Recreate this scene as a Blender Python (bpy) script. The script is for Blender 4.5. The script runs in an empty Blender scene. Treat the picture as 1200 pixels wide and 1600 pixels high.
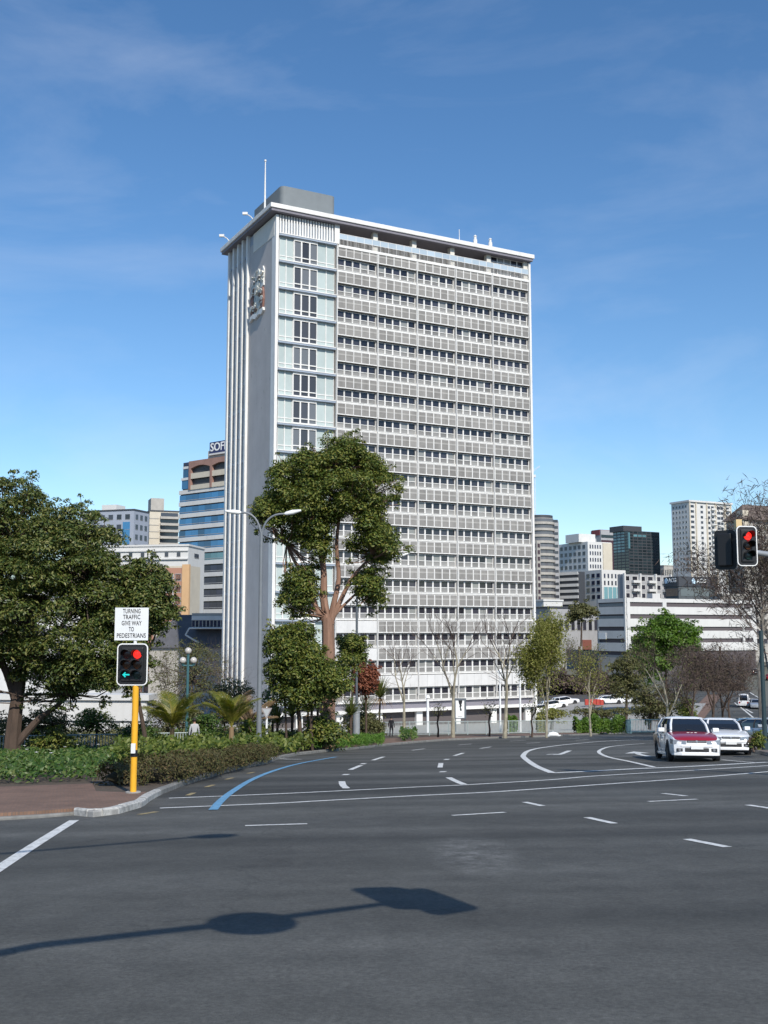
import bpy, bmesh, math, random
import numpy as np
from mathutils import Vector, Matrix
R = math.radians
scene = bpy.context.scene
col = scene.collection
random.seed(7)
rng = np.random.default_rng(7)

# ------------------------------------------------------------------ camera
F = 1680.0                      # focal length in photo pixels (1200 x 1600)
HORIZON = 985.0
PITCH = math.atan((HORIZON - 800.0) / F)
EYE = 1.65
cam_data = bpy.data.cameras.new('camera')
cam_data.sensor_fit = 'VERTICAL'
cam_data.sensor_height = 36.0
cam_data.lens = F / 1600.0 * 36.0
cam_data.clip_start = 0.1
cam_data.clip_end = 9000.0
cam = bpy.data.objects.new('camera', cam_data)
cam.location = (0, 0, EYE)
cam.rotation_euler = (math.pi / 2 + PITCH, 0, 0)
col.objects.link(cam)
scene.camera = cam

# ------------------------------------------------------------------ light
SUN_EL = R(39.0)
SUN_H = Vector((0.34, -0.94, 0)).normalized()          # horizontal direction towards the sun
TO_SUN = Vector((SUN_H.x * math.cos(SUN_EL), SUN_H.y * math.cos(SUN_EL), math.sin(SUN_EL)))
world = bpy.data.worlds.new('World')
scene.world = world
world.use_nodes = True
wn, wl = world.node_tree.nodes, world.node_tree.links
wn.clear()
w_out = wn.new('ShaderNodeOutputWorld')
w_bg = wn.new('ShaderNodeBackground')
w_sky = wn.new('ShaderNodeTexSky')
w_sky.sky_type = 'NISHITA'
w_sky.sun_disc = False
w_sky.sun_elevation = SUN_EL
w_sky.sun_rotation = math.atan2(SUN_H.x, SUN_H.y)
w_sky.altitude = 0
w_sky.air_density = 1.0
w_sky.dust_density = 0.1
w_sky.ozone_density = 3.4
w_tc = wn.new('ShaderNodeTexCoord')
w_map = wn.new('ShaderNodeMapping')
w_map.inputs['Scale'].default_value = (1.1, 1.1, 3.0)
w_map.inputs['Rotation'].default_value = (0.35, 0.5, 0.4)
w_n1 = wn.new('ShaderNodeTexNoise')
w_n1.inputs['Scale'].default_value = 2.3
w_n1.inputs['Detail'].default_value = 7.0
w_n1.inputs['Roughness'].default_value = 0.58
w_n1.inputs['Distortion'].default_value = 0.5
w_r = wn.new('ShaderNodeMapRange')
w_r.inputs['From Min'].default_value = 0.47
w_r.inputs['From Max'].default_value = 0.80
w_r.inputs['To Min'].default_value = 0.0
w_r.inputs['To Max'].default_value = 0.20
w_mix = wn.new('ShaderNodeMix')
w_mix.data_type = 'RGBA'
w_mix.inputs['B'].default_value = (7.2, 7.6, 8.4, 1)
wl.new(w_tc.outputs['Generated'], w_map.inputs['Vector'])
wl.new(w_map.outputs['Vector'], w_n1.inputs['Vector'])
wl.new(w_n1.outputs['Fac'], w_r.inputs['Value'])
wl.new(w_r.outputs['Result'], w_mix.inputs['Factor'])
w_hs = wn.new('ShaderNodeHueSaturation')
w_hs.inputs['Saturation'].default_value = 1.17
w_hs.inputs['Value'].default_value = 1.12
wl.new(w_sky.outputs['Color'], w_hs.inputs['Color'])
wl.new(w_hs.outputs['Color'], w_mix.inputs['A'])
wl.new(w_mix.outputs['Result'], w_bg.inputs['Color'])
w_bg.inputs['Strength'].default_value = 0.130
wl.new(w_bg.outputs['Background'], w_out.inputs['Surface'])

sun_data = bpy.data.lights.new('sun', 'SUN')
sun_data.energy = 4.8
sun_data.angle = R(0.5)
sun_data.color = (1.0, 0.95, 0.865)
sun = bpy.data.objects.new('sun', sun_data)
sun.rotation_euler = (-TO_SUN).to_track_quat('-Z', 'Y').to_euler()
col.objects.link(sun)

scene.view_settings.view_transform = 'Standard'
scene.view_settings.look = 'None'
scene.view_settings.exposure = 0.0
scene.view_settings.gamma = 1.0
scene.render.engine = 'CYCLES'
scene.cycles.use_denoising = True
scene.cycles.max_bounces = 6
scene.cycles.transparent_max_bounces = 6

# ------------------------------------------------------------------ pixel geometry
CAM = Vector((0, 0, EYE))
def ray(px, py):
    a, b = (px - 600.0) / F, (800.0 - py) / F
    c, s = math.cos(PITCH), math.sin(PITCH)
    return Vector((a, c - b * s, s + b * c))
def at(px, py, Y):
    d = ray(px, py)
    return CAM + d * (Y / d.y)
def smooth(a, b, t):
    t = min(1.0, max(0.0, (t - a) / (b - a)))
    return t * t * (3 - 2 * t)
def gz(x, y):
    """height of the ground: a street falling away from the camera, then a flat valley and a far hill"""
    s = 0.081
    if y < 118: z = -s * y
    elif y < 176: z = -s * 118 - s * ((y - 118) - (y - 118) ** 2 / 116.0)
    else: z = -s * 118 - s * 29
    z += smooth(18, 36, x) * smooth(108, 170, y) * 1.7
    k = 1 - smooth(70, 150, y)
    xx = 45 * math.tanh(x / 45.0)
    z += 0.017 * xx * k
    if y > 190: z += smooth(190, 520, y) * 10.5 + (max(0, y - 520) * 0.006)
    return z
def ground(px, py, dz=0.0):
    d = ray(px, py)
    t0, t1 = 2.0, 600.0
    lo = None
    t = t0
    while t < t1:
        p = CAM + d * t
        if p.z < gz(p.x, p.y) + dz:
            lo = t; break
        t *= 1.02
    if lo is None: return CAM + d * t1
    a, b = lo / 1.02, lo
    for _ in range(40):
        m = (a + b) / 2
        p = CAM + d * m
        if p.z < gz(p.x, p.y) + dz: b = m
        else: a = m
    return CAM + d * b
def on_ground_at(px, Y):
    """ground point at depth Y in the column of pixels px (near the horizon line)"""
    x = (px - 600.0) / F * Y
    for _ in range(6):
        z = gz(x, Y)
        k = math.cos(PITCH) * Y + math.sin(PITCH) * (z - EYE)
        x = (px - 600.0) / F * k
    return Vector((x, Y, gz(x, Y)))

# ------------------------------------------------------------------ materials
MATS = {}
def mat(name, c, rough=0.6, metal=0.0, var=0.0, scale=3.0, bump=0.0, bscale=40.0, spec=0.5, objvar=0.0, coat=0.0, stretch=None, c2=None, dirt=0.0):
    if name in MATS: return MATS[name]
    m = bpy.data.materials.new(name)
    m.use_nodes = True
    n, l = m.node_tree.nodes, m.node_tree.links
    b = n['Principled BSDF']
    b.inputs['Roughness'].default_value = rough
    b.inputs['Metallic'].default_value = metal
    b.inputs['Specular IOR Level'].default_value = spec
    if coat: b.inputs['Coat Weight'].default_value = coat; b.inputs['Coat Roughness'].default_value = 0.05
    c = tuple(c) + (1,)
    b.inputs['Base Color'].default_value = c
    src = None
    if var or bump or dirt:
        g = n.new('ShaderNodeNewGeometry')
        mp = n.new('ShaderNodeMapping')
        if stretch: mp.inputs['Scale'].default_value = stretch
        l.new(g.outputs['Position'], mp.inputs['Vector'])
    if var:
        t = n.new('ShaderNodeTexNoise'); t.inputs['Scale'].default_value = scale; t.inputs['Detail'].default_value = 6; t.inputs['Roughness'].default_value = 0.65
        l.new(mp.outputs['Vector'], t.inputs['Vector'])
        r = n.new('ShaderNodeMapRange'); r.inputs['From Min'].default_value = 0.28; r.inputs['From Max'].default_value = 0.72
        l.new(t.outputs['Fac'], r.inputs['Value'])
        mx = n.new('ShaderNodeMix'); mx.data_type = 'RGBA'
        ca = tuple(x * (1 - var) for x in c[:3]) + (1,)
        cb = tuple(min(1, x * (1 + var)) for x in c[:3]) + (1,)
        if c2: ca, cb = c, tuple(c2) + (1,)
        mx.inputs['A'].default_value = ca; mx.inputs['B'].default_value = cb
        l.new(r.outputs['Result'], mx.inputs['Factor'])
        src = mx.outputs['Result']
    if objvar:
        oi = n.new('ShaderNodeObjectInfo')
        mr = n.new('ShaderNodeMapRange'); mr.inputs['To Min'].default_value = 1 - objvar; mr.inputs['To Max'].default_value = 1 + objvar
        l.new(oi.outputs['Random'], mr.inputs['Value'])
        h = n.new('ShaderNodeHueSaturation')
        h.inputs['Color'].default_value = c
        if src: l.new(src, h.inputs['Color'])
        l.new(mr.outputs['Result'], h.inputs['Value'])
        src = h.outputs['Color']
    if dirt:
        t3 = n.new('ShaderNodeTexNoise'); t3.inputs['Scale'].default_value = 0.9; t3.inputs['Detail'].default_value = 8; t3.inputs['Roughness'].default_value = 0.7
        mp3 = n.new('ShaderNodeMapping'); mp3.inputs['Scale'].default_value = (1.0, 1.0, 0.12)
        l.new(g.outputs['Position'], mp3.inputs['Vector']); l.new(mp3.outputs['Vector'], t3.inputs['Vector'])
        r3 = n.new('ShaderNodeMapRange'); r3.inputs['From Min'].default_value = 0.50; r3.inputs['From Max'].default_value = 0.78; r3.inputs['To Max'].default_value = dirt
        l.new(t3.outputs['Fac'], r3.inputs['Value'])
        m3 = n.new('ShaderNodeMix'); m3.data_type = 'RGBA'
        m3.inputs['A'].default_value = c
        if src: l.new(src, m3.inputs['A'])
        m3.inputs['B'].default_value = (0.09, 0.085, 0.075, 1)
        l.new(r3.outputs['Result'], m3.inputs['Factor'])
        src = m3.outputs['Result']
    if src: l.new(src, b.inputs['Base Color'])
    if bump:
        t2 = n.new('ShaderNodeTexNoise'); t2.inputs['Scale'].default_value = bscale; t2.inputs['Detail'].default_value = 4
        l.new(mp.outputs['Vector'], t2.inputs['Vector'])
        bp = n.new('ShaderNodeBump'); bp.inputs['Strength'].default_value = bump; bp.inputs['Distance'].default_value = 0.02
        l.new(t2.outputs['Fac'], bp.inputs['Height']); l.new(bp.outputs['Normal'], b.inputs['Normal'])
    MATS[name] = m
    return m
def glass(name, c, rough=0.06, objvar=0.5, blind=None, blind_p=0.25, spec=0.8):
    """window glass seen from outside: dark, glossy, a few panes with pale blinds behind"""
    if name in MATS: return MATS[name]
    m = bpy.data.materials.new(name); m.use_nodes = True
    n, l = m.node_tree.nodes, m.node_tree.links
    b = n['Principled BSDF']
    b.inputs['Roughness'].default_value = rough
    b.inputs['Specular IOR Level'].default_value = spec
    oi = n.new('ShaderNodeObjectInfo')
    mr = n.new('ShaderNodeMapRange'); mr.inputs['To Min'].default_value = 1 - objvar; mr.inputs['To Max'].default_value = 1 + objvar
    l.new(oi.outputs['Random'], mr.inputs['Value'])
    h = n.new('ShaderNodeHueSaturation'); h.inputs['Color'].default_value = tuple(c) + (1,)
    l.new(mr.outputs['Result'], h.inputs['Value'])
    src = h.outputs['Color']
    if blind:
        mm = n.new('ShaderNodeMath'); mm.operation = 'MULTIPLY'; mm.inputs[1].default_value = 7.31
        l.new(oi.outputs['Random'], mm.inputs[0])
        fr = n.new('ShaderNodeMath'); fr.operation = 'FRACT'; l.new(mm.outputs[0], fr.inputs[0])
        lt = n.new('ShaderNodeMath'); lt.operation = 'LESS_THAN'; lt.inputs[1].default_value = blind_p
        l.new(fr.outputs[0], lt.inputs[0])
        mx = n.new('ShaderNodeMix'); mx.data_type = 'RGBA'
        l.new(lt.outputs[0], mx.inputs['Factor']); l.new(src, mx.inputs['A']); mx.inputs['B'].default_value = tuple(blind) + (1,)
        src = mx.outputs['Result']
    l.new(src, b.inputs['Base Color'])
    MATS[name] = m
    return m
def leafmat(name, cols, rough=0.45, trans=0.25, spec=0.4):
    if name in MATS: return MATS[name]
    m = bpy.data.materials.new(name); m.use_nodes = True
    n, l = m.node_tree.nodes, m.node_tree.links
    b = n['Principled BSDF']; out = n['Material Output']
    b.inputs['Roughness'].default_value = rough
    b.inputs['Specular IOR Level'].default_value = spec
    g = n.new('ShaderNodeNewGeometry')
    cr = n.new('ShaderNodeValToRGB')
    cr.color_ramp.interpolation = 'LINEAR'
    e = cr.color_ramp.elements
    while len(e) < len(cols): e.new(0.5)
    for i, c in enumerate(cols):
        e[i].position = i / (len(cols) - 1); e[i].color = tuple(c) + (1,)
    l.new(g.outputs['Random Per Island'], cr.inputs['Fac'])
    l.new(cr.outputs['Color'], b.inputs['Base Color'])
    t = n.new('ShaderNodeBsdfTranslucent')
    h = n.new('ShaderNodeHueSaturation'); h.inputs['Value'].default_value = 1.3; h.inputs['Saturation'].default_value = 1.15
    l.new(cr.outputs['Color'], h.inputs['Color']); l.new(h.outputs['Color'], t.inputs['Color'])
    ms = n.new('ShaderNodeMixShader'); ms.inputs['Fac'].default_value = trans
    l.new(b.outputs[0], ms.inputs[1]); l.new(t.outputs[0], ms.inputs[2]); l.new(ms.outputs[0], out.inputs['Surface'])
    MATS[name] = m
    return m
def emit(name, c, s):
    if name in MATS: return MATS[name]
    m = bpy.data.materials.new(name); m.use_nodes = True
    b = m.node_tree.nodes['Principled BSDF']
    b.inputs['Base Color'].default_value = tuple(c) + (1,)
    b.inputs['Emission Color'].default_value = tuple(c) + (1,)
    b.inputs['Emission Strength'].default_value = s
    b.inputs['Roughness'].default_value = 0.2
    MATS[name] = m
    return m

# ------------------------------------------------------------------ objects
LABELS = {}
def tag(o, label=None, cat=None, group=None, kind=None):
    if label:
        o['label'] = label
        LABELS.setdefault(label, []).append(o.name)
    if cat: o['category'] = cat
    if group: o['group'] = group
    if kind: o['kind'] = kind
    return o
def thing(name, label, cat, loc=(0, 0, 0), group=None, rz=0.0):
    o = bpy.data.objects.new(name, None)
    o.empty_display_size = 0.2
    o.location = loc; o.rotation_euler = (0, 0, rz)
    col.objects.link(o)
    return tag(o, label, cat, group)
def link(name, me, parent=None, loc=(0, 0, 0), rot=None):
    o = bpy.data.objects.new(name, me)
    o.location = loc
    if rot is not None: o.rotation_euler = rot
    if parent is not None: o.parent = parent
    col.objects.link(o)
    return o

class MB:
    """collects boxes, tubes and strips and builds ONE mesh; origin is subtracted from every vertex"""
    def __init__(self, origin=(0, 0, 0)):
        self.v, self.f, self.m = [], [], []
        self.o = Vector(origin)
    def add(self, verts, faces, mi=0):
        k = len(self.v)
        self.v += [tuple(Vector(p) - self.o) for p in verts]
        self.f += [tuple(i + k for i in f) for f in faces]
        self.m += [mi] * len(faces)
        return self
    def box(self, a, b, mi=0, fr=None):
        x0, y0, z0 = a; x1, y1, z1 = b
        if x0 > x1: x0, x1 = x1, x0
        if y0 > y1: y0, y1 = y1, y0
        if z0 > z1: z0, z1 = z1, z0
        P = [(x0, y0, z0), (x1, y0, z0), (x1, y1, z0), (x0, y1, z0), (x0, y0, z1), (x1, y0, z1), (x1, y1, z1), (x0, y1, z1)]
        if fr: P = [fr.p(*q) for q in P]
        return self.add(P, [(0, 3, 2, 1), (4, 5, 6, 7), (0, 1, 5, 4), (1, 2, 6, 5), (2, 3, 7, 6), (3, 0, 4, 7)], mi)
    def tube(self, pts, rad, n=8, mi=0, cap=True):
        pts = [Vector(p) for p in pts]
        if not hasattr(rad, '__len__'): rad = [rad] * len(pts)
        rings = []
        up = None
        for i, p in enumerate(pts):
            d = (pts[min(i + 1, len(pts) - 1)] - pts[max(i - 1, 0)])
            if d.length < 1e-9: d = Vector((0, 0, 1))
            d.normalize()
            if up is None:
                up = d.orthogonal().normalized()
            else:
                up = (up - d * up.dot(d))
                up = up.normalized() if up.length > 1e-6 else d.orthogonal().normalized()
            s = d.cross(up)
            rings.append([p + (up * math.cos(2 * math.pi * k / n) + s * math.sin(2 * math.pi * k / n)) * rad[i] for k in range(n)])
        V = [q for r in rings for q in r]
        Fc = []
        for i in range(len(rings) - 1):
            for k in range(n):
                a, b = i * n + k, i * n + (k + 1) % n
                Fc.append((a, b, b + n, a + n))
        if cap:
            Fc.append(tuple(reversed(range(n))))
            Fc.append(tuple((len(rings) - 1) * n + k for k in range(n)))
        return self.add(V, Fc, mi)
    def prism(self, poly, vec, mi=0):
        """flat polygon (list of 3-D points) extruded by vec"""
        n = len(poly); vec = Vector(vec)
        V = [Vector(p) for p in poly] + [Vector(p) + vec for p in poly]
        Fc = [tuple(reversed(range(n))), tuple(range(n, 2 * n))] + [(i, (i + 1) % n, (i + 1) % n + n, i + n) for i in range(n)]
        return self.add(V, Fc, mi)
    def mesh(self, name, mats, smooth_=False, bevel=0):
        me = bpy.data.meshes.new(name)
        me.from_pydata(self.v, [], self.f)
        for q in (mats if isinstance(mats, (list, tuple)) else [mats]): me.materials.append(q)
        me.polygons.foreach_set('material_index', self.m)
        bm = bmesh.new(); bm.from_mesh(me)
        bmesh.ops.recalc_face_normals(bm, faces=bm.faces)
        if bevel:
            ed = [e for e in bm.edges if len(e.link_faces) == 2 and e.calc_face_angle(0) > 0.6]
            bmesh.ops.bevel(bm, geom=ed, offset=bevel, segments=2, affect='EDGES', profile=0.5)
        bm.to_mesh(me); bm.free()
        if smooth_:
            me.polygons.foreach_set('use_smooth', [True] * len(me.polygons))
            try: me.set_sharp_from_angle(angle=R(40))
            except Exception: pass
        me.update()
        return me
    def build(self, name, mats, parent=None, smooth_=False, bevel=0, loc=(0, 0, 0), rot=None):
        return link(name, self.mesh(name, mats, smooth_, bevel), parent, loc, rot)

class Frame:
    """a facade: u along it (left to right as seen from outside), z up (world), w outwards"""
    def __init__(self, P, D):
        self.P = Vector((P[0], P[1], 0)); self.D = Vector((D[0], D[1], 0)).normalized()
        self.N = Vector((self.D.y, -self.D.x, 0))
        self.rz = math.atan2(self.D.y, self.D.x)
    def p(self, u, w, z):
        q = self.P + self.D * u + self.N * w
        return Vector((q.x, q.y, z))
    def hit(self, px, py):
        d = ray(px, py)
        t = (self.P - CAM).dot(self.N) / d.dot(self.N)
        q = CAM + d * t
        return (q - self.P).dot(self.D), q.z
def lbox(x0, x1, y0, y1, z0, z1, mi=0, mb=None):
    mb = mb or MB()
    return mb.box((x0, y0, z0), (x1, y1, z1), mi)

_txt_cache = {}
def text_mesh(s, size, material, extrude=0.01, align='CENTER', bold=0.0, spacing=1.0, shear=0.0):
    c = bpy.data.curves.new('lettering', 'FONT')
    c.body = s; c.size = size; c.extrude = extrude; c.align_x = align; c.align_y = 'CENTER'
    c.offset = bold; c.space_character = spacing; c.shear = shear
    c.resolution_u = 3
    o = bpy.data.objects.new('lettering', c)
    col.objects.link(o)
    dg = bpy.context.evaluated_depsgraph_get(); dg.update()
    me = bpy.data.meshes.new_from_object(o.evaluated_get(dg))
    bpy.data.objects.remove(o, do_unlink=True)
    me.materials.clear(); me.materials.append(material)
    return me
# ================================================================== THE SETTING
def sheet(name, outline, dz, material, step=4.0, skirt=0.0, parent=None, skirt_mat=None):
    """flat outline (x, y points) laid on the ground, cut in a grid so that it follows the slope; skirt = depth of side walls"""
    bm = bmesh.new()
    vs = [bm.verts.new((p[0], p[1], 0)) for p in outline]
    f = bm.faces.new(vs)
    f.normal_update(); bmesh.ops.triangulate(bm, faces=[f], quad_method='BEAUTY', ngon_method='EAR_CLIP')
    xs = [p[0] for p in outline]; ys = [p[1] for p in outline]
    for k in range(int(min(xs) // step) + 1, int(max(xs) // step) + 1):
        bmesh.ops.bisect_plane(bm, geom=bm.verts[:] + bm.edges[:] + bm.faces[:], plane_co=(k * step, 0, 0), plane_no=(1, 0, 0))
    for k in range(int(min(ys) // step) + 1, int(max(ys) // step) + 1):
        bmesh.ops.bisect_plane(bm, geom=bm.verts[:] + bm.edges[:] + bm.faces[:], plane_co=(0, k * step, 0), plane_no=(0, 1, 0))
    for v in bm.verts: v.co.z = gz(v.co.x, v.co.y) + dz
    bmesh.ops.recalc_face_normals(bm, faces=bm.faces)
    if sum(q.normal.z for q in bm.faces) < 0: bmesh.ops.reverse_faces(bm, faces=bm.faces)
    if skirt:
        be = [e for e in bm.edges if len(e.link_faces) == 1]
        r = bmesh.ops.extrude_edge_only(bm, edges=be)
        for v in [g for g in r['geom'] if isinstance(g, bmesh.types.BMVert)]: v.co.z -= skirt
        if skirt_mat is not None:
            for g in r['geom']:
                if isinstance(g, bmesh.types.BMFace): g.material_index = 1
    me = bpy.data.meshes.new(name)
    bm.to_mesh(me); bm.free()
    me.materials.append(material)
    if skirt_mat is not None: me.materials.append(skirt_mat)
    return link(name, me, parent)
def gp(pts, dz=0.0):
    return [ground(x, y, dz) for x, y in pts]

# --- asphalt, with polished wheel tracks along the cross street and fine aggregate
def asphalt():
    m = bpy.data.materials.new('asphalt'); m.use_nodes = True
    n, l = m.node_tree.nodes, m.node_tree.links
    b = n['Principled BSDF']
    g = n.new('ShaderNodeNewGeometry')
    def noise(scale, detail, rough, mapping=None, rot=0.0):
        t = n.new('ShaderNodeTexNoise'); t.inputs['Scale'].default_value = scale; t.inputs['Detail'].default_value = detail; t.inputs['Roughness'].default_value = rough
        mp = n.new('ShaderNodeMapping')
        if mapping: mp.inputs['Scale'].default_value = mapping
        mp.inputs['Rotation'].default_value = (0, 0, rot)
        l.new(g.outputs['Position'], mp.inputs['Vector']); l.new(mp.outputs['Vector'], t.inputs['Vector'])
        return t.outputs['Fac']
    def rng_(src, a, b_, c, d):
        r = n.new('ShaderNodeMapRange'); r.inputs['From Min'].default_value = a; r.inputs['From Max'].default_value = b_
        r.inputs['To Min'].default_value = c; r.inputs['To Max'].default_value = d
        l.new(src, r.inputs['Value']); return r.outputs['Result']
    def mul(a, b_):
        q = n.new('ShaderNodeMath'); q.operation = 'MULTIPLY'; l.new(a, q.inputs[0]); l.new(b_, q.inputs[1]); return q.outputs[0]
    ANG = -0.50                                  # direction of the crossing street
    tracks = rng_(noise(0.42, 2, 0.5, (0.05, 1.0, 1.0), ANG), 0.36, 0.64, 0.64, 1.28)
    patch = rng_(noise(0.22, 5, 0.6), 0.3, 0.7, 0.84, 1.16)
    mott = rng_(noise(2.2, 6, 0.7), 0.3, 0.7, 0.82, 1.20)
    grain = rng_(noise(22, 6, 0.9), 0.28, 0.72, 0.48, 1.58)
    fine = rng_(noise(260, 2, 0.8), 0.3, 0.7, 0.75, 1.25)
    v = mul(mul(mul(tracks, patch), mul(mott, grain)), fine)
    # a pale worn patch in the middle of the junction (spilt and scuffed)
    pc = ground(738, 1332)
    sb = n.new('ShaderNodeVectorMath'); sb.operation = 'SUBTRACT'; sb.inputs[1].default_value = (pc.x, pc.y, pc.z)
    l.new(g.outputs['Position'], sb.inputs[0])
    mp = n.new('ShaderNodeMapping'); mp.vector_type = 'POINT'; mp.inputs['Rotation'].default_value = (0, 0, 0.35); mp.inputs['Scale'].default_value = (1.5, 0.42, 0.0)
    l.new(sb.outputs[0], mp.inputs['Vector'])
    ln = n.new('ShaderNodeVectorMath'); ln.operation = 'LENGTH'; l.new(mp.outputs[0], ln.inputs[0])
    fall = rng_(ln.outputs['Value'], 0.0, 0.95, 1.0, 0.0)
    br = rng_(noise(4.0, 6, 0.75), 0.38, 0.66, 0.0, 1.0)
    pm = mul(fall, br)
    cm = n.new('ShaderNodeMix'); cm.data_type = 'RGBA'
    cm.inputs['A'].default_value = (0.075, 0.0745, 0.068, 1)
    cm.inputs['B'].default_value = (0.21, 0.21, 0.20, 1)
    l.new(pm, cm.inputs['Factor'])
    hv = n.new('ShaderNodeHueSaturation')
    l.new(cm.outputs['Result'], hv.inputs['Color']); l.new(v, hv.inputs['Value'])
    # sealed cracks and joints
    vo = n.new('ShaderNodeTexVoronoi'); vo.feature = 'DISTANCE_TO_EDGE'; vo.inputs['Scale'].default_value = 0.16
    wv = n.new('ShaderNodeVectorMath'); wv.operation = 'ADD'
    tn = n.new('ShaderNodeTexNoise'); tn.inputs['Scale'].default_value = 0.8; tn.inputs['Detail'].default_value = 5
    l.new(g.outputs['Position'], tn.inputs['Vector'])
    sc = n.new('ShaderNodeVectorMath'); sc.operation = 'SCALE'; sc.inputs['Scale'].default_value = 2.2
    l.new(tn.outputs['Color'], sc.inputs[0]); l.new(g.outputs['Position'], wv.inputs[0]); l.new(sc.outputs[0], wv.inputs[1])
    l.new(wv.outputs[0], vo.inputs['Vector'])
    cr = rng_(vo.outputs['Distance'], 0.002, 0.006, 0.84, 1.0)
    h2 = n.new('ShaderNodeHueSaturation'); l.new(hv.outputs['Color'], h2.inputs['Color']); l.new(cr, h2.inputs['Value'])
    l.new(h2.outputs['Color'], b.inputs['Base Color'])
    l.new(rng_(patch, 0.84, 1.16, 0.86, 0.74), b.inputs['Roughness'])
    b.inputs['Specular IOR Level'].default_value = 0.35
    bp = n.new('ShaderNodeBump'); bp.inputs['Strength'].default_value = 0.55; bp.inputs['Distance'].default_value = 0.008
    l.new(noise(110, 3, 0.8), bp.inputs['Height']); l.new(bp.outputs['Normal'], b.inputs['Normal'])
    return m
M_ASPHALT = asphalt()
def paint(name, c):
    """worn road paint: asphalt shows through in specks"""
    m = bpy.data.materials.new(name); m.use_nodes = True
    n, l = m.node_tree.nodes, m.node_tree.links
    b = n['Principled BSDF']; b.inputs['Roughness'].default_value = 0.65
    g = n.new('ShaderNodeNewGeometry')
    t = n.new('ShaderNodeTexNoise'); t.inputs['Scale'].default_value = 9; t.inputs['Detail'].default_value = 8; t.inputs['Roughness'].default_value = 0.8
    l.new(g.outputs['Position'], t.inputs['Vector'])
    r = n.new('ShaderNodeMapRange'); r.inputs['From Min'].default_value = 0.45; r.inputs['From Max'].default_value = 0.64
    l.new(t.outputs['Fac'], r.inputs['Value'])
    x = n.new('ShaderNodeMix'); x.data_type = 'RGBA'; x.inputs['A'].default_value = tuple(c) + (1,); x.inputs['B'].default_value = tuple(q * 0.45 + 0.03 for q in c) + (1,)
    l.new(r.outputs['Result'], x.inputs['Factor']); l.new(x.outputs['Result'], b.inputs['Base Color'])
    return m
M_WHITE = paint('road_paint_white', (0.74, 0.74, 0.71))
M_BLUE = paint('road_paint_blue', (0.15, 0.36, 0.56))
M_YELLOW = paint('road_paint_yellow', (0.40, 0.31, 0.14))
M_CONC = mat('concrete', (0.33, 0.32, 0.30), 0.85, var=0.28, scale=5, bump=0.3, bscale=60)
M_KERB = mat('kerb_concrete', (0.20, 0.195, 0.18), 0.88, var=0.35, scale=4, bump=0.4, bscale=40)
M_KERBW = mat('kerb_painted_white', (0.44, 0.43, 0.40), 0.8, var=0.5, scale=7, bump=0.3)
def brick_paving():
    m = bpy.data.materials.new('brick_paving'); m.use_nodes = True
    n, l = m.node_tree.nodes, m.node_tree.links
    b = n['Principled BSDF']; b.inputs['Roughness'].default_value = 0.85
    g = n.new('ShaderNodeNewGeometry')
    mp = n.new('ShaderNodeMapping'); mp.inputs['Rotation'].default_value = (0, 0, 0.5)
    l.new(g.outputs['Position'], mp.inputs['Vector'])
    br = n.new('ShaderNodeTexBrick'); br.inputs['Scale'].default_value = 4.4
    br.inputs['Color1'].default_value = (0.205, 0.118, 0.078, 1); br.inputs['Color2'].default_value = (0.165, 0.098, 0.066, 1)
    br.inputs['Mortar'].default_value = (0.11, 0.085, 0.072, 1); br.inputs['Mortar Size'].default_value = 0.018
    l.new(mp.outputs['Vector'], br.inputs['Vector'])
    t = n.new('ShaderNodeTexNoise'); t.inputs['Scale'].default_value = 1.2; t.inputs['Detail'].default_value = 7; t.inputs['Roughness'].default_value = 0.7
    l.new(g.outputs['Position'], t.inputs['Vector'])
    r = n.new('ShaderNodeMapRange'); r.inputs['From Min'].default_value = 0.3; r.inputs['From Max'].default_value = 0.7; r.inputs['To Min'].default_value = 0.72; r.inputs['To Max'].default_value = 1.3
    l.new(t.outputs['Fac'], r.inputs['Value'])
    h = n.new('ShaderNodeHueSaturation'); l.new(br.outputs['Color'], h.inputs['Color']); l.new(r.outputs['Result'], h.inputs['Value'])
    l.new(h.outputs['Color'], b.inputs['Base Color'])
    return m
M_BRICKP = brick_paving()
M_SOIL = mat('soil', (0.085, 0.062, 0.042), 0.95, var=0.4, scale=6, bump=0.8, bscale=20)
M_LAND = mat('far_ground', (0.10, 0.105, 0.075), 0.95, var=0.4, scale=0.08, c2=(0.14, 0.13, 0.11))
M_BROWNP = mat('footpath', (0.14, 0.115, 0.10), 0.9, var=0.25, scale=2.0)

# --- one sheet of ground that reaches the horizon
def make_ground():
    xs = np.unique(np.concatenate([np.linspace(-90, 110, 51), -90 - np.geomspace(6, 4200, 26), 110 + np.geomspace(6, 4200, 26)]))
    ys = np.unique(np.concatenate([np.linspace(-60, 260, 81), 260 + np.geomspace(6, 6000, 40), -60 - np.geomspace(10, 1500, 12)]))
    V = [(x, y, gz(x, y) - 0.10) for y in ys for x in xs]
    nx = len(xs)
    Fc = [(j * nx + i, j * nx + i + 1, (j + 1) * nx + i + 1, (j + 1) * nx + i) for j in range(len(ys) - 1) for i in range(nx - 1)]
    me = bpy.data.meshes.new('ground'); me.from_pydata(V, [], Fc); me.materials.append(M_LAND)
    o = link('ground', me); o['kind'] = 'structure'
make_ground()
road = sheet('road', [(-70, -40), (75, -40), (75, 150), (60, 172), (105, 330), (82, 330), (44, 160), (-70, 150)], 0.0, M_ASPHALT, 5.0)
road['kind'] = 'structure'

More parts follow.
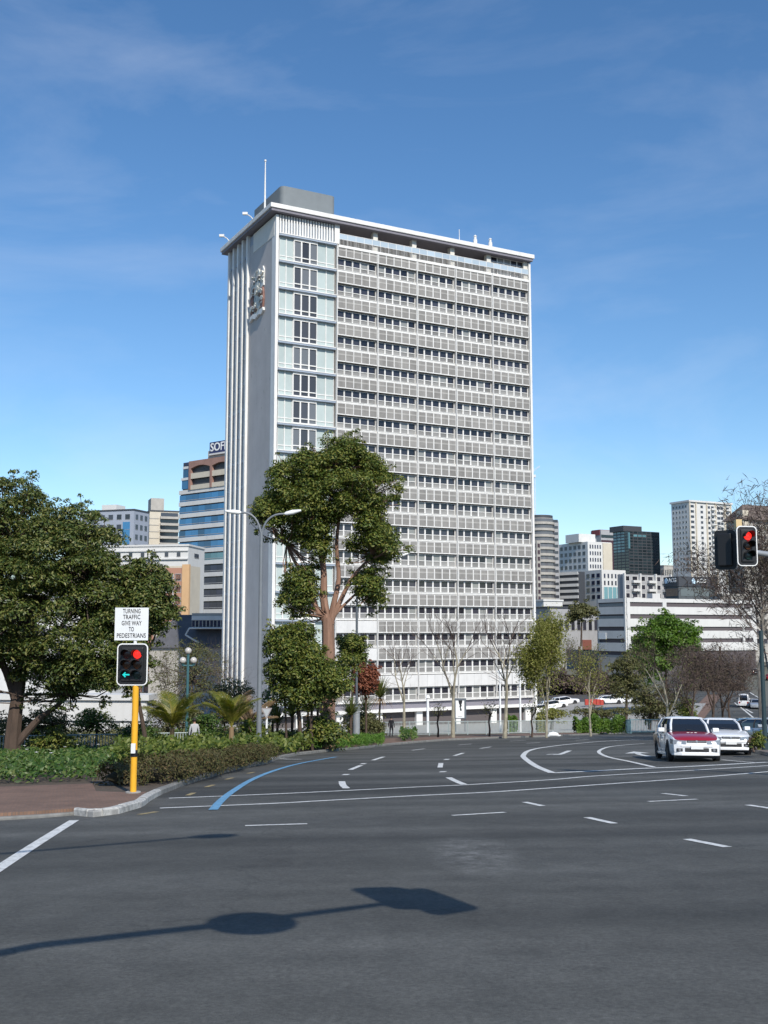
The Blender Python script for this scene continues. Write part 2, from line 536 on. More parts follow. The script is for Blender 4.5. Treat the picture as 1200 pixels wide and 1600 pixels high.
def mark(name, pts, width, material=M_WHITE, dz=0.006, closed_poly=False, pixels=True):
    """painted line following pixel points laid on the road"""
    P = [ground(*p) for p in pts] if pixels else [Vector(p) for p in pts]
    if closed_poly:
        o = sheet(name, [(p.x, p.y) for p in P], dz, material, 50.0, parent=road)
        return o
    # resample smoothly
    Q = []
    if len(P) > 2:
        for i in range(len(P) - 1):
            p0, p1, p2, p3 = P[max(i - 1, 0)], P[i], P[i + 1], P[min(i + 2, len(P) - 1)]
            for k in range(6):
                t = k / 6
                Q.append(0.5 * ((2 * p1) + (p2 - p0) * t + (2 * p0 - 5 * p1 + 4 * p2 - p3) * t * t + (3 * p1 - p0 - 3 * p2 + p3) * t ** 3))
        Q.append(P[-1])
    else:
        n = max(2, int((P[1] - P[0]).length / 2) + 1)
        Q = [P[0].lerp(P[1], k / (n - 1)) for k in range(n)]
    V, Fc = [], []
    for i, q in enumerate(Q):
        d = Q[min(i + 1, len(Q) - 1)] - Q[max(i - 1, 0)]
        d.z = 0; d.normalize()
        s = Vector((-d.y, d.x, 0)) * width / 2
        for w in (s, -s):
            x, y = q.x + w.x, q.y + w.y
            V.append((x, y, gz(x, y) + dz))
    for i in range(len(Q) - 1): Fc.append((2 * i, 2 * i + 1, 2 * i + 3, 2 * i + 2))
    me = bpy.data.meshes.new(name); me.from_pydata(V, [], Fc); me.materials.append(material)
    return link(name, me, road)
mark('crossing_line', [(250, 1263), (430, 1255.5), (500, 1251.6), (650, 1243.5), (764, 1238), (860, 1231.5), (967, 1224), (1067, 1217), (1200, 1206), (1330, 1195)], 0.17)
mark('crossing_line', [(264, 1247.5), (400, 1242), (500, 1237.5), (650, 1230), (728, 1226.5), (860, 1218.6), (933, 1212.5), (1095, 1203), (1200, 1196.5), (1330, 1188)], 0.17)
mark('stop_line', [(863, 1208), (933, 1204.5), (1000, 1201), (1072, 1198), (1200, 1191)], 0.30)
mark('lane_line', [(863, 1208), (837, 1197), (820, 1185), (818, 1180), (827, 1173), (850, 1168), (900, 1162), (950, 1158), (1013, 1155)], 0.23, dz=0.010)
mark('lane_line', [(1022, 1199), (983, 1190), (950, 1183), (936, 1176), (940, 1171), (953, 1167), (980, 1164), (1007, 1162)], 0.17, dz=0.010)
mark('lane_line', [(1128, 1187.5), (1155, 1190), (1182, 1192)], 0.12, dz=0.010)
for a in [[(644, 1172.4), (663.5, 1170)], [(582.5, 1188), (599.6, 1182.6)], [(547, 1203), (564, 1196)], [(534, 1221), (536, 1227), (541.5, 1232)],
          [(716, 1164), (737, 1162.5)], [(750.5, 1169.5), (767, 1167)], [(710, 1181), (724, 1176.6)], [(689, 1192.5), (687.5, 1199.4)],
          [(701, 1215), (713, 1221), (725, 1225.8)], [(795.5, 1158), (821, 1156.8)], [(822.5, 1161.6), (843.5, 1160.4)], [(877, 1155), (905, 1153.6)],
          [(899, 1157), (920, 1155.6)], [(960, 1152), (990, 1150.8)]]:
    mark('lane_dash', a, 0.18)
for a in [(567.5, 1193.5), (540.5, 1210.5), (698, 1186.8), (692, 1206)]:
    mark('lane_stud', [(a[0] - 2, a[1] + 0.7), (a[0] + 2, a[1] - 0.7)], 0.2)
for a in [[(707, 1274.5), (789, 1269.5)], [(819.5, 1253.5), (848, 1259.6)], [(917, 1277.5), (960, 1287)], [(1073, 1311.5), (1137, 1324)],
          [(1013, 1252.7), (1089, 1249)], [(1036, 1240), (1072, 1244)], [(1168, 1258), (1215, 1265)], [(383, 1290.5), (480, 1287.5)]]:
    mark('guide_dash', a, 0.13)
mark('edge_line', [(-60, 1396), (0, 1356), (60, 1317), (116, 1282)], 0.17)
mark('channel_line', [(423, 1184.7), (447, 1186.2), (471, 1186.6)], 0.18)
mark('cycle_lane_line', [(333, 1266), (345, 1252), (365, 1236), (395, 1218), (430, 1204), (470, 1193), (525, 1183)], 0.18, M_BLUE, dz=0.012)
for a in [[(217, 1273), (245, 1268.5)], [(293, 1243), (303, 1239)], [(322, 1230), (334, 1226.5)], [(353, 1218), (364, 1215.4)], [(387, 1208.7), (397, 1206.6)]]:
    mark('kerb_dash', a, 0.13, M_YELLOW)
def arrow(tip, tail, bend):
    a, b, c = ground(*tip), ground(*bend), ground(*tail)
    d = (b - a); d.z = 0; L = d.length; d.normalize(); s = Vector((-d.y, d.x, 0))
    mark('lane_arrow', [(b.x - d.x * L * 0.4, b.y - d.y * L * 0.4, 0), (b.x, b.y, 0), (c.x, c.y, 0)], 0.24, pixels=False)
    P = [a, b - d * L * 0.35 + s * 0.55, b - d * L * 0.35 - s * 0.55]
    sheet('lane_arrow_head', [(p.x, p.y) for p in P], 0.010, M_WHITE, 50, parent=road)
arrow((857, 1178.5), (890, 1173), (874, 1179))
arrow((990, 1174.5), (1014, 1182), (1000, 1179))

# --- left corner: footpath with painted kerb, planting bed
KERB = [(-90, 1290), (0, 1282), (70, 1278), (115, 1274), (145, 1277), (184, 1272), (222, 1261), (236, 1250), (251, 1242), (280, 1230), (307, 1221), (364, 1204), (418, 1193), (432, 1187), (465, 1180), (500, 1176), (560, 1170.5), (620, 1163.5), (700, 1157), (780, 1153.6), (860, 1151.2), (940, 1147.5), (1010, 1142)]
kp = gp(KERB)
def offset(line, d):
    out = []
    for i, p in enumerate(line):
        t = line[min(i + 1, len(line) - 1)] - line[max(i - 1, 0)]
        t.z = 0; t.normalize()
        out.append(p + Vector((-t.y, t.x, 0)) * d)
    return out
kin = offset(kp, 0.16)
def band(name, a, b, dz, material, skirt=0.0):
    A, B_ = [], []
    for i in range(len(a) - 1):
        n = max(1, int((a[i + 1] - a[i]).length / 1.5))
        for k in range(n): A.append(a[i].lerp(a[i + 1], k / n)); B_.append(b[i].lerp(b[i + 1], k / n))
    A.append(a[-1]); B_.append(b[-1])
    V, Fc = [], []
    for p, q in zip(A, B_):
        d = (q - p); d.z = 0; d.normalize()
        e = p + d * 0.03
        za, zb_ = gz(p.x, p.y), gz(q.x, q.y)
        V += [(p.x, p.y, za - 0.08), (p.x, p.y, za + dz - 0.03), (e.x, e.y, gz(e.x, e.y) + dz), (q.x, q.y, zb_ + dz), (q.x, q.y, zb_ - 0.05)]
    n = len(A)
    for i in range(n - 1):
        for k in range(4): Fc.append((i * 5 + k, (i + 1) * 5 + k, (i + 1) * 5 + k + 1, i * 5 + k + 1))
    Fc += [(0, 1, 2, 3, 4), tuple((n - 1) * 5 + k for k in (4, 3, 2, 1, 0))]
    me = bpy.data.meshes.new(name); me.from_pydata(V, [], Fc); me.materials.append(material)
    o = link(name, me); o['kind'] = 'structure'
    return o
def kerb_stones(a, b, dz, material, size):
    base = band('kerb', a, b, dz - 0.02, M_CONC, 0.2)
    L = [0.0]
    for i in range(len(a) - 1): L.append(L[-1] + (a[i + 1] - a[i]).length)
    def pt(line, s):
        for i in range(len(L) - 1):
            if s <= L[i + 1] or i == len(L) - 2:
                return line[i].lerp(line[i + 1], min(1.0, (s - L[i]) / (L[i + 1] - L[i])))
    n = max(1, round(L[-1] / size))
    for k in range(n):
        s0, s1 = L[-1] * k / n + 0.008, L[-1] * (k + 1) / n - 0.008
        V = []
        j = random.uniform(-0.006, 0.006)
        for s in (s0, (s0 + s1) / 2, s1):
            p, q = pt(a, s), pt(b, s); d = (q - p); d.z = 0; d.normalize(); p = p - d * 0.012
            e = p + d * 0.035
            V += [(p.x, p.y, gz(p.x, p.y) - 0.05), (p.x, p.y, gz(p.x, p.y) + dz - 0.03 + j), (e.x, e.y, gz(e.x, e.y) + dz + j), (q.x, q.y, gz(q.x, q.y) + dz + j), (q.x, q.y, gz(q.x, q.y) - 0.05)]
        Fc = [(i * 5 + m, i * 5 + 5 + m, i * 5 + 6 + m, i * 5 + m + 1) for i in range(2) for m in range(4)] + [(0, 1, 2, 3, 4), (14, 13, 12, 11, 10)]
        me = bpy.data.meshes.new('kerb_stone'); me.from_pydata(V, [], Fc); me.materials.append(material)
        link('kerb_stone', me, base)
kerb_stones(kp[3:9], kin[3:9], 0.135, M_KERBW, 0.9)
kerb_stones(kp[8:15], kin[8:15], 0.133, M_KERB, 1.2)
band('kerb', kp[14:], kin[14:], 0.131, M_KERB, 0.2)
band('kerb', kp[:4], kin[:4], 0.060, M_KERB, 0.2)
fp_in = gp([(-90, 1232), (0, 1229), (60, 1227), (145, 1224), (150, 1236), (200, 1238), (228, 1237)], 0.12)
o = sheet('footpath', [(p.x, p.y) for p in kin[:8]] + [(p.x, p.y) for p in reversed(fp_in)], 0.12, M_BRICKP, 6.0, 0.2)
o['kind'] = 'structure'
k2 = kin[7:]
bed_out = [(p.x, p.y) for p in k2] + [(60, 130), (30, 150), (-60, 150), (-70, 60)] + [(p.x, p.y) for p in fp_in]
o = sheet('planting_bed', bed_out, 0.115, M_SOIL, 6.0, 0.2); o['kind'] = 'structure'
# brown brick footpath along the far kerb, and the plaza round the tower
fa = kin[16:]
fb = offset(fa, 7.0)
o = sheet('footpath', [(p.x, p.y) for p in fa] + [(p.x, p.y) for p in reversed(fb)], 0.128, M_BRICKP, 6.0, 0.1); o['kind'] = 'structure'
plaza = sheet('plaza', [(-60, 118), (32, 118), (52, 176), (-60, 215)], 0.14, M_CONC, 8.0); plaza['kind'] = 'structure'
# right side: footpath beside the waiting cars
rk = gp([(1126, 1163), (1150, 1170), (1200, 1181), (1300, 1200)])
rko = [Vector((p.x + 14, p.y + 6, 0)) for p in rk]
o = sheet('footpath', [(p.x, p.y) for p in rk] + [(p.x, p.y) for p in reversed(rko)], 0.13, M_BROWNP, 5.0, 0.2, skirt_mat=M_CONC); o['kind'] = 'structure'
# asphalt joint: tactile red brick footpath up the far street
fs = [on_ground_at(1085, 118), on_ground_at(1102, 150), on_ground_at(1128, 200), on_ground_at(1105, 200), on_ground_at(1072, 150), on_ground_at(1040, 118)]
o = sheet('footpath', [(p.x, p.y) for p in fs], 0.13, M_BRICKP, 6.0, 0.2); o['kind'] = 'structure'
for a in [[(1148, 1098), (1178, 1122)], [(1172, 1082), (1192, 1094)], [(1165, 1108), (1176, 1114)]]:
    mark('lane_line', a, 0.25)
# car park surface and its kerbs in the valley
cp = [on_ground_at(826, 150), on_ground_at(1010, 150), on_ground_at(1010, 230), on_ground_at(826, 230)]
o = sheet('car_park_surface', [(p.x, p.y) for p in cp], 0.02, mat('asphalt_far', (0.075, 0.07, 0.07), 0.9, var=0.3, scale=0.3), 10.0); o['kind'] = 'structure'
# ================================================================== THE OFFICE TOWER
M_TWHITE = mat('tower_white', (0.74, 0.725, 0.69), 0.55, var=0.08, scale=0.6, dirt=0.25)
M_TWHITE2 = mat('tower_white_rail', (0.70, 0.685, 0.655), 0.5, var=0.1, scale=2.0)
M_TGREY = mat('tower_grey_wall', (0.47, 0.445, 0.43), 0.75, var=0.10, scale=0.25, dirt=0.12)
M_PANEL = mat('spandrel_panel', (0.25, 0.238, 0.222), 0.6, var=0.12, scale=1.5, objvar=0.13, dirt=0.5)
M_PANELU = mat('spandrel_louvre', (0.37, 0.355, 0.33), 0.6, var=0.10, scale=1.5, objvar=0.08)
M_PLAINP = mat('spandrel_plain_white', (0.62, 0.61, 0.59), 0.6, var=0.06, scale=1.0, dirt=0.2)
M_TEAL = mat('teal_infill', (0.43, 0.49, 0.47), 0.3, var=0.06, scale=0.8, objvar=0.07)
M_LEDGE = mat('ledge_blue_grey', (0.30, 0.35, 0.42), 0.5, var=0.1)
M_CREAM = mat('cream_panel', (0.66, 0.63, 0.56), 0.6, var=0.06, scale=0.8)
M_DARKIN = mat('recess_dark', (0.10, 0.085, 0.085), 0.8)
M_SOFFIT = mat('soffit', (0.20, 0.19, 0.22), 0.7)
M_BROWN = mat('terrace_wall', (0.12, 0.085, 0.065), 0.8, var=0.2, scale=0.5)
M_PLANT = mat('plant_room', (0.17, 0.19, 0.20), 0.7, var=0.08, scale=0.7)
G_TOWER = glass('tower_glass', (0.030, 0.030, 0.040), 0.06, 0.6, blind=(0.24, 0.245, 0.235), blind_p=0.2, spec=0.55)
G_TOWER_LOW = glass('tower_glass_lower', (0.23, 0.225, 0.215), 0.4, 0.3, spec=0.35)
G_LOBBY = glass('lobby_glass', (0.055, 0.058, 0.065), 0.06, 0.5, blind=(0.15, 0.16, 0.17), blind_p=0.3, spec=0.45)
G_BALU = glass('balustrade_glass', (0.42, 0.50, 0.56), 0.1, 0.12)

ANG_A = R(61.8)
DA = Vector((math.sin(ANG_A), math.cos(ANG_A), 0))
DB = Vector((math.cos(ANG_A), -math.sin(ANG_A), 0))          # left face, running from its far end to the corner
C0 = at(426.5, 700, 140.0)
FA = Frame(C0, DA)
LA = FA.hit(827.5, 700)[0]
U1 = FA.hit(523.5, 700)[0]
_f = Frame(C0, DB); LB = -_f.hit(354.5, 700)[0]
FB = Frame(C0 - DB * LB, DB)
z_top = FA.hit(640, 432.5)[1]; z_bot = FA.hit(640, 1084)[1]
NFL = 17
PITCHZ = (z_top - z_bot) / (NFL - 1)
ZC = [z_bot + PITCHZ * i for i in range(NFL)]
ZG = gz(C0.x, C0.y)
Z_TERR = ZC[-1] + PITCHZ * 0.70                               # terrace floor
zr = at(425, 316, 138.6).z                                    # top of the roof fascia at the corner
tower = thing('office_tower', 'tall pale grey slab office tower with a crest on its narrow grey side', 'building', (C0.x, C0.y, ZG))
TO = tower.location.copy()
def tpart(mb, name, mats, **k):
    mb.o = TO; mb.v = [tuple(Vector(p) - TO) for p in mb.v]
    return mb.build(name, mats, tower, **k)
def tput(name, me, fr, u, w, z, parent=tower):
    q = fr.p(u, w, z) - TO
    return link(name, me, parent, q, (0, 0, fr.rz))
# --- the carcass behind everything
mb = MB()
DEPTH = LB
mb.box((0.25, -0.35, ZG - 1), (LA - 0.1, -DEPTH + 0.3, Z_TERR - 0.3), 0, FA)
tpart(mb, 'core', [M_DARKIN])
# --- long face: floors
U_BAYS = [U1] + [FA.hit(x, 700)[0] for x in (588.0, 650.5, 711.5, 769.5)] + [LA]
pitch = PITCHZ
WIN_H = 0.455 * pitch; LED_H = 0.060 * pitch; PAN_H = pitch - WIN_H - LED_H - 0.045 * pitch
bayw = [(U_BAYS[i + 1] - U_BAYS[i]) for i in range(5)]
modw = sum(bayw) / 25.0 * 0.962
def window_meshes():
    w, h = modw, WIN_H
    fr = MB()
    fr.box((0, -0.02, 0), (0.11, 0.16, h)); fr.box((w - 0.11, -0.02, 0), (w, 0.16, h))
    fr.box((0.11, 0.0, h * 0.41), (w - 0.11, 0.14, h * 0.41 + 0.09))
    fr.box((0.11, 0.0, 0), (w - 0.11, 0.14, 0.07)); fr.box((0.11, 0.0, h - 0.07), (w - 0.11, 0.14, h))
    pu = MB(); pu.box((0.11, 0.08, h * 0.41 + 0.09), (w - 0.11, 0.10, h - 0.07))
    pl = MB(); pl.box((0.11, 0.08, 0.07), (w - 0.11, 0.10, h * 0.41))
    return fr.mesh('window', [M_TWHITE2]), pu.mesh('pane', [G_TOWER]), pl.mesh('lower_pane', [G_TOWER_LOW])
# local y = -w (outwards is -y)
ME_WIN, ME_PANE, ME_PANEL_ = window_meshes()
def panel_mesh(plain=False):
    w, h = modw, PAN_H
    p = MB()
    if plain:
        p.box((0.01, -0.02, 0.0), (w - 0.01, 0.06, h), 1)
        return p.mesh('spandrel_panel', [M_TWHITE2, M_PLAINP])
    t = 0.075
    p.box((0, -0.04, 0), (t, 0.06, h), 0); p.box((w - t, -0.04, 0), (w, 0.06, h), 0)
    p.box((t, -0.04, 0), (w - t, 0.06, t * 1.7), 0); p.box((t, -0.03, h - t), (w - t, 0.06, h), 0)
    z1, z2 = h * 0.56, h * 0.68
    p.box((t, 0.0, t * 1.7), (w - t, 0.04, z1), 1)
    p.box((t, -0.022, z1), (w - t, 0.04, z2), 2)
    p.box((t, -0.005, z2), (w - t, 0.04, h - t), 1)
    return p.mesh('spandrel_panel', [M_TWHITE2, M_PANEL, M_PANELU])
ME_PAN, ME_PLAIN = panel_mesh(), panel_mesh(True)
cells = []
for i in range(NFL):
    for b in range(5):
        mw = (bayw[b] - 0.036 * bayw[b]) / 5
        for k in range(5):
            u = U_BAYS[b] + 0.018 * bayw[b] + k * mw
            q = FA.p(u, 0, ZC[i])
            dd = (q - CAM)
            px = 600 + F * dd.x / (dd.y * math.cos(PITCH) + dd.z * math.sin(PITCH)); py = HORIZON - F * dd.z / dd.y * 0.97
            hid = (px < 632 and py > 690)                     # behind the big tree
            cells.append((hid, q.y, i, b, k, u))
cells.sort()
W_OUT = 0.42
rest_w, rest_p, rest_pl = MB(), MB(), MB()
for n_, (hid, _y, i, b, k, u) in enumerate(cells):
    zw = ZC[i] - WIN_H / 2
    zp = ZC[i] + WIN_H / 2 + 0.025 * pitch
    plain = (i == 0) or (i in (1, 2) and b == 0) or (i == 3 and b == 0 and k < 4)
    if n_ < 300:
        w_ = tput('window', ME_WIN, FA, u, 0.0, zw)
        link('pane', ME_PANE, w_); link('lower_pane', ME_PANEL_, w_)
        if i < NFL: tput('spandrel_panel', ME_PLAIN if plain else ME_PAN, FA, u, W_OUT, zp)
    else:
        for src, dst, off, z in ((ME_WIN, rest_w, 0, 0), (ME_PANE, rest_w, 0, 1), (ME_PANEL_, rest_w, 0, 2)):
            V = [FA.p(u + v.co.x, -v.co.y, zw + v.co.z) for v in src.vertices]
            dst.add(V, [tuple(f.vertices) for f in src.polygons], z)
        src = ME_PLAIN if plain else ME_PAN
        V = [FA.p(u + v.co.x, W_OUT - v.co.y, zp + v.co.z) for v in src.vertices]
        k0 = len(rest_p.v)
        rest_p.v += [tuple(q) for q in V]
        for f in src.polygons:
            rest_p.f.append(tuple(v + k0 for v in f.vertices)); rest_p.m.append(f.material_index if not plain else 3)
tpart(rest_w, 'window_field', [M_TWHITE2, G_TOWER, G_TOWER_LOW])['kind'] = 'stuff'
tpart(rest_p, 'spandrel_field', [M_TWHITE2, M_PANEL, M_PANELU, M_PLAINP])['kind'] = 'stuff'
for i in range(NFL):
    zl = ZC[i] - WIN_H / 2 - LED_H
    mb = MB(); mb.box((U1 + 0.05, 0.24, zl), (LA, -0.3, zl + LED_H), 0, FA)
    mb.box((U1 + 0.05, 0.30, zl + LED_H), (LA, -0.02, zl + LED_H + 0.05), 0, FA)
    tpart(mb, 'window_sill', [M_TWHITE2])
    zp = ZC[i] + WIN_H / 2 + 0.025 * pitch
    mb = MB(); mb.box((U1 + 0.05, W_OUT - 0.06, zp + PAN_H - 0.10), (LA - 0.02, -0.3, zp + PAN_H - 0.02), 0, FA)
    mb.box((U1 + 0.05, W_OUT - 0.08, zp + 0.03), (LA - 0.02, -0.3, zp + 0.10), 0, FA)
    tpart(mb, 'floor_slab', [M_CONC])
for b in range(6):
    u = U_BAYS[b]
    mb = MB()
    mb.box((u - 0.14, 0.06, ZG + 3.2), (u + 0.14, -0.25, Z_TERR), 0, FA)
    mb.box((u - 0.05, W_OUT + 0.10, ZG + 4.0), (u + 0.05, 0.13, Z_TERR), 1, FA)
    tpart(mb, 'pilaster', [M_PANEL, M_TWHITE2])
mb = MB(); mb.box((LA - 0.02, 0.50, ZG), (LA + 0.32, -0.9, zr - 1.2), 0, FA); tpart(mb, 'edge_pilaster', [M_TWHITE])
# --- lift lobby strip at the corner
def lobby_cell_meshes():
    pass
ul = [FA.hit(x, 700)[0] for x in (432.5, 443.5, 455.5, 467.5, 480.5, 493.0, 507.5, 520.5)]
LH = pitch * 0.90
for i in range(NFL):
    z0 = ZC[i] - WIN_H / 2 - LED_H * 0.2
    mb = MB()
    mb.box((ul[0] - 0.15, 0.55, z0 - pitch * 0.10), (U1 - 0.15, -0.2, z0 - pitch * 0.035), 1, FA)
    mb.box((ul[0] - 0.15, 0.60, z0 - pitch * 0.035), (U1 - 0.15, -0.2, z0 - 0.005), 0, FA)
    tpart(mb, 'lobby_ledge', [M_TWHITE, M_LEDGE])
    for c in range(7):
        ua, ub = ul[c], ul[c + 1]
        key = ('lob', c)
        if c in (2, 3, 4):
            if i == 0 or key not in _txt_cache:
                w = ub - ua
                m1 = MB()
                m1.box((0, -0.22, 0), (0.10, 0.1, LH)); m1.box((w - 0.10, -0.22, 0), (w, 0.1, LH))
                m1.box((0.1, -0.22, LH * 0.90), (w - 0.1, 0.1, LH)); m1.box((0.1, -0.2, LH * 0.20), (w - 0.1, 0.1, LH * 0.24))
                m1.box((0.1, -0.2, 0), (w - 0.1, 0.1, LH * 0.05))
                m2 = MB(); m2.box((0.1, -0.08, LH * 0.24), (w - 0.1, -0.05, LH * 0.90)); m2.box((0.1, -0.08, LH * 0.05), (w - 0.1, -0.05, LH * 0.20))
                _txt_cache[key] = (m1.mesh('lobby_window', [M_TWHITE]), m2.mesh('pane', [G_LOBBY]))
            a, b_ = _txt_cache[key]
            w_ = tput('lobby_window', a, FA, ua, 0.05, z0); link('pane', b_, w_)
        else:
            if key not in _txt_cache:
                w = ub - ua
                m1 = MB()
                m1.box((0.07, -0.03, LH * 0.22), (w - 0.07, 0.05, LH), 0)
                m1.box((0.07, -0.03, 0.0), (w - 0.07, 0.05, LH * 0.18), 0)
                m1.box((0.07, -0.09, LH * 0.18), (w - 0.07, 0.05, LH * 0.22), 1)
                m1.box((0, -0.13, 0), (0.07, 0.05, LH), 1); m1.box((w - 0.07, -0.13, 0), (w, 0.05, LH), 1)
                _txt_cache[key] = m1.mesh('teal_panel', [M_TEAL, M_TWHITE2])
            tput('teal_panel', _txt_cache[key], FA, ua, 0.0, z0)
# corner pier
mb = MB(); mb.box((-0.02, 0.30, ZG), (ul[0] - 0.16, -1.1, zr - 1.2), 0, FA); tpart(mb, 'corner_pier', [M_TWHITE])
# slatted screen above the lobby
zs0 = ZC[-1] - WIN_H / 2 - LED_H * 0.2 + PITCHZ; zs1 = zr - 1.10
mb = MB(); mb.box((ul[0] - 0.15, 0.55, zs0 - pitch * 0.10), (U1 - 0.15, -0.2, zs0 - pitch * 0.035), 1, FA); mb.box((ul[0] - 0.15, 0.60, zs0 - pitch * 0.035), (U1 - 0.15, -0.2, zs0 - 0.005), 0, FA); tpart(mb, 'lobby_ledge', [M_TWHITE, M_LEDGE])
mb = MB(); mb.box((ul[0] - 0.15, -0.05, zs0), (U1 - 0.35, -0.3, zs1 + 0.3), 0, FA); tpart(mb, 'screen_backing', [M_LEDGE])
mb = MB(); mb.box((0, -0.10, 0), (0.20, 0.12, zs1 - zs0)); ME_SLAT = mb.mesh('slat', [M_TWHITE])
ns = 20
for k in range(ns):
    tput('slat', ME_SLAT, FA, ul[0] + (U1 - 0.75 - ul[0]) * k / (ns - 1), 0.12, zs0)
mb = MB(); mb.box((U1 - 0.34, 0.32, zs0), (U1 + 0.40, -0.4, zs1 + 0.3), 0, FA); tpart(mb, 'screen_pier', [M_TWHITE])
# --- roof terrace
mb = MB(); mb.box((U1 + 0.2, W_OUT + 0.1, Z_TERR - 0.32), (LA, -DEPTH + 0.5, Z_TERR), 0, FA); tpart(mb, 'terrace_floor', [M_TWHITE])
mb = MB(); mb.box((U1 + 0.42, -3.6, Z_TERR), (LA - 0.3, -4.0, zr - 0.9), 0, FA); tpart(mb, 'terrace_wall', [M_BROWN])
mb = MB(); mb.box((0.3, -0.4, zs0 - 1.4), (U1 + 0.3, -DEPTH + 0.4, zr - 0.9), 0, FA); tpart(mb, 'lift_head', [M_CONC])
for x in (586, 646.5, 706, 762.5, 819.5):
    u = FA.hit(x, 390)[0]
    mb = MB(); mb.box((u - 0.36, 0.16, Z_TERR), (u + 0.36, -0.6, zr - 0.98), 0, FA); tpart(mb, 'terrace_column', [M_CREAM])
nb = 25
bw = (LA - U1 - 0.3) / nb
BH = 1.75
mb = MB(); w = bw
mb.box((0, -0.03, 0), (0.07, 0.03, BH)); mb.box((0.07, -0.03, BH - 0.07), (w, 0.03, BH)); mb.box((0.07, -0.03, BH * 0.52), (w, 0.03, BH * 0.52 + 0.06)); mb.box((0.07, -0.03, 0.05), (w, 0.03, 0.12))
for k in range(1, 6): mb.box((w * k / 6, -0.02, 0.12), (w * k / 6 + 0.035, 0.02, BH * 0.52))
ME_BAL = mb.mesh('balustrade_panel', [M_TWHITE2])
mb = MB(); mb.box((0.07, -0.01, BH * 0.52 + 0.06), (w, 0.01, BH - 0.07)); ME_BALG = mb.mesh('pane', [G_BALU])
for k in range(nb):
    p_ = tput('balustrade_panel', ME_BAL, FA, U1 + 0.32 + k * bw, W_OUT - 0.1, Z_TERR)
    link('pane', ME_BALG, p_)
# glazed pavilion at the end bay of the terrace
u0 = FA.hit(767, 390)[0]
wv = (LA - 0.6 - u0) / 5
mb = MB(); hh = zr - 1.0 - Z_TERR
mb.box((0, -0.05, 0), (0.12, 0.08, hh)); mb.box((wv - 0.02, -0.05, 0), (wv, 0.08, hh))
for q in (0.0, 0.45, 0.72, 0.97): mb.box((0.12, -0.05, hh * q), (wv - 0.02, 0.08, hh * q + 0.09))
ME_PAV = mb.mesh('terrace_window', [M_TWHITE2])
mb = MB(); mb.box((0.12, 0.02, 0.09), (wv - 0.02, 0.05, hh)); ME_PAVG = mb.mesh('pane', [G_TOWER])
for k in range(5):
    p_ = tput('terrace_window', ME_PAV, FA, u0 + k * wv, -0.2, Z_TERR); link('pane', ME_PAVG, p_)
# --- roof slab
OV = 1.15
mb = MB(); mb.box((-OV, OV, zr - 0.62), (LA + OV * 0.55, -DEPTH - OV, zr), 0, FA)
tpart(mb, 'roof', [M_TWHITE], bevel=0.05)
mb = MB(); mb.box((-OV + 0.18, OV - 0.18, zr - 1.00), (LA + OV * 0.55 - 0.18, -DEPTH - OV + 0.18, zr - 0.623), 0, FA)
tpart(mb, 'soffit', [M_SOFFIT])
# plant room with rounded corners
pu0 = FA.hit(446, 310)[0]; pu1 = pu0 + 10.2
def rrect(u0, u1, w0, w1, r, n=6):
    P = []
    for (cu, cw, a0) in ((u1 - r, w1 - r, 0), (u0 + r, w1 - r, 90), (u0 + r, w0 + r, 180), (u1 - r, w0 + r, 270)):
        for k in range(n + 1):
            a = R(a0 + 90 * k / n); P.append((cu + r * math.cos(a), cw + r * math.sin(a)))
    return P
mb = MB()
mb.prism([FA.p(u, w, zr + 0.003) for u, w in rrect(2.2, 10.6, -14.2, -3.4, 0.7)], (0, 0, 4.7))
tpart(mb, 'plant_room', [M_PLANT], smooth_=True)
mb = MB(); q = FA.p(0.25, -4.6, zr); mb.tube([q, q + Vector((0, 0, 4.0)), q + Vector((0, 0, 8.3))], [0.15, 0.12, 0.07], 8); mb.tube([q + Vector((0, 0, 8.2)), q + Vector((0, 0, 8.45))], 0.15, 8)
tpart(mb, 'flagpole', [M_TWHITE2], smooth_=True)
for (x, y, dpt) in ((393, 331, 6.0), (352, 379, 15.6)):
    q = FA.p(-OV + 0.3, -dpt, zr)
    mb = MB(); mb.tube([q, q + Vector((-0.4, 0, 0.5)), q + Vector((-0.9, -0.2, 0.75))], 0.07, 6); mb.box(q + Vector((-1.5, -0.45, 0.65)), q + Vector((-0.8, -0.1, 1.0)))
    tpart(mb, 'floodlight', [M_TWHITE2])
for x, h, r in ((742, 1.45, 0.30), (765.5, 1.45, 0.30)):
    u = FA.hit(x, 380)[0]
    q = FA.p(u, 0.1, zr); mb = MB()
    mb.tube([q, q + Vector((0, 0, h * 0.65)), q + Vector((0, 0, h * 0.66)), q + Vector((0, 0, h))], [r, r, r * 0.7, r * 0.6], 10); mb.tube([q + Vector((0, 0, h)), q + Vector((0, 0, h + 0.2))], [r * 0.9, r * 0.4], 10)
    tpart(mb, 'roof_vent', [M_TWHITE], smooth_=True)
u = FA.hit(720.5, 370)[0]; q = FA.p(u, -0.5, zr); mb = MB(); mb.tube([q, q + Vector((0, 0, 2.3))], 0.05, 5); tpart(mb, 'aerial', [M_TWHITE2])
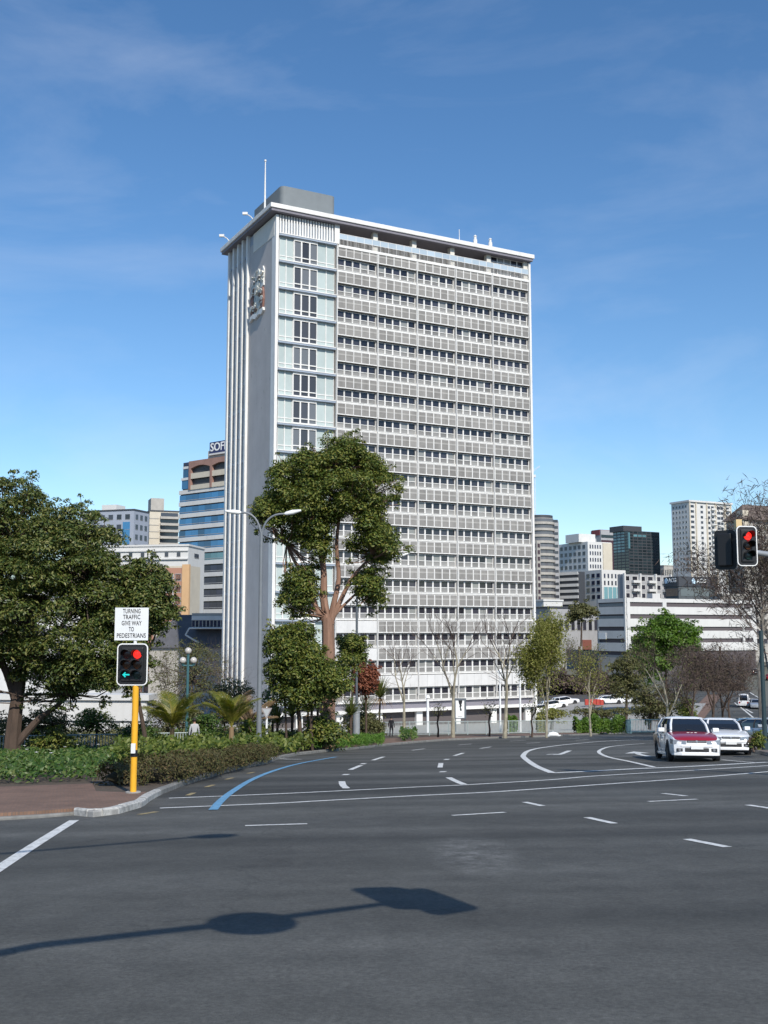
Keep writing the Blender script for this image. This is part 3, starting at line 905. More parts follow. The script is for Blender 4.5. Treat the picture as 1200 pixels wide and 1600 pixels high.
# --- narrow face: grey wall, cream panel, fins, crest
ub1 = FB.hit(385, 700)[0]                                     # where the fins end and the grey wall starts
mb = MB(); mb.box((ub1, 0.0, ZG), (LB - 0.25, -0.5, zs1 - 1.6), 0, FB); tpart(mb, 'end_wall', [M_TGREY])
mb = MB(); mb.box((ub1, -0.05, zs1 - 1.6), (LB - 0.25, -0.5, zr - 1.22), 0, FB); tpart(mb, 'end_wall_top', [M_LEDGE])
uc = FB.hit(396.5, 370)[0]
mb = MB(); mb.box((uc, 0.05, zs1 - 2.9), (LB - 0.3, -0.2, zr - 1.25), 0, FB); tpart(mb, 'cream_panel', [M_CREAM])
mb = MB(); mb.box((0.2, -0.9, ZG), (ub1, -1.2, zr - 1.23), 0, FB); tpart(mb, 'fin_recess', [M_LEDGE])
nf = 4
for k in range(nf + 1):
    u = 0.15 + (ub1 - 0.45) * k / nf
    mb = MB(); mb.box((u, 0.35, ZG + 2.0), (u + 0.55, -0.9, zr - 1.0), 0, FB); tpart(mb, 'fin', [M_TWHITE])
for i in range(NFL + 1):
    z = ZC[0] + (i - 0.3) * PITCHZ
    for k in range(nf):
        u = 0.15 + (ub1 - 0.45) * k / nf + 0.55
        w = (ub1 - 0.45) / nf - 0.55
        if ('fs',) not in _txt_cache:
            m1 = MB(); m1.box((0, 0.0, 0), (w, 0.8, 0.30)); _txt_cache[('fs',)] = m1.mesh('fin_bracket', [M_LEDGE])
            m1 = MB(); m1.box((0.08, 0.66, 0.0), (w - 0.08, 0.80, PITCHZ * 0.55)); _txt_cache[('fw',)] = m1.mesh('fin_window', [G_LOBBY])
        tput('fin_bracket', _txt_cache[('fs',)], FB, u, 0.05, z)
        if i < NFL: tput('fin_window', _txt_cache[('fw',)], FB, u, 0.0, z + PITCHZ * 0.3)
# little pale scars on the grey wall
for k in range(22):
    m1 = MB(); s = random.uniform(0.10, 0.30)
    uu = random.uniform(ub1 + 0.6, LB - 1.0); zz = ZC[-1] - random.uniform(2, 34)
    m1.box((uu, 0.012, zz), (uu + s, 0.0, zz + s * random.uniform(0.5, 2.0)), 0, FB); tpart(m1, 'wall_scar', [M_PANELU])
# ground floor: columns, fascia, glazing
zg1 = ZC[0] - WIN_H / 2 - LED_H - 0.05
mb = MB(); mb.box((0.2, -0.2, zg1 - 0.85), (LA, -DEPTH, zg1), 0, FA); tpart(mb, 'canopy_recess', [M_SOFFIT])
mb = MB(); mb.box((-0.1, 0.75, zg1 - 1.25), (LA + 0.1, -0.6, zg1 - 0.85), 0, FA); tpart(mb, 'canopy', [M_TWHITE])
for x in (467, 530, 592, 654.5, 714, 770.5, 824):
    u = FA.hit(x, 1110)[0]
    mb = MB(); mb.box((u - 0.48, 0.2, ZG - 1), (u + 0.48, -0.7, zg1 - 1.25), 0, FA); tpart(mb, 'ground_column', [M_TWHITE])
mb = MB(); wgl = LA / 30; hg = zg1 - 1.25 - ZG
mb.box((0, 0, 0), (0.08, 0.1, hg)); mb.box((0.08, 0, hg * 0.36), (wgl, 0.1, hg * 0.36 + 0.08)); mb.box((0.08, 0, hg - 0.1), (wgl, 0.1, hg))
ME_GF = mb.mesh('ground_window', [M_TWHITE2])
mb = MB(); mb.box((0.08, 0.04, hg * 0.36 + 0.08), (wgl, 0.07, hg - 0.1)); ME_GFP = mb.mesh('pane', [glass('ground_glass', (0.10, 0.12, 0.13), 0.05, 0.7, blind=(0.20, 0.22, 0.22), blind_p=0.5)])
mb = MB(); mb.box((0.08, 0.04, 0.0), (wgl, 0.07, hg * 0.36)); ME_GFL = mb.mesh('lower_panel', [mat('ground_infill', (0.38, 0.42, 0.40), 0.6, objvar=0.1)])
for k in range(30):
    p_ = tput('ground_window', ME_GF, FA, k * wgl, -1.2, ZG); link('pane', ME_GFP, p_); link('lower_panel', ME_GFL, p_)
# --- the crest: shield between two supporters over a ragged scroll, helm and plume above
crest = link('crest', MB().box((-0.1, 0, -0.1), (0.1, 0.05, 0.1)).mesh('crest', [M_TGREY]), tower, FB.p(LB * 0.5, 0.0, 0) - TO)
bpy.data.objects.remove(crest, do_unlink=True)
ucl, zcl = FB.hit(393.5, 462); ucr, zcr = FB.hit(414, 462)
zct = FB.hit(401, 424)[1]; zcb = FB.hit(401, 498)[1]
M_STONE = mat('crest_stone', (0.52, 0.53, 0.49), 0.7, var=0.45, scale=2.2, bump=0.6, bscale=4)
M_CRED = mat('crest_red', (0.22, 0.11, 0.085), 0.6, var=0.25, scale=2.0)
CW, CH = ucr - ucl, zct - zcb
def cpoly(pts, w0, w1):
    """outline in crest units: x 0..1, y 0..1"""
    m_ = MB()
    P = [FB.p(ucl + CW * x, w0, zcb + CH * y) for x, y in pts]
    m_.prism(P, FB.N * (w1 - w0))
    return m_
crest_o = tpart(cpoly([(0.30, 0.10), (0.42, 0.06), (0.62, 0.08), (0.72, 0.14), (0.74, 0.40), (0.68, 0.50), (0.5, 0.53), (0.32, 0.50), (0.26, 0.40)], 0.0, 0.22), 'crest_shield', [M_STONE])
for nm, pts, m_, w1 in (
    ('crest_supporter', [(0.05, 0.10), (0.22, 0.14), (0.25, 0.40), (0.22, 0.50), (0.08, 0.54), (0.0, 0.44), (0.05, 0.28)], M_CRED, 0.28),
    ('crest_supporter', [(0.78, 0.14), (0.95, 0.12), (1.0, 0.30), (0.97, 0.46), (0.93, 0.56), (0.78, 0.52), (0.75, 0.34)], M_CRED, 0.28),
    ('crest_scroll', [(-0.04, -0.02), (0.18, 0.03), (0.40, -0.02), (0.66, 0.03), (0.86, 0.0), (1.02, 0.06), (0.98, 0.13), (0.74, 0.12), (0.50, 0.07), (0.26, 0.12), (0.04, 0.09)], M_TWHITE, 0.32),
    ('crest_helm', [(0.30, 0.54), (0.66, 0.54), (0.72, 0.66), (0.60, 0.74), (0.40, 0.74), (0.28, 0.66)], M_STONE, 0.30),
    ('crest_mantling', [(0.02, 0.56), (0.26, 0.55), (0.30, 0.70), (0.20, 0.80), (0.24, 0.90), (0.12, 0.86), (0.06, 0.74), (0.10, 0.66)], M_STONE, 0.2),
    ('crest_mantling', [(0.74, 0.56), (0.98, 0.58), (0.96, 0.72), (1.0, 0.90), (0.90, 1.0), (0.84, 0.84), (0.78, 0.76), (0.74, 0.66)], M_TWHITE, 0.2),
    ('crest_plume', [(0.36, 0.75), (0.64, 0.75), (0.70, 0.90), (0.60, 1.0), (0.52, 0.92), (0.42, 0.98), (0.34, 0.88)], M_STONE, 0.26)):
    tpart(cpoly(pts, 0.0, w1), nm, [m_], bevel=0.05)

rr_c = random.Random(31)
for k in range(34):                                            # small carved lumps that break up the relief
    x = rr_c.uniform(0.08, 0.94); y = rr_c.uniform(0.10, 0.95); a = rr_c.uniform(0.05, 0.11); n_ = rr_c.choice((4, 5, 6))
    pts = [(x + a * 1.3 * rr_c.uniform(.6, 1.1) * math.cos(2 * math.pi * j / n_), y + a * .55 * rr_c.uniform(.6, 1.1) * math.sin(2 * math.pi * j / n_)) for j in range(n_)]
    tpart(cpoly(pts, 0.1, rr_c.uniform(0.30, 0.48)), 'crest_carving', [rr_c.choice((M_STONE, M_STONE, M_STONE, M_TGREY, M_BROWN, M_CREAM))])
# ================================================================== BACKGROUND BUILDINGS
def col_x(P, D, px, z=8.0):
    """length along direction D from P at which the image column px is reached"""
    k = (px - 600.0) / F
    # x = k * (y cos p + (z - EYE) sin p)
    c = math.cos(PITCH); s = (z - EYE) * math.sin(PITCH)
    return (k * (P.y * c + s) - P.x) / (D.x - k * D.y * c)
class Block:
    """a building with a near corner seen at pixel column x0; the left face runs back to column xl, the right face to column xr"""
    def __init__(self, name, label, x0, xl, xr, depth, ytop, ybot=None, ang=ANG_A, zb=None, cat='building'):
        self.A = Vector((math.sin(ang), math.cos(ang), 0)); self.B = Vector((-math.cos(ang), math.sin(ang), 0))
        P = at(x0, 980, depth); self.P = P
        self.z1 = at(x0, ytop, depth).z
        self.z0 = zb if zb is not None else gz(P.x, P.y) - 0.3
        self.la = col_x(P, self.A, xr); self.lb = col_x(P, self.B, xl)
        if not (0 < self.la < 150 and 0 < self.lb < 150): print('BLOCK SIZE', name, self.la, self.lb); self.la = min(max(self.la, 5), 80) if self.la > 0 else 12; self.lb = min(max(self.lb, 5), 80) if self.lb > 0 else 12
        self.fa = Frame(P, self.A); self.fb = Frame(P + self.B * self.lb, -self.B)
        self.root = thing(name, label, cat, (P.x, P.y, self.z0))
        self.o = Vector((P.x, P.y, self.z0))
        self.cache = {}
    def part(self, mb, name, mats, **k):
        mb.v = [tuple(Vector(p) - self.o) for p in mb.v]
        return mb.build(name, mats, self.root, **k)
    def box(self, name, fr, u0, u1, w0, w1, z0, z1, m, **k):
        mb = MB(); mb.box((u0, w0, z0), (u1, w1, z1), 0, fr)
        return self.part(mb, name, [m], **k)
    def body(self, m, name='wall', z1=None):
        return self.box(name, self.fa, 0, self.la, 0, -self.lb, self.z0, z1 or self.z1, m)
    def put(self, name, me, fr, u, w, z):
        return link(name, me, self.root, fr.p(u, w, z) - self.o, (0, 0, fr.rz))
    def window(self, fr, u, z, w, h, g, frame=None, depth=0.12):
        key = (round(w, 2), round(h, 2), g.name, frame.name if frame else '')
        if key not in self.cache:
            if frame:
                t = min(w, h) * 0.08
                a = MB(); a.box((0, -0.05, 0), (t, 0.05, h)); a.box((w - t, -0.05, 0), (w, 0.05, h)); a.box((t, -0.05, 0), (w - t, 0.05, t)); a.box((t, -0.05, h - t), (w - t, 0.05, h))
                a.box((t, -0.02, t), (w - t, 0.04, h - t), 1)
                self.cache[key] = a.mesh('window', [frame, g])
            else:
                a = MB(); a.box((0, -0.04, 0), (w, 0.10, h), 0); a.box((-0.06, -0.10, -0.10), (w + 0.06, 0.05, 0.0), 1)
                self.cache[key] = a.mesh('window', [g, M_CONC])
        return self.put('window', self.cache[key], fr, u, 0.0, z)
    def grid(self, fr, L, nc, z0, z1, nr, fw, fh, g, frame=None, m0=0.04, skip=None):
        cw = L * (1 - 2 * m0) / nc; rh = (z1 - z0) / nr
        for r in range(nr):
            for c in range(nc):
                if skip and skip(r, c): continue
                self.window(fr, L * m0 + c * cw + cw * (1 - fw) / 2, z0 + r * rh + rh * (1 - fh) / 2, cw * fw, rh * fh, g, frame)
    def zy(self, y, px=None):
        """height at the near corner seen at image row y"""
        return at(px or (600 + F * self.P.x / self.P.y), y, self.P.y).z

M_BWHITE = mat('city_white', (0.62, 0.61, 0.585), 0.6, var=0.06, scale=0.2, dirt=0.15)
M_BGREY = mat('city_grey', (0.34, 0.34, 0.345), 0.7, var=0.1, scale=0.3, dirt=0.15)
M_BCREAM = mat('city_cream', (0.56, 0.50, 0.40), 0.7, var=0.08, scale=0.3, dirt=0.12)
M_BORANGE = mat('city_orange', (0.60, 0.38, 0.20), 0.7, var=0.08, scale=0.4)
M_BPINK = mat('city_brick_pink', (0.30, 0.175, 0.14), 0.75, var=0.15, scale=0.6)
M_BDARK = mat('city_dark', (0.055, 0.058, 0.065), 0.5, var=0.15)
M_SLATE = mat('slate_roof', (0.085, 0.085, 0.095), 0.7, var=0.2, scale=0.8)
M_BSTONE = mat('city_stone', (0.40, 0.375, 0.335), 0.8, var=0.15, scale=0.5)
M_TILE = mat('roof_tile_brown', (0.13, 0.10, 0.085), 0.8, var=0.2, scale=0.8)
G_BLUE = glass('glass_blue', (0.035, 0.15, 0.30), 0.08, 0.45)
G_NAVY = glass('glass_navy', (0.022, 0.026, 0.055), 0.08, 0.35, spec=0.5)
G_DARK = glass('glass_dark', (0.035, 0.035, 0.045), 0.1, 0.5)
G_MAROON = glass('opening_dark', (0.065, 0.045, 0.055), 0.6, 0.25, spec=0.3)
G_GREEN = glass('glass_green_black', (0.018, 0.028, 0.032), 0.06, 0.45)
G_TEALG = glass('glass_teal', (0.10, 0.22, 0.25), 0.08, 0.3)

# ---- blue banded tower with the sign, behind the office tower on the left
b = Block('banded_tower', 'blue and white banded office tower with a lettered rooftop sign', 420, 276, 520, 292, 768, ang=R(61.0))
D_S = Vector((0.77, -0.637, 0))
# its visible face runs to the right and towards the camera
PL = at(276.5, 980, 322.0)
b.z0 = gz(PL.x, PL.y) - 0.3; b.o = Vector((PL.x, PL.y, b.z0)); b.root.location = b.o
fs = Frame(PL, D_S)
LS = fs.hit(372, 800)[0]
z8 = lambda y: fs.hit(300, y)[1]
mb = MB(); mb.box((0, -0.4, b.z0), (LS, -16, z8(764)), 0, fs); b.part(mb, 'core', [M_BDARK])
ztop_ = fs.hit(282, 767)[1]
pit = fs.hit(300, 786)[1] - fs.hit(300, 804.6)[1]
def sglass(z0, z1, u0, u1, g, n):
    w = (u1 - u0) / n
    for k in range(n):
        mb = MB(); mb.box((0.03, 0, 0), (w - 0.03, 0.12, z1 - z0)); me = mb.mesh('window', [g])
        b.put('window', me, fs, u0 + k * w, 0.0, z0)
for i in range(13):
    zt = ztop_ - i * pit
    mb = MB(); mb.box((-0.1 if i < 5 else 0.0, 0.25, zt - pit * 0.34), (LS, -0.4, zt), 0, fs); b.part(mb, 'white_band', [M_BWHITE])
    g = G_BLUE if i < 5 else (G_TEALG if i == 5 else G_NAVY)
    sglass(zt - pit, zt - pit * 0.42, 0.0, LS, g, 9)
    mb = MB(); mb.box((0, 0.10, zt - pit * 0.90), (LS, -0.1, zt - pit * 0.86), 0, fs); b.part(mb, 'glazing_bar', [M_BGREY])
mb = MB(); mb.box((-0.0, 0.12, z8(772) - 14 * pit), (LS, -15, ztop_ - 13 * pit), 0, fs); b.part(mb, 'podium', [M_BGREY])
# upper storeys: narrow blue strip on the left, pink loggias with arches
z_u = ztop_; zu1 = fs.hit(300, 722)[1]
ua = fs.hit(297.5, 745)[0]
mb = MB(); mb.box((1.0, -0.35, z_u), (LS, -14, zu1 + 0.2), 0, fs); b.part(mb, 'upper_core', [M_BDARK])
for k, (y0, y1) in enumerate(((733, 747), (750.5, 764))):
    za, zb_ = fs.hit(290, y0)[1], fs.hit(290, y1)[1]
    mb = MB(); mb.box((1.6 - k * 0.7, 0, zb_), (ua, -0.3, za), 0, fs); b.part(mb, 'window', [G_BLUE])
    mb = MB(); mb.box((1.4 - k * 0.7, 0.2, za), (ua, -0.3, za + 0.75), 0, fs); b.part(mb, 'white_band', [M_BWHITE])
mb = MB(); mb.box((2.0, 0.0, fs.hit(290, 728)[1]), (ua, -0.3, zu1 + 0.1), 0, fs); b.part(mb, 'window', [G_NAVY])
zf0, zf1 = fs.hit(310, 764)[1], fs.hit(310, 719.5)[1]
bayu = [fs.hit(x, 745)[0] for x in (297.5, 330.5, 362)]
for k in range(3):
    mb = MB(); mb.box((bayu[k] - 0.15, 0.6, zf0), (bayu[k] + 0.75, -0.3, zf1), 0, fs); b.part(mb, 'pier', [M_BPINK])
for k in range(2):
    u0, u1 = bayu[k] + 0.75, bayu[k + 1] - 0.15
    zs_, zc_ = fs.hit(312, 731)[1], fs.hit(312, 727)[1]
    pts = [(u0, zf1), (u1, zf1)] + [(u1 - (u1 - u0) * t / 8, zs_ + (zc_ - zs_) * math.sin(math.pi * t / 8)) for t in range(9)]
    mb = MB(); mb.prism([fs.p(u, -0.3, z) for u, z in pts], fs.N * 0.9); b.part(mb, 'arch', [M_BPINK])
    for y0, y1 in ((738.5, 747), (757, 764)):
        mb = MB(); mb.box((u0, 0.5, fs.hit(312, y1)[1]), (u1, 0.2, fs.hit(312, y0)[1]), 0, fs); b.part(mb, 'balcony_front', [M_BCREAM])
mb = MB(); mb.box((fs.hit(321, 712)[0], -1.0, zf1), (LS, -10, fs.hit(330, 703)[1]), 0, fs); b.part(mb, 'roof_room', [M_BSTONE])
us = fs.hit(325.5, 700)[0]
zsg0, zsg1 = fs.hit(330, 708)[1], fs.hit(330, 690.5)[1]
mb = MB(); mb.box((us, -0.5, zsg0), (LS, -0.9, zsg1), 0, fs); sg = b.part(mb, 'sign_board', [mat('sign_navy', (0.03, 0.035, 0.11), 0.4)])
mb = MB(); mb.box((us - 0.2, -0.45, zsg0 - 0.5), (LS, -0.95, zsg0 - 0.02), 0, fs); b.part(mb, 'sign_sill', [M_BWHITE])
tm = text_mesh('SOFRA', (zsg1 - zsg0) * 1.02, mat('letter_white', (0.8, 0.8, 0.78), 0.5), 0.04, 'LEFT', 0.05)
tl = link('lettering', tm, sg, fs.p(us + 0.35, -0.45, (zsg0 + zsg1) / 2) - b.o, (math.pi / 2, 0, fs.rz))

# ---- left: apartments, pale blocks
def simple_block(name, label, x0, xl, xr, depth, ytop, wall, g, rows, cols_a, cols_b, ang=ANG_A, ybase=985, roof=None, fw=0.55, fh=0.5, frame=None, zlow=None, cap=0.5):
    q = Block(name, label, x0, xl, xr, depth, ytop, ang=ang)
    q.body(wall)
    zt = q.z1 - cap; zl = q.zy(ybase)
    if cols_a: q.grid(q.fa, q.la, cols_a, zl, zt, rows, fw, fh, g, frame)
    if cols_b: q.grid(q.fb, q.lb, cols_b, zl, zt, rows, fw, fh, g, frame)
    mb = MB(); mb.box((-0.25, 0.25, q.z1 - 0.02), (q.la + 0.25, -q.lb - 0.25, q.z1 + 0.45), 0, q.fa); q.part(mb, 'parapet', [roof or wall])
    return q
q = simple_block('apartment_block', 'cream apartment block with balcony tiers and a plain lift tower on top', 229.5, 205, 276, 410, 798.5, M_BCREAM, G_DARK, 5, 0, 2, ang=R(70), ybase=862, roof=M_BDARK)
pitq = (q.zy(800) - q.zy(862)) / 6
for i in range(6):
    z = q.zy(862) + i * pitq
    q.box('balcony', q.fa, q.la * 0.36, q.la, 1.5, 0, z, z + pitq * 0.36, M_BSTONE)
    q.box('balcony_opening', q.fa, q.la * 0.38, q.la * 0.98, 0.04, -0.2, z + pitq * 0.42, z + pitq * 0.97, G_DARK)
    q.box('floor_line', q.fa, 0, q.la * 0.34, 0.12, 0, z, z + 0.3, M_BSTONE)
q.box('lift_tower', q.fa, q.la * 0.05, q.la * 0.5, -1, -9, q.z1, q.zy(777.5), M_BSTONE)
q = simple_block('stepped_block', 'pale blue grey block with a row of windows peeping over the big left tree', 205, 120, 229, 385, 797, mat('city_bluegrey', (0.33, 0.36, 0.42), 0.7, var=0.06, scale=0.3), G_DARK, 4, 3, 6, ang=R(18), ybase=862, roof=M_BDARK)
q.box('roof_room', q.fb, q.lb * 0.35, q.lb * 0.62, -2, -8, q.z1 + 0.45, q.zy(786), M_BWHITE)
q.box('window_strip', q.fb, q.lb * 0.80, q.lb * 0.93, 0.06, -0.1, q.zy(850), q.zy(815), G_BLUE)
q = simple_block('white_block', 'low white block with square windows above the orange facade', 292, 150, 318, 275, 853, M_BWHITE, G_DARK, 1, 1, 7, ang=R(10), ybase=872, frame=None, fw=0.3, fh=0.55, cap=1.2)
q.box('cornice', q.fb, 0, q.lb, 0.5, 0, q.zy(874), q.zy(872), M_BWHITE)
q.box('cornice', q.fb, 0, q.lb, 0.35, 0, q.zy(861), q.zy(859), M_BWHITE)
q = Block('orange_block', 'cream and orange block with paired windows behind the signal sign', 294.5, 40, 312, 232, 884, ang=R(12))
q.body(M_BCREAM)
zz = [q.zy(y) for y in (884, 896, 907, 915, 926, 934, 946, 954, 966)]
q.box('corner_pilaster', q.fb, q.lb - 1.6, q.lb + 0.05, 0.35, -0.4, q.z0, q.z1 + 0.3, M_BORANGE)
for k in range(5):
    uo = q.lb - 5.6 - k * 6.4
    q.box('infill_strip', q.fb, uo, uo + 4.0, 0.02, -0.2, q.z0, q.zy(887), mat('city_salmon', (0.42, 0.22, 0.15), 0.75))
    for (y1, y0) in ((896, 908), (915, 926), (933, 945), (952, 964), (971, 983)):
        for s in (0.25, 2.25):
            q.window(q.fb, uo + s, q.zy(y0), 1.5, q.zy(y1) - q.zy(y0), G_DARK, M_BGREY)
    q.box('drain_pipe', q.fb, uo + 1.9, uo + 2.08, 0.3, 0.1, q.z0, q.zy(897), M_BWHITE)
# ---- dark slate building beside the tower
q = Block('slate_roof_hall', 'low hall with dark slate roof and white roof edge left of the tower fins', 352, 235, 430, 190, 985, ang=R(8))
zt = q.zy(1012)
q.body(M_BSTONE, z1=zt)
mb = MB()
A0, A1 = q.fb.p(-0.5, 0.6, zt), q.fb.p(q.lb + 20, 0.6, zt)
B0, B1 = q.fb.p(q.lb * 0.28, -3.5, q.zy(960)), q.fb.p(q.lb + 20, -3.5, q.zy(960))
mb.add([A0, A1, B1, B0, A0 + q.fb.N * -12, A1 + q.fb.N * -12], [(0, 1, 2, 3), (3, 2, 5, 4), (0, 3, 4), (1, 5, 2), (0, 4, 5, 1)])
q.part(mb, 'roof', [M_SLATE])
fr = q.fb
e = [fr.hit(x, y) for x, y in ((351, 981.5), (298, 981.5), (292, 992), (313, 1004.5))]
for k in range(3):
    (u0, z0), (u1, z1) = e[k], e[k + 1]
    mb = MB(); mb.tube([fr.p(u0, 0.75 - 0.02 * k, z0), fr.p(u1, 0.75 - 0.02 * k, z1)], 0.16, 6); q.part(mb, 'roof_edge', [M_BWHITE])
u0, u1 = fr.hit(301, 975)[0], fr.hit(352, 975)[0]
q.box('upper_wall', fr, u0, u1 + 6, 0.5, -6, fr.hit(320, 982)[1], fr.hit(320, 958)[1], M_BSTONE)
q.box('white_lintel', fr, u0, u1 + 5.9, 0.62, 0.3, fr.hit(320, 969)[1], fr.hit(320, 962.5)[1], M_BWHITE)
for k in range(9):
    w = (u1 - u0) / 9
    mb = MB(); mb.box((u0 + k * w + 0.08, 0.55, fr.hit(320, 979.5)[1]), (u0 + (k + 1) * w - 0.12, 0.3, fr.hit(320, 969.5)[1]), 0, fr); q.part(mb, 'window', [G_NAVY])
# ---- white low pavilion behind the left hedge
q = simple_block('white_pavilion', 'long low white pavilion seen under the left tree canopy', 232, -140, 246, 92, 1094, M_BWHITE, G_DARK, 1, 0, 0, ang=R(5), ybase=1120)
q.box('dark_band', q.fb, 0, q.lb, 0.05, -0.1, q.zy(1129), q.zy(1126.5), M_BDARK)
q = simple_block('white_warehouse', 'pale building glimpsed in bits between the leaves of the left tree', 172, -160, 200, 130, 930, M_BWHITE, G_DARK, 4, 0, 8, ang=R(6), ybase=1070)

# ---- right: round tower, grid offices, glass block, apartments, car park
def round_tower():
    P = at(846, 980, 430.0); r = 5.4
    z0 = gz(P.x, P.y); zt = at(846, 811, 430).z
    t = thing('round_tower', 'grey rounded apartment tower with balcony rings, right of the office tower', 'building', (P.x, P.y, z0))
    mb = MB(); mb.tube([(0, 0, 0), (0, 0, zt - z0)], r, 28); mb.build('wall', [M_BSTONE], t, smooth_=True)
    n = 19; h = (zt - z0) / n
    mbr = MB(); mbr.tube([(0, 0, 0), (0, 0, h * 0.38)], r + 0.55, 28); ring = mbr.mesh('balcony', [M_BSTONE], True)
    mbw = MB(); mbw.tube([(0, 0, 0), (0, 0, h * 0.5)], r + 0.03, 28); wr = mbw.mesh('window_ring', [glass('glass_ring', (0.13, 0.13, 0.14), 0.2, 0.2)], True)
    for i in range(n):
        link('balcony', ring, t, (0, 0, i * h)); link('window_ring', wr, t, (0, 0, i * h + h * 0.42))
    mb = MB(); mb.tube([(0, 0, zt - z0), (0, 0, zt - z0 + 1.2)], r * 0.96, 28); mb.build('roof', [M_BDARK], t, smooth_=True)
    mb = MB(); mb.box((r * 0.75, -1, 0), (r + 2.0, 4, zt - z0 - 1)); mb.build('side_wing', [M_BGREY], t)
    for i in range(n): mb = MB(); mb.box((r * 0.9, -1.05, i * h + h * 0.4), (r + 1.7, -0.9, i * h + h * 0.85)); mb.build('window', [G_DARK], t)
round_tower()
q = Block('annex_block', 'narrow brown window strip building between the office tower and the round tower', 841, 828, 846, 400, 845, ang=R(50))
q.body(M_BSTONE)
q.grid(q.fa, q.la, 1, q.zy(940), q.z1 - 0.5, 9, 0.75, 0.6, G_MAROON)
q.grid(q.fb, q.lb, 1, q.zy(940), q.z1 - 0.5, 9, 0.75, 0.6, G_MAROON)
q = Block('upper_white_office', 'higher white office block with small square windows in rows', 921, 860, 958, 500, 846)
q.body(M_BWHITE)
q.grid(q.fb, q.lb, 8, q.zy(900), q.zy(848.5), 5, 0.58, 0.55, G_NAVY)
q.grid(q.fa, q.la * 0.62, 5, q.zy(900), q.zy(848.5), 5, 0.5, 0.55, G_NAVY, m0=0.08)
q.box('end_bay', q.fa, q.la * 0.62, q.la, 0.4, -3, q.z0, q.z1 - 0.4, M_BCREAM)
q.box('roof_room', q.fa, -2.0, q.la * 0.55, -4, -14, q.z1, q.zy(833), M_BWHITE)
q.box('roof_plant', q.fb, q.lb * 0.40, q.lb * 0.72, -5, -12, q.z1, q.zy(838), M_BGREY)
q = Block('lower_white_office', 'lower white office block with a dark striped wing at its left', 942, 907, 979, 430, 890)
q.body(M_BWHITE)
q.grid(q.fb, q.lb, 4, q.zy(938), q.zy(893), 4, 0.6, 0.55, G_NAVY)
q.grid(q.fa, q.la * 0.85, 5, q.zy(916), q.zy(894), 2, 0.42, 0.6, G_NAVY, m0=0.05)
q.box('curtain_wall', q.fa, 0.6, q.la * 0.95, 0.08, -0.2, q.zy(938), q.zy(917), G_TEALG)
for k in range(6): q.box('mullion', q.fa, 0.6 + k * q.la * 0.18, 0.85 + k * q.la * 0.18, 0.2, 0, q.zy(938), q.zy(917), M_BWHITE)
q = Block('striped_wing', 'curving office wing striped black and white below the higher white block', 905, 868, 915, 428, 893, ang=R(52))
q.body(M_BDARK)
for i in range(6):
    z = q.zy(944) + i * (q.zy(893) - q.zy(944)) / 5.5
    q.box('white_band', q.fb, 0, q.lb, 0.3, -0.5, z, z + (q.zy(893) - q.zy(944)) / 5.5 * 0.48, M_BWHITE)
q = Block('glass_office', 'dark green black glass office block with a teal corner', 986, 961, 1034, 560, 829)
q.body(M_BDARK)
nr = 16; zb_ = q.zy(905)
for fr, L, nc in ((q.fb, q.lb, 4), (q.fa, q.la, 7)):
    for r in range(nr):
        for c in range(nc):
            g = G_TEALG if (fr is q.fb and r > 8 and c < 3) else G_GREEN
            if fr is q.fa and r == nr - 2 and 1 <= c <= 3: g = G_TEALG
            h = (q.z1 - zb_) / nr
            q.window(fr, L * c / nc + 0.1, zb_ + r * h + 0.1, L / nc - 0.25, h - 0.3, g, M_BDARK)
q.box('roof_room', q.fa, -1.0, q.la * 0.55, -3, -14, q.z1, q.zy(820.5), M_BDARK)
q.box('edge_strip', q.fa, -0.4, 0.5, 0.35, -0.4, q.zy(857), q.zy(832), G_TEALG)
q.box('balcony_edge', q.fa, q.la - 0.5, q.la + 0.8, -1, -6, q.zy(900), q.zy(852), G_GREEN)
q = Block('red_capped_office', 'grey office with dark red cap peeping behind the white block', 942, 926, 962, 640, 828)
q.body(M_BGREY)
q.box('red_cap', q.fb, q.lb * 0.1, q.lb * 0.9, 0.2, -8, q.z1 - 3, q.z1 + 0.3, mat('city_red', (0.22, 0.03, 0.035), 0.5))
q.box('window_band', q.fa, 0.2, q.la, 0.1, -0.2, q.z1 - 4.6, q.z1 - 2.8, G_GREEN)
q.box('window_band', q.fa, 0.2, q.la, 0.1, -0.2, q.z0, q.z1 - 6.0, mat('city_plum', (0.06, 0.025, 0.035), 0.5))
q = Block('balcony_apartments', 'grey mid rise apartments with stacked balconies behind the car park', 976, 966, 1048, 370, 897)
q.body(M_BGREY)
nr = 3; h = (q.z1 - q.zy(937)) / nr
for r in range(nr):
    z = q.zy(937) + r * h
    for c in range(6):
        u = q.la * (c + 0.08) / 6; w = q.la / 6
        q.window(q.fa, u, z + h * 0.2, w * 0.70, h * 0.62, G_DARK, M_BWHITE)
        if c % 2 == 1: q.box('balcony', q.fa, u - w * 0.1, u + w * 0.8, 1.3, 0, z, z + h * 0.30, M_BWHITE)
for c in range(4): q.box('pier', q.fa, q.la * c / 3 - 0.3, q.la * c / 3 + 0.3, 0.9, 0, q.z0, q.z1 + 0.3, M_BWHITE)
q = Block('college_building', 'dark low building with two white lettered rooftop signs behind the car park', 1062, 1040, 1122, 318, 901, ang=R(66))
q.body(mat('city_charcoal', (0.085, 0.095, 0.10), 0.6, var=0.1))
q.box('parapet', q.fa, -0.1, q.la, 0.25, -0.3, q.zy(916), q.z1 + 0.1, M_BDARK); q.box('parapet', q.fb, 0, q.lb, 0.25, -0.3, q.zy(916), q.z1 + 0.1, M_BDARK)
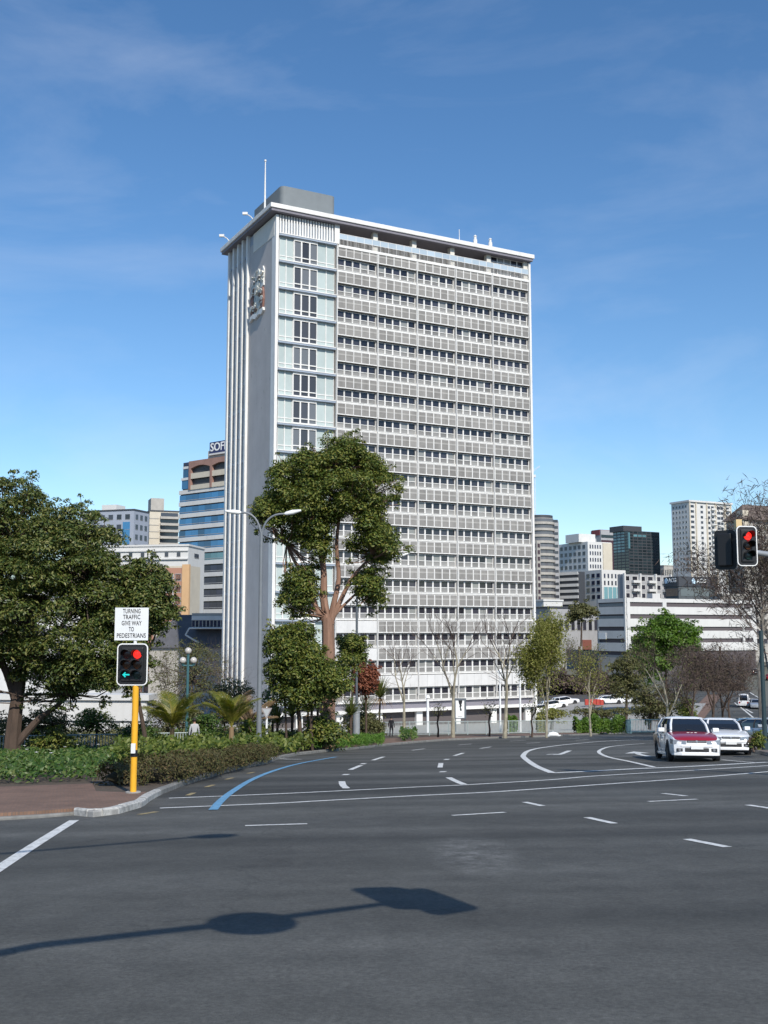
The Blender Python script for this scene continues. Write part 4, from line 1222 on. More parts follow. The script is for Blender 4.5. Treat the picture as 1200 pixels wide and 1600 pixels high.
q.box('window_band', q.fa, q.la * 0.05, q.la * 0.9, 0.06, -0.1, q.zy(931), q.zy(919), glass('glass_smoke', (0.10, 0.12, 0.13), 0.1, 0.2))
q.box('window_band', q.fb, q.lb * 0.05, q.lb * 0.95, 0.06, -0.1, q.zy(931), q.zy(919), G_DARK)
for fr, px in ((q.fb, 1041), (q.fa, 1081)):
    u, z = fr.hit(px, 907.5)
    hgt = q.zy(902.5) - q.zy(911.5)
    mb = MB(); s_ = hgt * 0.5
    mb.prism([fr.p(u + a, 0.27, z + c_) for a, c_ in ((-s_ * 0.2, -s_), (s_ * 1.0, -s_), (s_ * 1.2, s_ * 0.2), (s_ * 0.8, s_ * 0.6), (s_ * 0.4, s_), (0, s_ * 0.6), (-s_ * 0.4, s_ * 0.2))], fr.N * 0.12)
    sgo = q.part(mb, 'sign_emblem', [mat('sign_pale_blue', (0.55, 0.72, 0.85), 0.5)])
    tm = text_mesh('ACG', hgt * 0.98, mat('letter_white', (0.8, 0.8, 0.78), 0.5), 0.05, 'LEFT', 0.05, 1.05)
    link('sign_lettering', tm, q.root, fr.p(u + s_ * 1.7, 0.40, z - hgt * 0.04) - q.o, (math.pi / 2, 0, fr.rz))
# car park building
q = Block('car_park_building', 'white banded car park building with dark open decks', 979, 934, 1178, 258, 934.5, ang=R(64))
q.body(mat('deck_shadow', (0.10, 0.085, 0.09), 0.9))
rows = [(934.5, 940.5), (947.5, 959.5), (966.5, 979), (985.5, 998), (1004.5, 1018)]
ubr = [q.fa.hit(x, 960)[0] for x in (979, 983.5, 1034.5, 1040.5, 1158.5, 1161.5, 1176)]
for fr, L, m_ in ((q.fa, q.la, M_BWHITE), (q.fb, q.lb, M_BWHITE)):
    for y1, y0 in rows:
        mb = MB(); mb.box((0.0, 0.30 if fr is q.fa else 0.295, q.zy(y0)), (L, -0.4, q.zy(y1)), 0, fr); q.part(mb, 'deck_parapet', [m_])
for (a, c_) in ((0, 1), (2, 3), (4, 5)):
    mb = MB(); mb.box((ubr[a], 0.32, q.zy(1018)), (ubr[c_], -0.5, q.zy(934.5)), 0, q.fa); q.part(mb, 'pier', [M_BWHITE])
q.box('pier', q.fb, q.lb - 0.5, q.lb + 0.02, 0.32, -0.3, q.zy(1018), q.zy(934.5), M_BWHITE); q.box('pier', q.fb, 0, 0.5, 0.31, -0.3, q.zy(1018), q.zy(934.5), M_BGREY)
q.box('deck_parapet', q.fa, ubr[6] - 0.4, q.la + 0.3, 0.33, -1, q.zy(1018), q.z1, M_BWHITE)
for y in (943, 963): q.box('deck_glazing', q.fb, 0.6, q.lb - 0.7, 0.1, -0.1, q.zy(y + 4), q.zy(y - 1), mat('deck_screen', (0.22, 0.24, 0.24), 0.5, var=0.2))
q.box('base_wall', q.fb, 0, q.lb, 0.1, -2, q.z0, q.zy(1024), M_BSTONE)
sgn = q.box('small_sign', q.fb, q.lb * 0.05, q.lb * 0.32, 0.42, 0.32, q.zy(999), q.zy(989), mat('letter_white', (0.8, 0.8, 0.78), 0.5))
q.box('roof_cabin', q.fa, q.la * 0.30, q.la * 0.36, -5, -7, q.z1, q.z1 + 1.4, M_BWHITE)
# tall white apartments
q = Block('tall_apartments', 'tall white apartment slab with a shaded left face, behind the right signal', 1082, 1054, 1148, 540, 784)
q.body(M_BWHITE)
zb_ = q.zy(893); nr = 13; h = (q.z1 - 0.8 - zb_) / nr
for r in range(nr):
    z = zb_ + r * h
    for (x, w, balc) in ((0.03, 0.09, False), (0.27, 0.06, False), (0.44, 0.06, False), (0.52, 0.07, True), (0.66, 0.08, False), (0.745, 0.07, False), (0.86, 0.09, True)):
        q.window(q.fa, q.la * x, z + h * 0.22, q.la * w, h * 0.55, G_DARK, M_BGREY)
        if balc: q.box('balcony', q.fa, q.la * (x - 0.01), q.la * (x + w + 0.01), 1.0, 0, z, z + h * 0.35, M_BWHITE)
    for c in range(5):
        q.window(q.fb, q.lb * (0.08 + c * 0.18), z + h * 0.25, q.lb * 0.09, h * 0.5, G_DARK, M_BWHITE)
for x in (0.0, 0.145, 0.40, 0.61, 0.83, 0.975): q.box('pier', q.fa, q.la * x, q.la * (x + 0.025), 0.5, 0, zb_ - 6, q.z1, M_BCREAM)
q.box('roof', q.fa, -0.6, q.la + 0.6, 0.9, -q.lb - 0.6, q.z1, q.z1 + 0.9, M_BWHITE)
# hipped building at right edge
q = Block('hipped_hotel', 'cream building with brown hipped roof behind the bare tree at right edge', 1166, 1140, 1330, 345, 812, ang=R(66))
q.body(M_BSTONE)
q.grid(q.fa, q.la, 14, q.zy(990), q.z1 - 1.0, 12, 0.5, 0.5, G_DARK, M_BCREAM)
q.grid(q.fb, q.lb, 3, q.zy(990), q.z1 - 1.0, 12, 0.5, 0.5, G_DARK, M_BCREAM)
mb = MB(); zr_ = q.z1; e0 = 1.2
c4 = [q.fa.p(-e0, e0, zr_), q.fa.p(q.la + e0, e0, zr_), q.fa.p(q.la + e0, -q.lb - e0, zr_), q.fa.p(-e0, -q.lb - e0, zr_)]
r0, r1 = q.fa.p(q.lb * 0.5, -q.lb / 2, zr_ + 5.5), q.fa.p(q.la - q.lb * 0.5, -q.lb / 2, zr_ + 5.5)
mb.add(c4 + [r0, r1], [(0, 1, 5, 4), (1, 2, 5), (2, 3, 4, 5), (3, 0, 4), (0, 3, 2, 1)]); q.part(mb, 'roof', [M_TILE])
q.box('turret', q.fa, -0.3, 2.2, 0.5, -2.5, q.zy(850), q.zy(797), M_BCREAM)
# long flat roofed white hall below the offices
q = simple_block('flat_white_hall', 'flat roofed white hall with a dark eave beside the tower right edge', 850, 829, 879, 300, 939, M_BWHITE, G_DARK, 1, 0, 0, ybase=955)
q = simple_block('eave_building', 'long low grey building with a dark eave above the car park trees', 860, 826, 938, 280, 950, M_BGREY, G_DARK, 1, 8, 1, ybase=1000, roof=M_BDARK, fh=0.35)
q.box('red_panel', q.fa, q.la * 0.62, q.la * 0.80, 0.15, -0.2, q.zy(1016), q.zy(1000), mat('city_brick', (0.20, 0.07, 0.05), 0.8))
q = simple_block('stone_office', 'pale stone office glimpsed through twigs behind the car park', 1130, 1110, 1230, 300, 930, M_BSTONE, G_DARK, 5, 7, 1, ybase=1010)
# filler city further off, low on the skyline
for k, (x0, xl, xr, d, yt, mt, nm) in enumerate(((60, -60, 120, 420, 880, M_BCREAM, 'cream town block far behind the left tree'), (1040, 1032, 1058, 640, 884, M_BSTONE, 'low brown roofed house between glass office and tall apartments'), (450, 380, 560, 420, 900, M_BGREY, 'grey town block hidden behind the office tower'), (1240, 1200, 1400, 420, 900, M_BGREY, 'grey town block beyond the right edge'))):
    simple_block('town_block', nm, x0, xl, xr, d, yt, mt, G_DARK, 5, 6, 3, ybase=990)
# crane
P = at(838, 985, 640.0)
t = thing('tower_crane', 'thin pale tower crane just beside the tower right edge', 'crane', (P.x, P.y, gz(P.x, P.y)))
zt = at(838, 742, 640).z - gz(P.x, P.y)
MCR = mat('crane_white', (0.62, 0.62, 0.62), 0.5)
mb = MB()
for sx, sy in ((-1, -1), (1, -1), (1, 1), (-1, 1)): mb.tube([(sx * .6, sy * .6, 0), (sx * .6, sy * .6, zt)], 0.11, 4)
for k in range(40):
    z = zt * k / 40; mb.tube([(-.6, -.6, z), (.6, -.6, z + zt / 40)], 0.07, 3)
mb.build('mast', [MCR], t)
mb = MB()
for o_ in (-0.4, 0.4): mb.tube([(-3, o_, zt), (3.6, o_, zt + 5.0)], 0.10, 4)
mb.tube([(-3, 0, zt + .9), (3.6, 0, zt + 5.6)], 0.10, 4)
for k in range(10): a = k / 10; mb.tube([(-3 + 6.6 * a, -.4, zt + 5 * a), (-2.6 + 6.6 * a, 0, zt + 1 + 4.9 * a)], 0.06, 3)
mb.build('jib', [MCR], t)
mb = MB(); mb.box((-1, -.8, zt - 1.5), (1, .8, zt)); mb.build('cab', [MCR], t)
# ================================================================== STREET FURNITURE
M_BLACK = mat('signal_black', (0.012, 0.012, 0.013), 0.45)
M_SIGW = mat('signal_white', (0.78, 0.78, 0.76), 0.5)
M_YPOLE = mat('pole_yellow', (0.80, 0.40, 0.02), 0.45, var=0.1, scale=4, dirt=0.2)
M_GALV = mat('galvanised', (0.34, 0.355, 0.37), 0.45, metal=0.35, var=0.12, scale=3)
M_DKPOLE = mat('pole_dark', (0.10, 0.115, 0.13), 0.5, var=0.1)
M_TEALP = mat('pole_teal', (0.045, 0.13, 0.15), 0.45, var=0.1)
M_LRED = emit('lens_red_lit', (0.95, 0.03, 0.02), 1.2)
M_LGRN = emit('lens_green_lit', (0.02, 0.72, 0.66), 1.0)
M_LOFFR = mat('lens_red_off', (0.05, 0.008, 0.006), 0.2)
M_LOFFA = mat('lens_amber_off', (0.07, 0.022, 0.006), 0.2)
M_LOFFG = mat('lens_green_off', (0.008, 0.03, 0.026), 0.2)
M_SIGNW = mat('sign_white', (0.70, 0.715, 0.71), 0.45, var=0.04)
M_TXT = mat('sign_black', (0.02, 0.02, 0.022), 0.5)

def board(mb_w, mb_k, x0, x1, z0, z1, r, y, t):
    """rounded target board facing -y: white rim around a black field"""
    def rr(a0, a1, b0, b1, rr_):
        return [(p[0], p[1]) for p in rrect(a0, a1, b0, b1, rr_)]
    mb_w.prism([(u, y, w) for u, w in rr(x0, x1, z0, z1, r)], (0, t, 0))
    mb_k.prism([(u, y + t + 0.001, w) for u, w in rr(x0, x1, z0, z1, r)], (0, t, 0))
    e = 0.026
    mb_k.prism([(u, y - 0.006, w) for u, w in rr(x0 + e, x1 - e, z0 + e, z1 - e, r - e)], (0, t * 0.5, 0))
def lens(parent, x, z, r, m, arrow_=False, name='lens'):
    mb = MB(); mb.tube([(x, -0.055, z), (x, -0.075, z), (x, -0.083, z)], [r, r * 0.93, r * 0.55], 18)
    o = mb.build(name, [M_BLACK if arrow_ else m], parent, smooth_=True)
    if arrow_:
        s = r
        mb = MB(); mb.prism([(x + a * s, -0.084, z + c * s) for a, c in ((-0.85, 0), (-0.2, 0.62), (-0.02, 0.44), (-0.30, 0.16), (0.8, 0.16), (0.8, -0.16), (-0.30, -0.16), (-0.02, -0.44), (-0.2, -0.62))], (0, -0.006, 0))
        mb.build('arrow', [m], o)
    # visor hood: upper half tube
    mb = MB(); n = 12; V = []; R2 = r * 1.12; d = 0.24
    for k in range(n + 1):
        a = R(-10 + 200 * k / n)
        for rr_ in (R2, R2 + 0.008):
            for yy in (-0.05, -0.05 - d * (0.55 + 0.45 * max(0, math.sin(a)))):
                V.append((x + rr_ * math.cos(a), yy, z + rr_ * math.sin(a)))
    Fc = []
    for k in range(n):
        a = k * 4; b_ = a + 4
        Fc += [(a, a + 1, b_ + 1, b_), (a + 2, b_ + 2, b_ + 3, a + 3), (a + 1, a + 3, b_ + 3, b_ + 1)]
    mb.add(V, Fc); mb.build('visor', [M_BLACK], o)
    return o
def signal_head(parent, loc, rz, cols_, pitch_, r, states, name='signal_head'):
    """cols_ lens columns x 3; states[c] = materials from top to bottom; returns the part"""
    w = cols_ * pitch_ * 1.02 + (0.235 if cols_ == 2 else 0.285); h = 3 * pitch_ + 0.26
    mk = MB(); mk.box((-w / 2 + 0.10, -0.05, -h / 2 + 0.09), (w / 2 - 0.10, 0.15, h / 2 - 0.09))
    hd = mk.build(name, [M_BLACK], parent, bevel=0.02, loc=loc, rot=(0, 0, rz))
    mw, mk = MB(), MB()
    board(mw, mk, -w / 2, w / 2, -h / 2, h / 2, 0.11, -0.012, 0.014)
    mw.build('board_rim', [M_SIGW], hd); mk.build('target_board', [M_BLACK], hd)
    for c in range(cols_):
        for k in range(3):
            m = states[c][k]
            x = (c - (cols_ - 1) / 2) * pitch_ * 1.05; z = (1 - k) * pitch_
            if m[1]: lens(hd, x, z, r, m[0], True)
            else: lens(hd, x, z, r, m[0])
    return hd
OFF = [(M_LOFFR, 0), (M_LOFFA, 0), (M_LOFFG, 0)]
# --- yellow signal post with the sign on top
P = ground(208, 1239, 0.12)
t = thing('signal_post', 'yellow traffic signal post with six lens head and white pedestrian sign', 'traffic light', P)
sc_ = P.y / F                                                   # metres per photo pixel at the post
hy = lambda y: at(208, y, P.y).z - P.z
H1 = hy(1069); HB = hy(1007) - hy(1069); HS0 = hy(1000.5); HS1 = hy(949.5)
mb = MB(); mb.tube([(0, 0, 0), (0, 0, H1 + 0.1)], 0.072, 14); mb.build('post', [M_YPOLE], t, smooth_=True)
mb = MB(); mb.tube([(0, 0, 0), (0, 0, 0.03)], 0.17, 14); mb.build('base_plate', [M_CONC], t)
mb = MB(); mb.tube([(0, 0, 0.80), (0, 0, 0.95)], 0.078, 14); mb.build('push_button_band', [M_BLACK], t, smooth_=True)
mb = MB(); mb.box((-0.05, -0.13, 0.88), (0.05, -0.07, 1.10)); mb.build('push_button', [M_SIGNW], t, bevel=0.01)
ptc = HB / 3.92
hd = signal_head(t, (-0.075, -0.06, H1 + HB / 2), 0, 2, ptc, ptc * 0.43, [[(M_LOFFR, 0), (M_LOFFA, 0), (M_LGRN, 1)], [(M_LRED, 0), (M_LOFFA, 0), (M_LOFFG, 0)]])
mb = MB(); mb.tube([(-0.04, 0.02, H1 + 0.05), (-0.04, 0.02, HS0 + 0.08)], 0.04, 10); mb.build('sign_bracket', [M_SIGW], t)
sw = 52 * sc_
mb = MB(); mb.box((-0.125 - sw / 2, -0.03, HS0), (-0.125 + sw / 2, -0.012, HS1)); sg = mb.build('sign_plate', [M_SIGNW], t)
sx = -0.125
for k, (s, y, sz) in enumerate((('TURNING', 955.3, 1), ('TRAFFIC', 964.4, 1), ('GIVE WAY', 974, 1), ('TO', 983.5, 1), ('PEDESTRIANS', 993.4, 1))):
    me = text_mesh(s, 7.6 * sc_ * 1.28, M_TXT, 0.001, 'CENTER', 0.002, 1.04)
    xs = [v.co.x for v in me.vertices]; wd = max(xs) - min(xs)
    tgt = {0: 27.5, 1: 27, 2: 31, 3: 8, 4: 45}[k] * sc_
    o = link('lettering', me, sg, (sx, -0.0325, hy(y)), (math.pi / 2, 0, 0))
    o.scale = (tgt / wd, 1, 1)
# --- mast arm signal on the right
D2 = 26.0
Pm = at(1167, 853, D2)
base_m = on_ground_at(1330, D2 + 1.0)
t = thing('mast_arm_signal', 'overhead traffic signal on a grey mast arm at the right edge', 'traffic light', base_m)
L_ = Pm - base_m
mb = MB(); zt = at(1200, 868, D2).z - base_m.z
zl = L_.z
mb.tube([(0, 0, 0), (0, 0, zl - 2.2), (-0.1, 0, zl - 1.2), (-0.45, 0, zl - 0.62), (-1.1, -0.2, zl - 0.40), (L_.x * 0.5, L_.y * 0.5, zl - 0.27), (L_.x + 0.12, L_.y + 0.2, zl - 0.12)], [0.15, 0.12, 0.11, 0.10, 0.09, 0.08, 0.065], 12)
mb.build('mast', [M_GALV], t, smooth_=True)
s2 = D2 / F
pt2 = 15.4 * s2
hd = signal_head(t, (L_.x, L_.y, L_.z), R(9), 1, pt2, pt2 * 0.43, [[(M_LRED, 0), (M_LOFFA, 0), (M_LOFFG, 0)]])
hd2 = signal_head(t, (L_.x - 0.36, L_.y + 0.5, L_.z - 0.06), R(150), 1, pt2, pt2 * 0.43, [OFF], 'rear_signal_head')
mb = MB(); mb.box((L_.x - 0.20, L_.y + 0.12, L_.z + 0.42), (L_.x - 0.06, L_.y + 0.3, L_.z + 0.66)); mb.build('mount_bracket', [mat('bracket_cream', (0.62, 0.47, 0.24), 0.6)], t)
# --- joint pole beside the camera, out of view: its arms throw the long shadows over the foreground
def hit_ground(p):
    """ground point shaded by p"""
    t0 = 0.0
    q = Vector(p)
    for _ in range(4000):
        q = q - TO_SUN * 0.01
        if q.z <= gz(q.x, q.y): return q
    return q
def above(sh, h):
    """point about h above the ground whose shadow falls at sh"""
    return sh + TO_SUN * (h / TO_SUN.z)
sh_head = ground(662, 1404); sh_disc = ground(390, 1440); sh_lamp = ground(306, 1308); sh_arm = ground(60, 1477)
hd_p = above(sh_head, 5.6); ds_p = above(sh_disc, 5.25); lp_p = above(sh_lamp, 9.6); arm_p = above(sh_arm, 5.0)
dirv = (ds_p - hd_p); dirv.z = 0; dirv.normalize()
arm2 = above(ground(2, 1489), 4.8)
pole = arm2 + dirv * 2.2
pole = Vector((pole.x, pole.y, 0)); pole.z = gz(pole.x, pole.y)
print('JOINT POLE', pole, hd_p, ds_p, lp_p, arm2)
t = thing('joint_use_pole', 'pole beside the viewer whose signal arm and lamp shadow the foreground road', 'street lamp', pole)
lo = lambda p: p - pole
mb = MB()
apts = [Vector((0, 0, 0)), Vector((0, 0, 3.6)), lo(arm2) * 0.25 + Vector((0, 0, 3.45)), lo(arm2) * 0.6 + Vector((0, 0, 1.75)), lo(arm2), lo(arm_p), lo(ds_p), lo(hd_p)]
mb.tube(apts, [0.13, 0.12, 0.10, 0.085, 0.075, 0.07, 0.065, 0.05], 12); mb.build('signal_arm', [M_GALV], t, smooth_=True)
mb = MB(); mb.tube([(0, 0, 0.0), (0, 0, 7.6), lo(lp_p) * 0.12 + Vector((0, 0, 7.5)), lo(lp_p) * 0.4 + Vector((0, 0, 5.2)), lo(lp_p)], [0.14, 0.085, 0.06, 0.05, 0.04], 12); mb.build('lamp_column', [M_GALV], t, smooth_=True)
mb = MB(); q = lo(lp_p); mb.tube([q - dirv * -0.1, q - dirv * 0.1, q - dirv * 0.4, q - dirv * 0.62], [0.05, 0.16, 0.17, 0.06], 10); mb.build('lamp_head', [M_SIGW], t, smooth_=True)
rz_ = math.atan2(SUN_H.y, SUN_H.x) + math.pi / 2 
mb = MB(); q = lo(ds_p); nn = Vector((TO_SUN.x, TO_SUN.y, 0.0)).normalized()
mb.tube([q - Vector((0, 0, 0.0)) + nn * 0.05, q + nn * 0.075], 0.37, 26); mb.build('disc_sign', [M_SIGNW], t)
q = lo(hd_p)
signal_head(t, q + Vector((0.0, 0.0, -0.1)), rz_ + 0.25, 1, 0.24, 0.10, [OFF]); signal_head(t, q + Vector((-0.28, 0.20, -0.12)), rz_ - 0.30, 1, 0.24, 0.10, [OFF], 'rear_signal_head')
# --- street lamps
def curve_pts(a, b, c, n=8):
    return [a * (1 - k / n) ** 2 + b * 2 * (k / n) * (1 - k / n) + c * (k / n) ** 2 for k in range(n + 1)]
def lamp_head(parent, tip, d, L=1.0, m=None):
    d = Vector(d).normalized()
    mb = MB(); mb.tube([tip, tip + d * L * 0.12, tip + d * L * 0.5, tip + d * L], [0.05, 0.10, 0.12, 0.05], 10)
    for i, v in enumerate(mb.v):                                   # flatten
        vv = Vector(v) - tip; mb.v[i] = tuple(tip + Vector((vv.x, vv.y, vv.z * 1.0)))
    return mb.build('lamp_head', [m or M_SIGW], parent, smooth_=True)
M_LAMPG = mat('lamp_grey', (0.17, 0.185, 0.20), 0.5, var=0.1, scale=3)
P = on_ground_at(404, 52)
t = thing('double_street_lamp', 'tall grey street lamp with two arched arms in front of the grey wall', 'street lamp', P)
fork = at(404, 838, 52).z - P.z
s52 = 52 / F
mb = MB(); mb.tube([(0, 0, 0), (0, 0, 1.2), (0, 0, fork + 0.2)], [0.15, 0.125, 0.08], 14); mb.build('column', [M_LAMPG], t, smooth_=True)
for sx_, tipx, tipy, endx, endy in ((-1, 372, 801, 347, 798.5), (1, 440, 803, 466, 797.5)):
    a = Vector((0, 0, fork)); tip = Vector(((tipx - 404) * s52, 0, at(404, tipy, 52).z - P.z)); end = Vector(((endx - 404) * s52, 0, at(404, endy, 52).z - P.z))
    mb = MB(); mb.tube(curve_pts(a, Vector((sx_ * 0.15, 0, tip.z + 0.05)), tip), 0.05, 8); mb.build('arm', [M_LAMPG], t, smooth_=True)
    lamp_head(t, tip, end - tip, (end - tip).length)
P = on_ground_at(557, 76)
t = thing('single_street_lamp', 'dark street lamp rising behind the big central tree, head at its right', 'street lamp', P)
s76 = 76 / F; zl_ = at(600, 872, 76).z - P.z
mb = MB(); mb.tube([(0, 0, 0), (0, 0, 2.6)], 0.24, 12); mb.build('base', [M_GALV], t, smooth_=True)
mb = MB(); mb.tube([(0, 0, 2.6), (0, 0, at(557, 940, 76).z - P.z)] + curve_pts(Vector((0, 0, at(557, 935, 76).z - P.z)), Vector((0.3, 0, zl_ - 0.3)), Vector(((612 - 557) * s76, 0, zl_))), 0.085, 10); mb.build('column', [M_DKPOLE], t, smooth_=True)
lamp_head(t, Vector(((612 - 557) * s76, 0, zl_)), (1, 0, 0.28), 1.3)
P = on_ground_at(291, 60)
t = thing('globe_lamp', 'teal post lamp with three globes behind the palm', 'street lamp', P)
zz_ = lambda y: at(291, y, 60).z - P.z
s60 = 60 / F
mb = MB(); mb.tube([(0, 0, 0), (0, 0, 0.8), (0, 0, 0.82), (0, 0, zz_(1024))], [0.14, 0.12, 0.085, 0.07], 10); mb.build('column', [M_TEALP], t, smooth_=True)
mb = MB(); mb.tube([(-8 * s60, 0, zz_(1040)), (8.5 * s60, 0, zz_(1040))], 0.045, 8); mb.build('cross_arm', [M_TEALP], t)
for dx, y, r in ((0, 1017, 0.19), (-8, 1032, 0.19), (8.5, 1032, 0.19)):
    mb = MB(); c_ = Vector((dx * s60, 0, zz_(y)))
    n = 8; mb.tube([c_ + Vector((0, 0, r * math.cos(math.pi * k / n))) for k in range(n + 1)], [max(0.01, r * math.sin(math.pi * k / n)) for k in range(n + 1)], 14)
    gl = mb.build('globe', [mat('globe_glass', (0.50, 0.48, 0.46), 0.15)], t, smooth_=True)
    mb = MB(); mb.tube([c_ + Vector((0, 0, -r * 1.5)), c_ + Vector((0, 0, -r * 0.7))], [0.05, 0.11], 8); mb.build('socket', [M_TEALP], gl)
P = on_ground_at(1196, 46)
M_TEALP = mat('pole_teal_dark', (0.022, 0.045, 0.052), 0.5)
t = thing('teal_pole', 'plain dark teal pole standing at the right edge behind the cars', 'pole', P)
mb = MB(); mb.tube([(0, 0, 0), (0, 0, at(1196, 985, 46).z - P.z)], [0.10, 0.085], 10); mb.build('column', [M_TEALP], t, smooth_=True)
mb = MB(); mb.tube([(0, 0, 0), (0, 0, 0.5)], 0.15, 10); mb.build('base', [M_TEALP], t, smooth_=True)
for k, (px, d, y1, lb) in enumerate(((668.5, 122, 1092, 'thin white post lamp between the first two bare trees'), (782, 124, 1052, 'thin white pole just left of the third bare tree'), (813.5, 124, 1056, 'thin white pole right of the third bare tree'))):
    P = on_ground_at(px, d); t = thing('white_pole', lb, 'pole', P)
    h = at(px, y1, d).z - P.z
    mb = MB(); mb.tube([(0, 0, 0), (0, 0, h)], 0.14 if k == 0 else 0.11, 8); mb.build('column', [M_SIGW], t, smooth_=True)
    mb = MB(); mb.tube([(0, 0, h), (0, 0, h + 0.1), (0, 0, h + 0.45)], [0.12, 0.28, 0.16], 8); mb.build('cap', [M_SIGW], t, smooth_=True)
# give way sign seen from behind
P = on_ground_at(416, 55); s55 = 55 / F
t = thing('give_way_sign', 'inverted triangle road sign on a short white post beside the lamp column', 'road sign', P)
zz_ = lambda y: at(412, y, 55).z - P.z
mb = MB(); mb.tube([(0, 0, 0), (0, 0, zz_(1122))], 0.055, 8); mb.build('post', [M_SIGW], t)
tri = [((403 - 411.5) * s55, zz_(1106)), ((420 - 411.5) * s55, zz_(1106)), (0, zz_(1124))]
mb = MB(); mb.prism([(x, -0.06, z) for x, z in tri], (0, -0.012, 0)); pl = mb.build('plate', [mat('sign_rim', (0.30, 0.27, 0.27), 0.6)], t)
c_ = (0, (tri[0][1] * 2 + tri[2][1]) / 3)
mb = MB(); mb.prism([(c_[0] + (x - c_[0]) * 0.68, -0.074, c_[1] + (z - c_[1]) * 0.68) for x, z in tri], (0, -0.004, 0)); mb.build('plate_face', [mat('sign_grey', (0.40, 0.42, 0.43), 0.6)], pl)
mb = MB(); mb.tube([(0, -0.03, zz_(1124)), (0, -0.03, zz_(1104))], 0.03, 6); mb.build('bracket', [M_SIGW], t)
# poster panel before the tower
P = on_ground_at(719.5, 126); s_ = 126 / F
t = thing('poster_panel', 'tall framed white poster with a dark splash figure before the tower', 'poster', P)
zz_ = lambda y: at(719, y, 126).z - P.z
hw_ = 9.0 * s_
for sx_ in (-1, 1):
    mb = MB(); mb.tube([(sx_ * hw_ * 0.8, 0.05, 0), (sx_ * hw_ * 0.8, 0.05, zz_(1122))], 0.06, 6); mb.build('leg', [M_DKPOLE], t)
mb = MB(); mb.box((-hw_, -0.12, zz_(1123)), (hw_, 0.12, zz_(1091))); mb.build('frame', [M_DKPOLE], t, bevel=0.02)
mb = MB(); mb.box((-hw_ * 0.80, -0.135, zz_(1121.5)), (hw_ * 0.66, -0.122, zz_(1094.5))); pp = mb.build('poster', [M_SIGW], t)
zc_ = zz_(1101); u_ = s_
mb = MB(); mb.prism([(x * u_, -0.139, zc_ + z * u_) for x, z in ((-3, 6.5), (3.2, 6.5), (2.6, 2.5), (1.6, 0.5), (2.2, -2), (0.8, -3.4), (1.4, -6), (2.4, -8.5), (0.4, -9.8), (-0.8, -7.6), (-0.6, -5), (-1.6, -3), (-0.9, -0.6), (-2.2, 2))], (0, -0.004, 0)); mb.build('figure', [M_BLACK], pp)
mb = MB(); mb.box((-4 * u_, -0.140, zz_(1119.5)), (3 * u_, -0.1352, zz_(1118.5))); mb.build('caption_bar', [M_BGREY], pp)
# --- fences
M_FENCE = mat('fence_grey_green', (0.34, 0.40, 0.39), 0.6, var=0.1)
M_FENCET = mat('fence_teal', (0.16, 0.28, 0.31), 0.55, var=0.1)
def fence(name, label, pts, m, h=1.05, span=2.2, gap=0.14):
    P0 = Vector(pts[0])
    t = thing(name, label, 'fence', P0)
    for a, b_ in zip(pts[:-1], pts[1:]):
        a, b_ = Vector(a), Vector(b_)
        n = max(1, round((b_ - a).length / span))
        for k in range(n):
            p = a.lerp(b_, k / n); q = a.lerp(b_, (k + 1) / n)
            p.z = gz(p.x, p.y) + 0.13; q.z = gz(q.x, q.y) + 0.13
            mb = MB(P0); mb.tube([p, p + Vector((0, 0, h + 0.05))], 0.045, 6); mb.build('post', [m], t)
            mb = MB(P0)
            up = Vector((0, 0, 1))
            mb.tube([p + up * h, q + up * h], 0.035, 5); mb.tube([p + up * 0.12, q + up * 0.12], 0.025, 4)
            nb_ = int((q - p).length / gap)
            for j in range(1, nb_):
                r_ = p.lerp(q, j / nb_); mb.tube([r_ + up * 0.12, r_ + up * h], 0.022, 4, cap=False)
            mb.build('railing_panel', [m], t)
    return t
g_ = lambda px, d: on_ground_at(px, d)
fence('picket_fence', 'pale grey green railing along the footpath before the tower', [g_(520, 96), g_(640, 100), g_(760, 104), g_(896, 107)], M_FENCE, 1.25, 2.4)
fence('picket_fence', 'teal railing curving beside the clipped hedge at right', [g_(978, 108), g_(986, 101), g_(1030, 100), g_(1090, 98)], M_FENCET, 1.25, 2.0)
fence('picket_fence', 'grey guard rail behind the flower bed at left', [g_(-30, 54), g_(90, 55), g_(200, 56), g_(335, 58)], M_FENCE, 1.0, 2.5)
# litter bag
P = g_(865, 84); P.z += 0.13
t = thing('white_bag', 'small white bag lying on the footpath near the kerb', 'bag', P)
mb = MB(); mb.tube([(-0.45, 0, 0.02), (-0.3, 0, 0.16), (0, 0, 0.2), (0.3, 0, 0.15), (0.42, 0, 0.05)], [0.05, 0.17, 0.2, 0.15, 0.04], 9); mb.build('sack', [M_SIGW], t, smooth_=True)
mb = MB(); mb.tube([(0.4, 0, 0.05), (0.5, 0.02, 0.12), (0.56, 0.0, 0.06)], [0.04, 0.06, 0.02], 6); mb.build('knot', [M_SIGW], t, smooth_=True)
# red barrier in the valley car park
P = g_(928, 172)
t = thing('red_barrier', 'long red barrier beside the valley car park', 'barrier', P)
sb_ = 172 / F
for k in range(5):
    mb = MB(); x0 = (-14 + k * 5.8) * sb_ ; mb.box((x0, -0.3, 0.25), (x0 + 5.4 * sb_, 0.3, 1.15)); mb.build('barrier_section', [mat('barrier_red', (0.42, 0.05, 0.035), 0.6)], t, bevel=0.05)
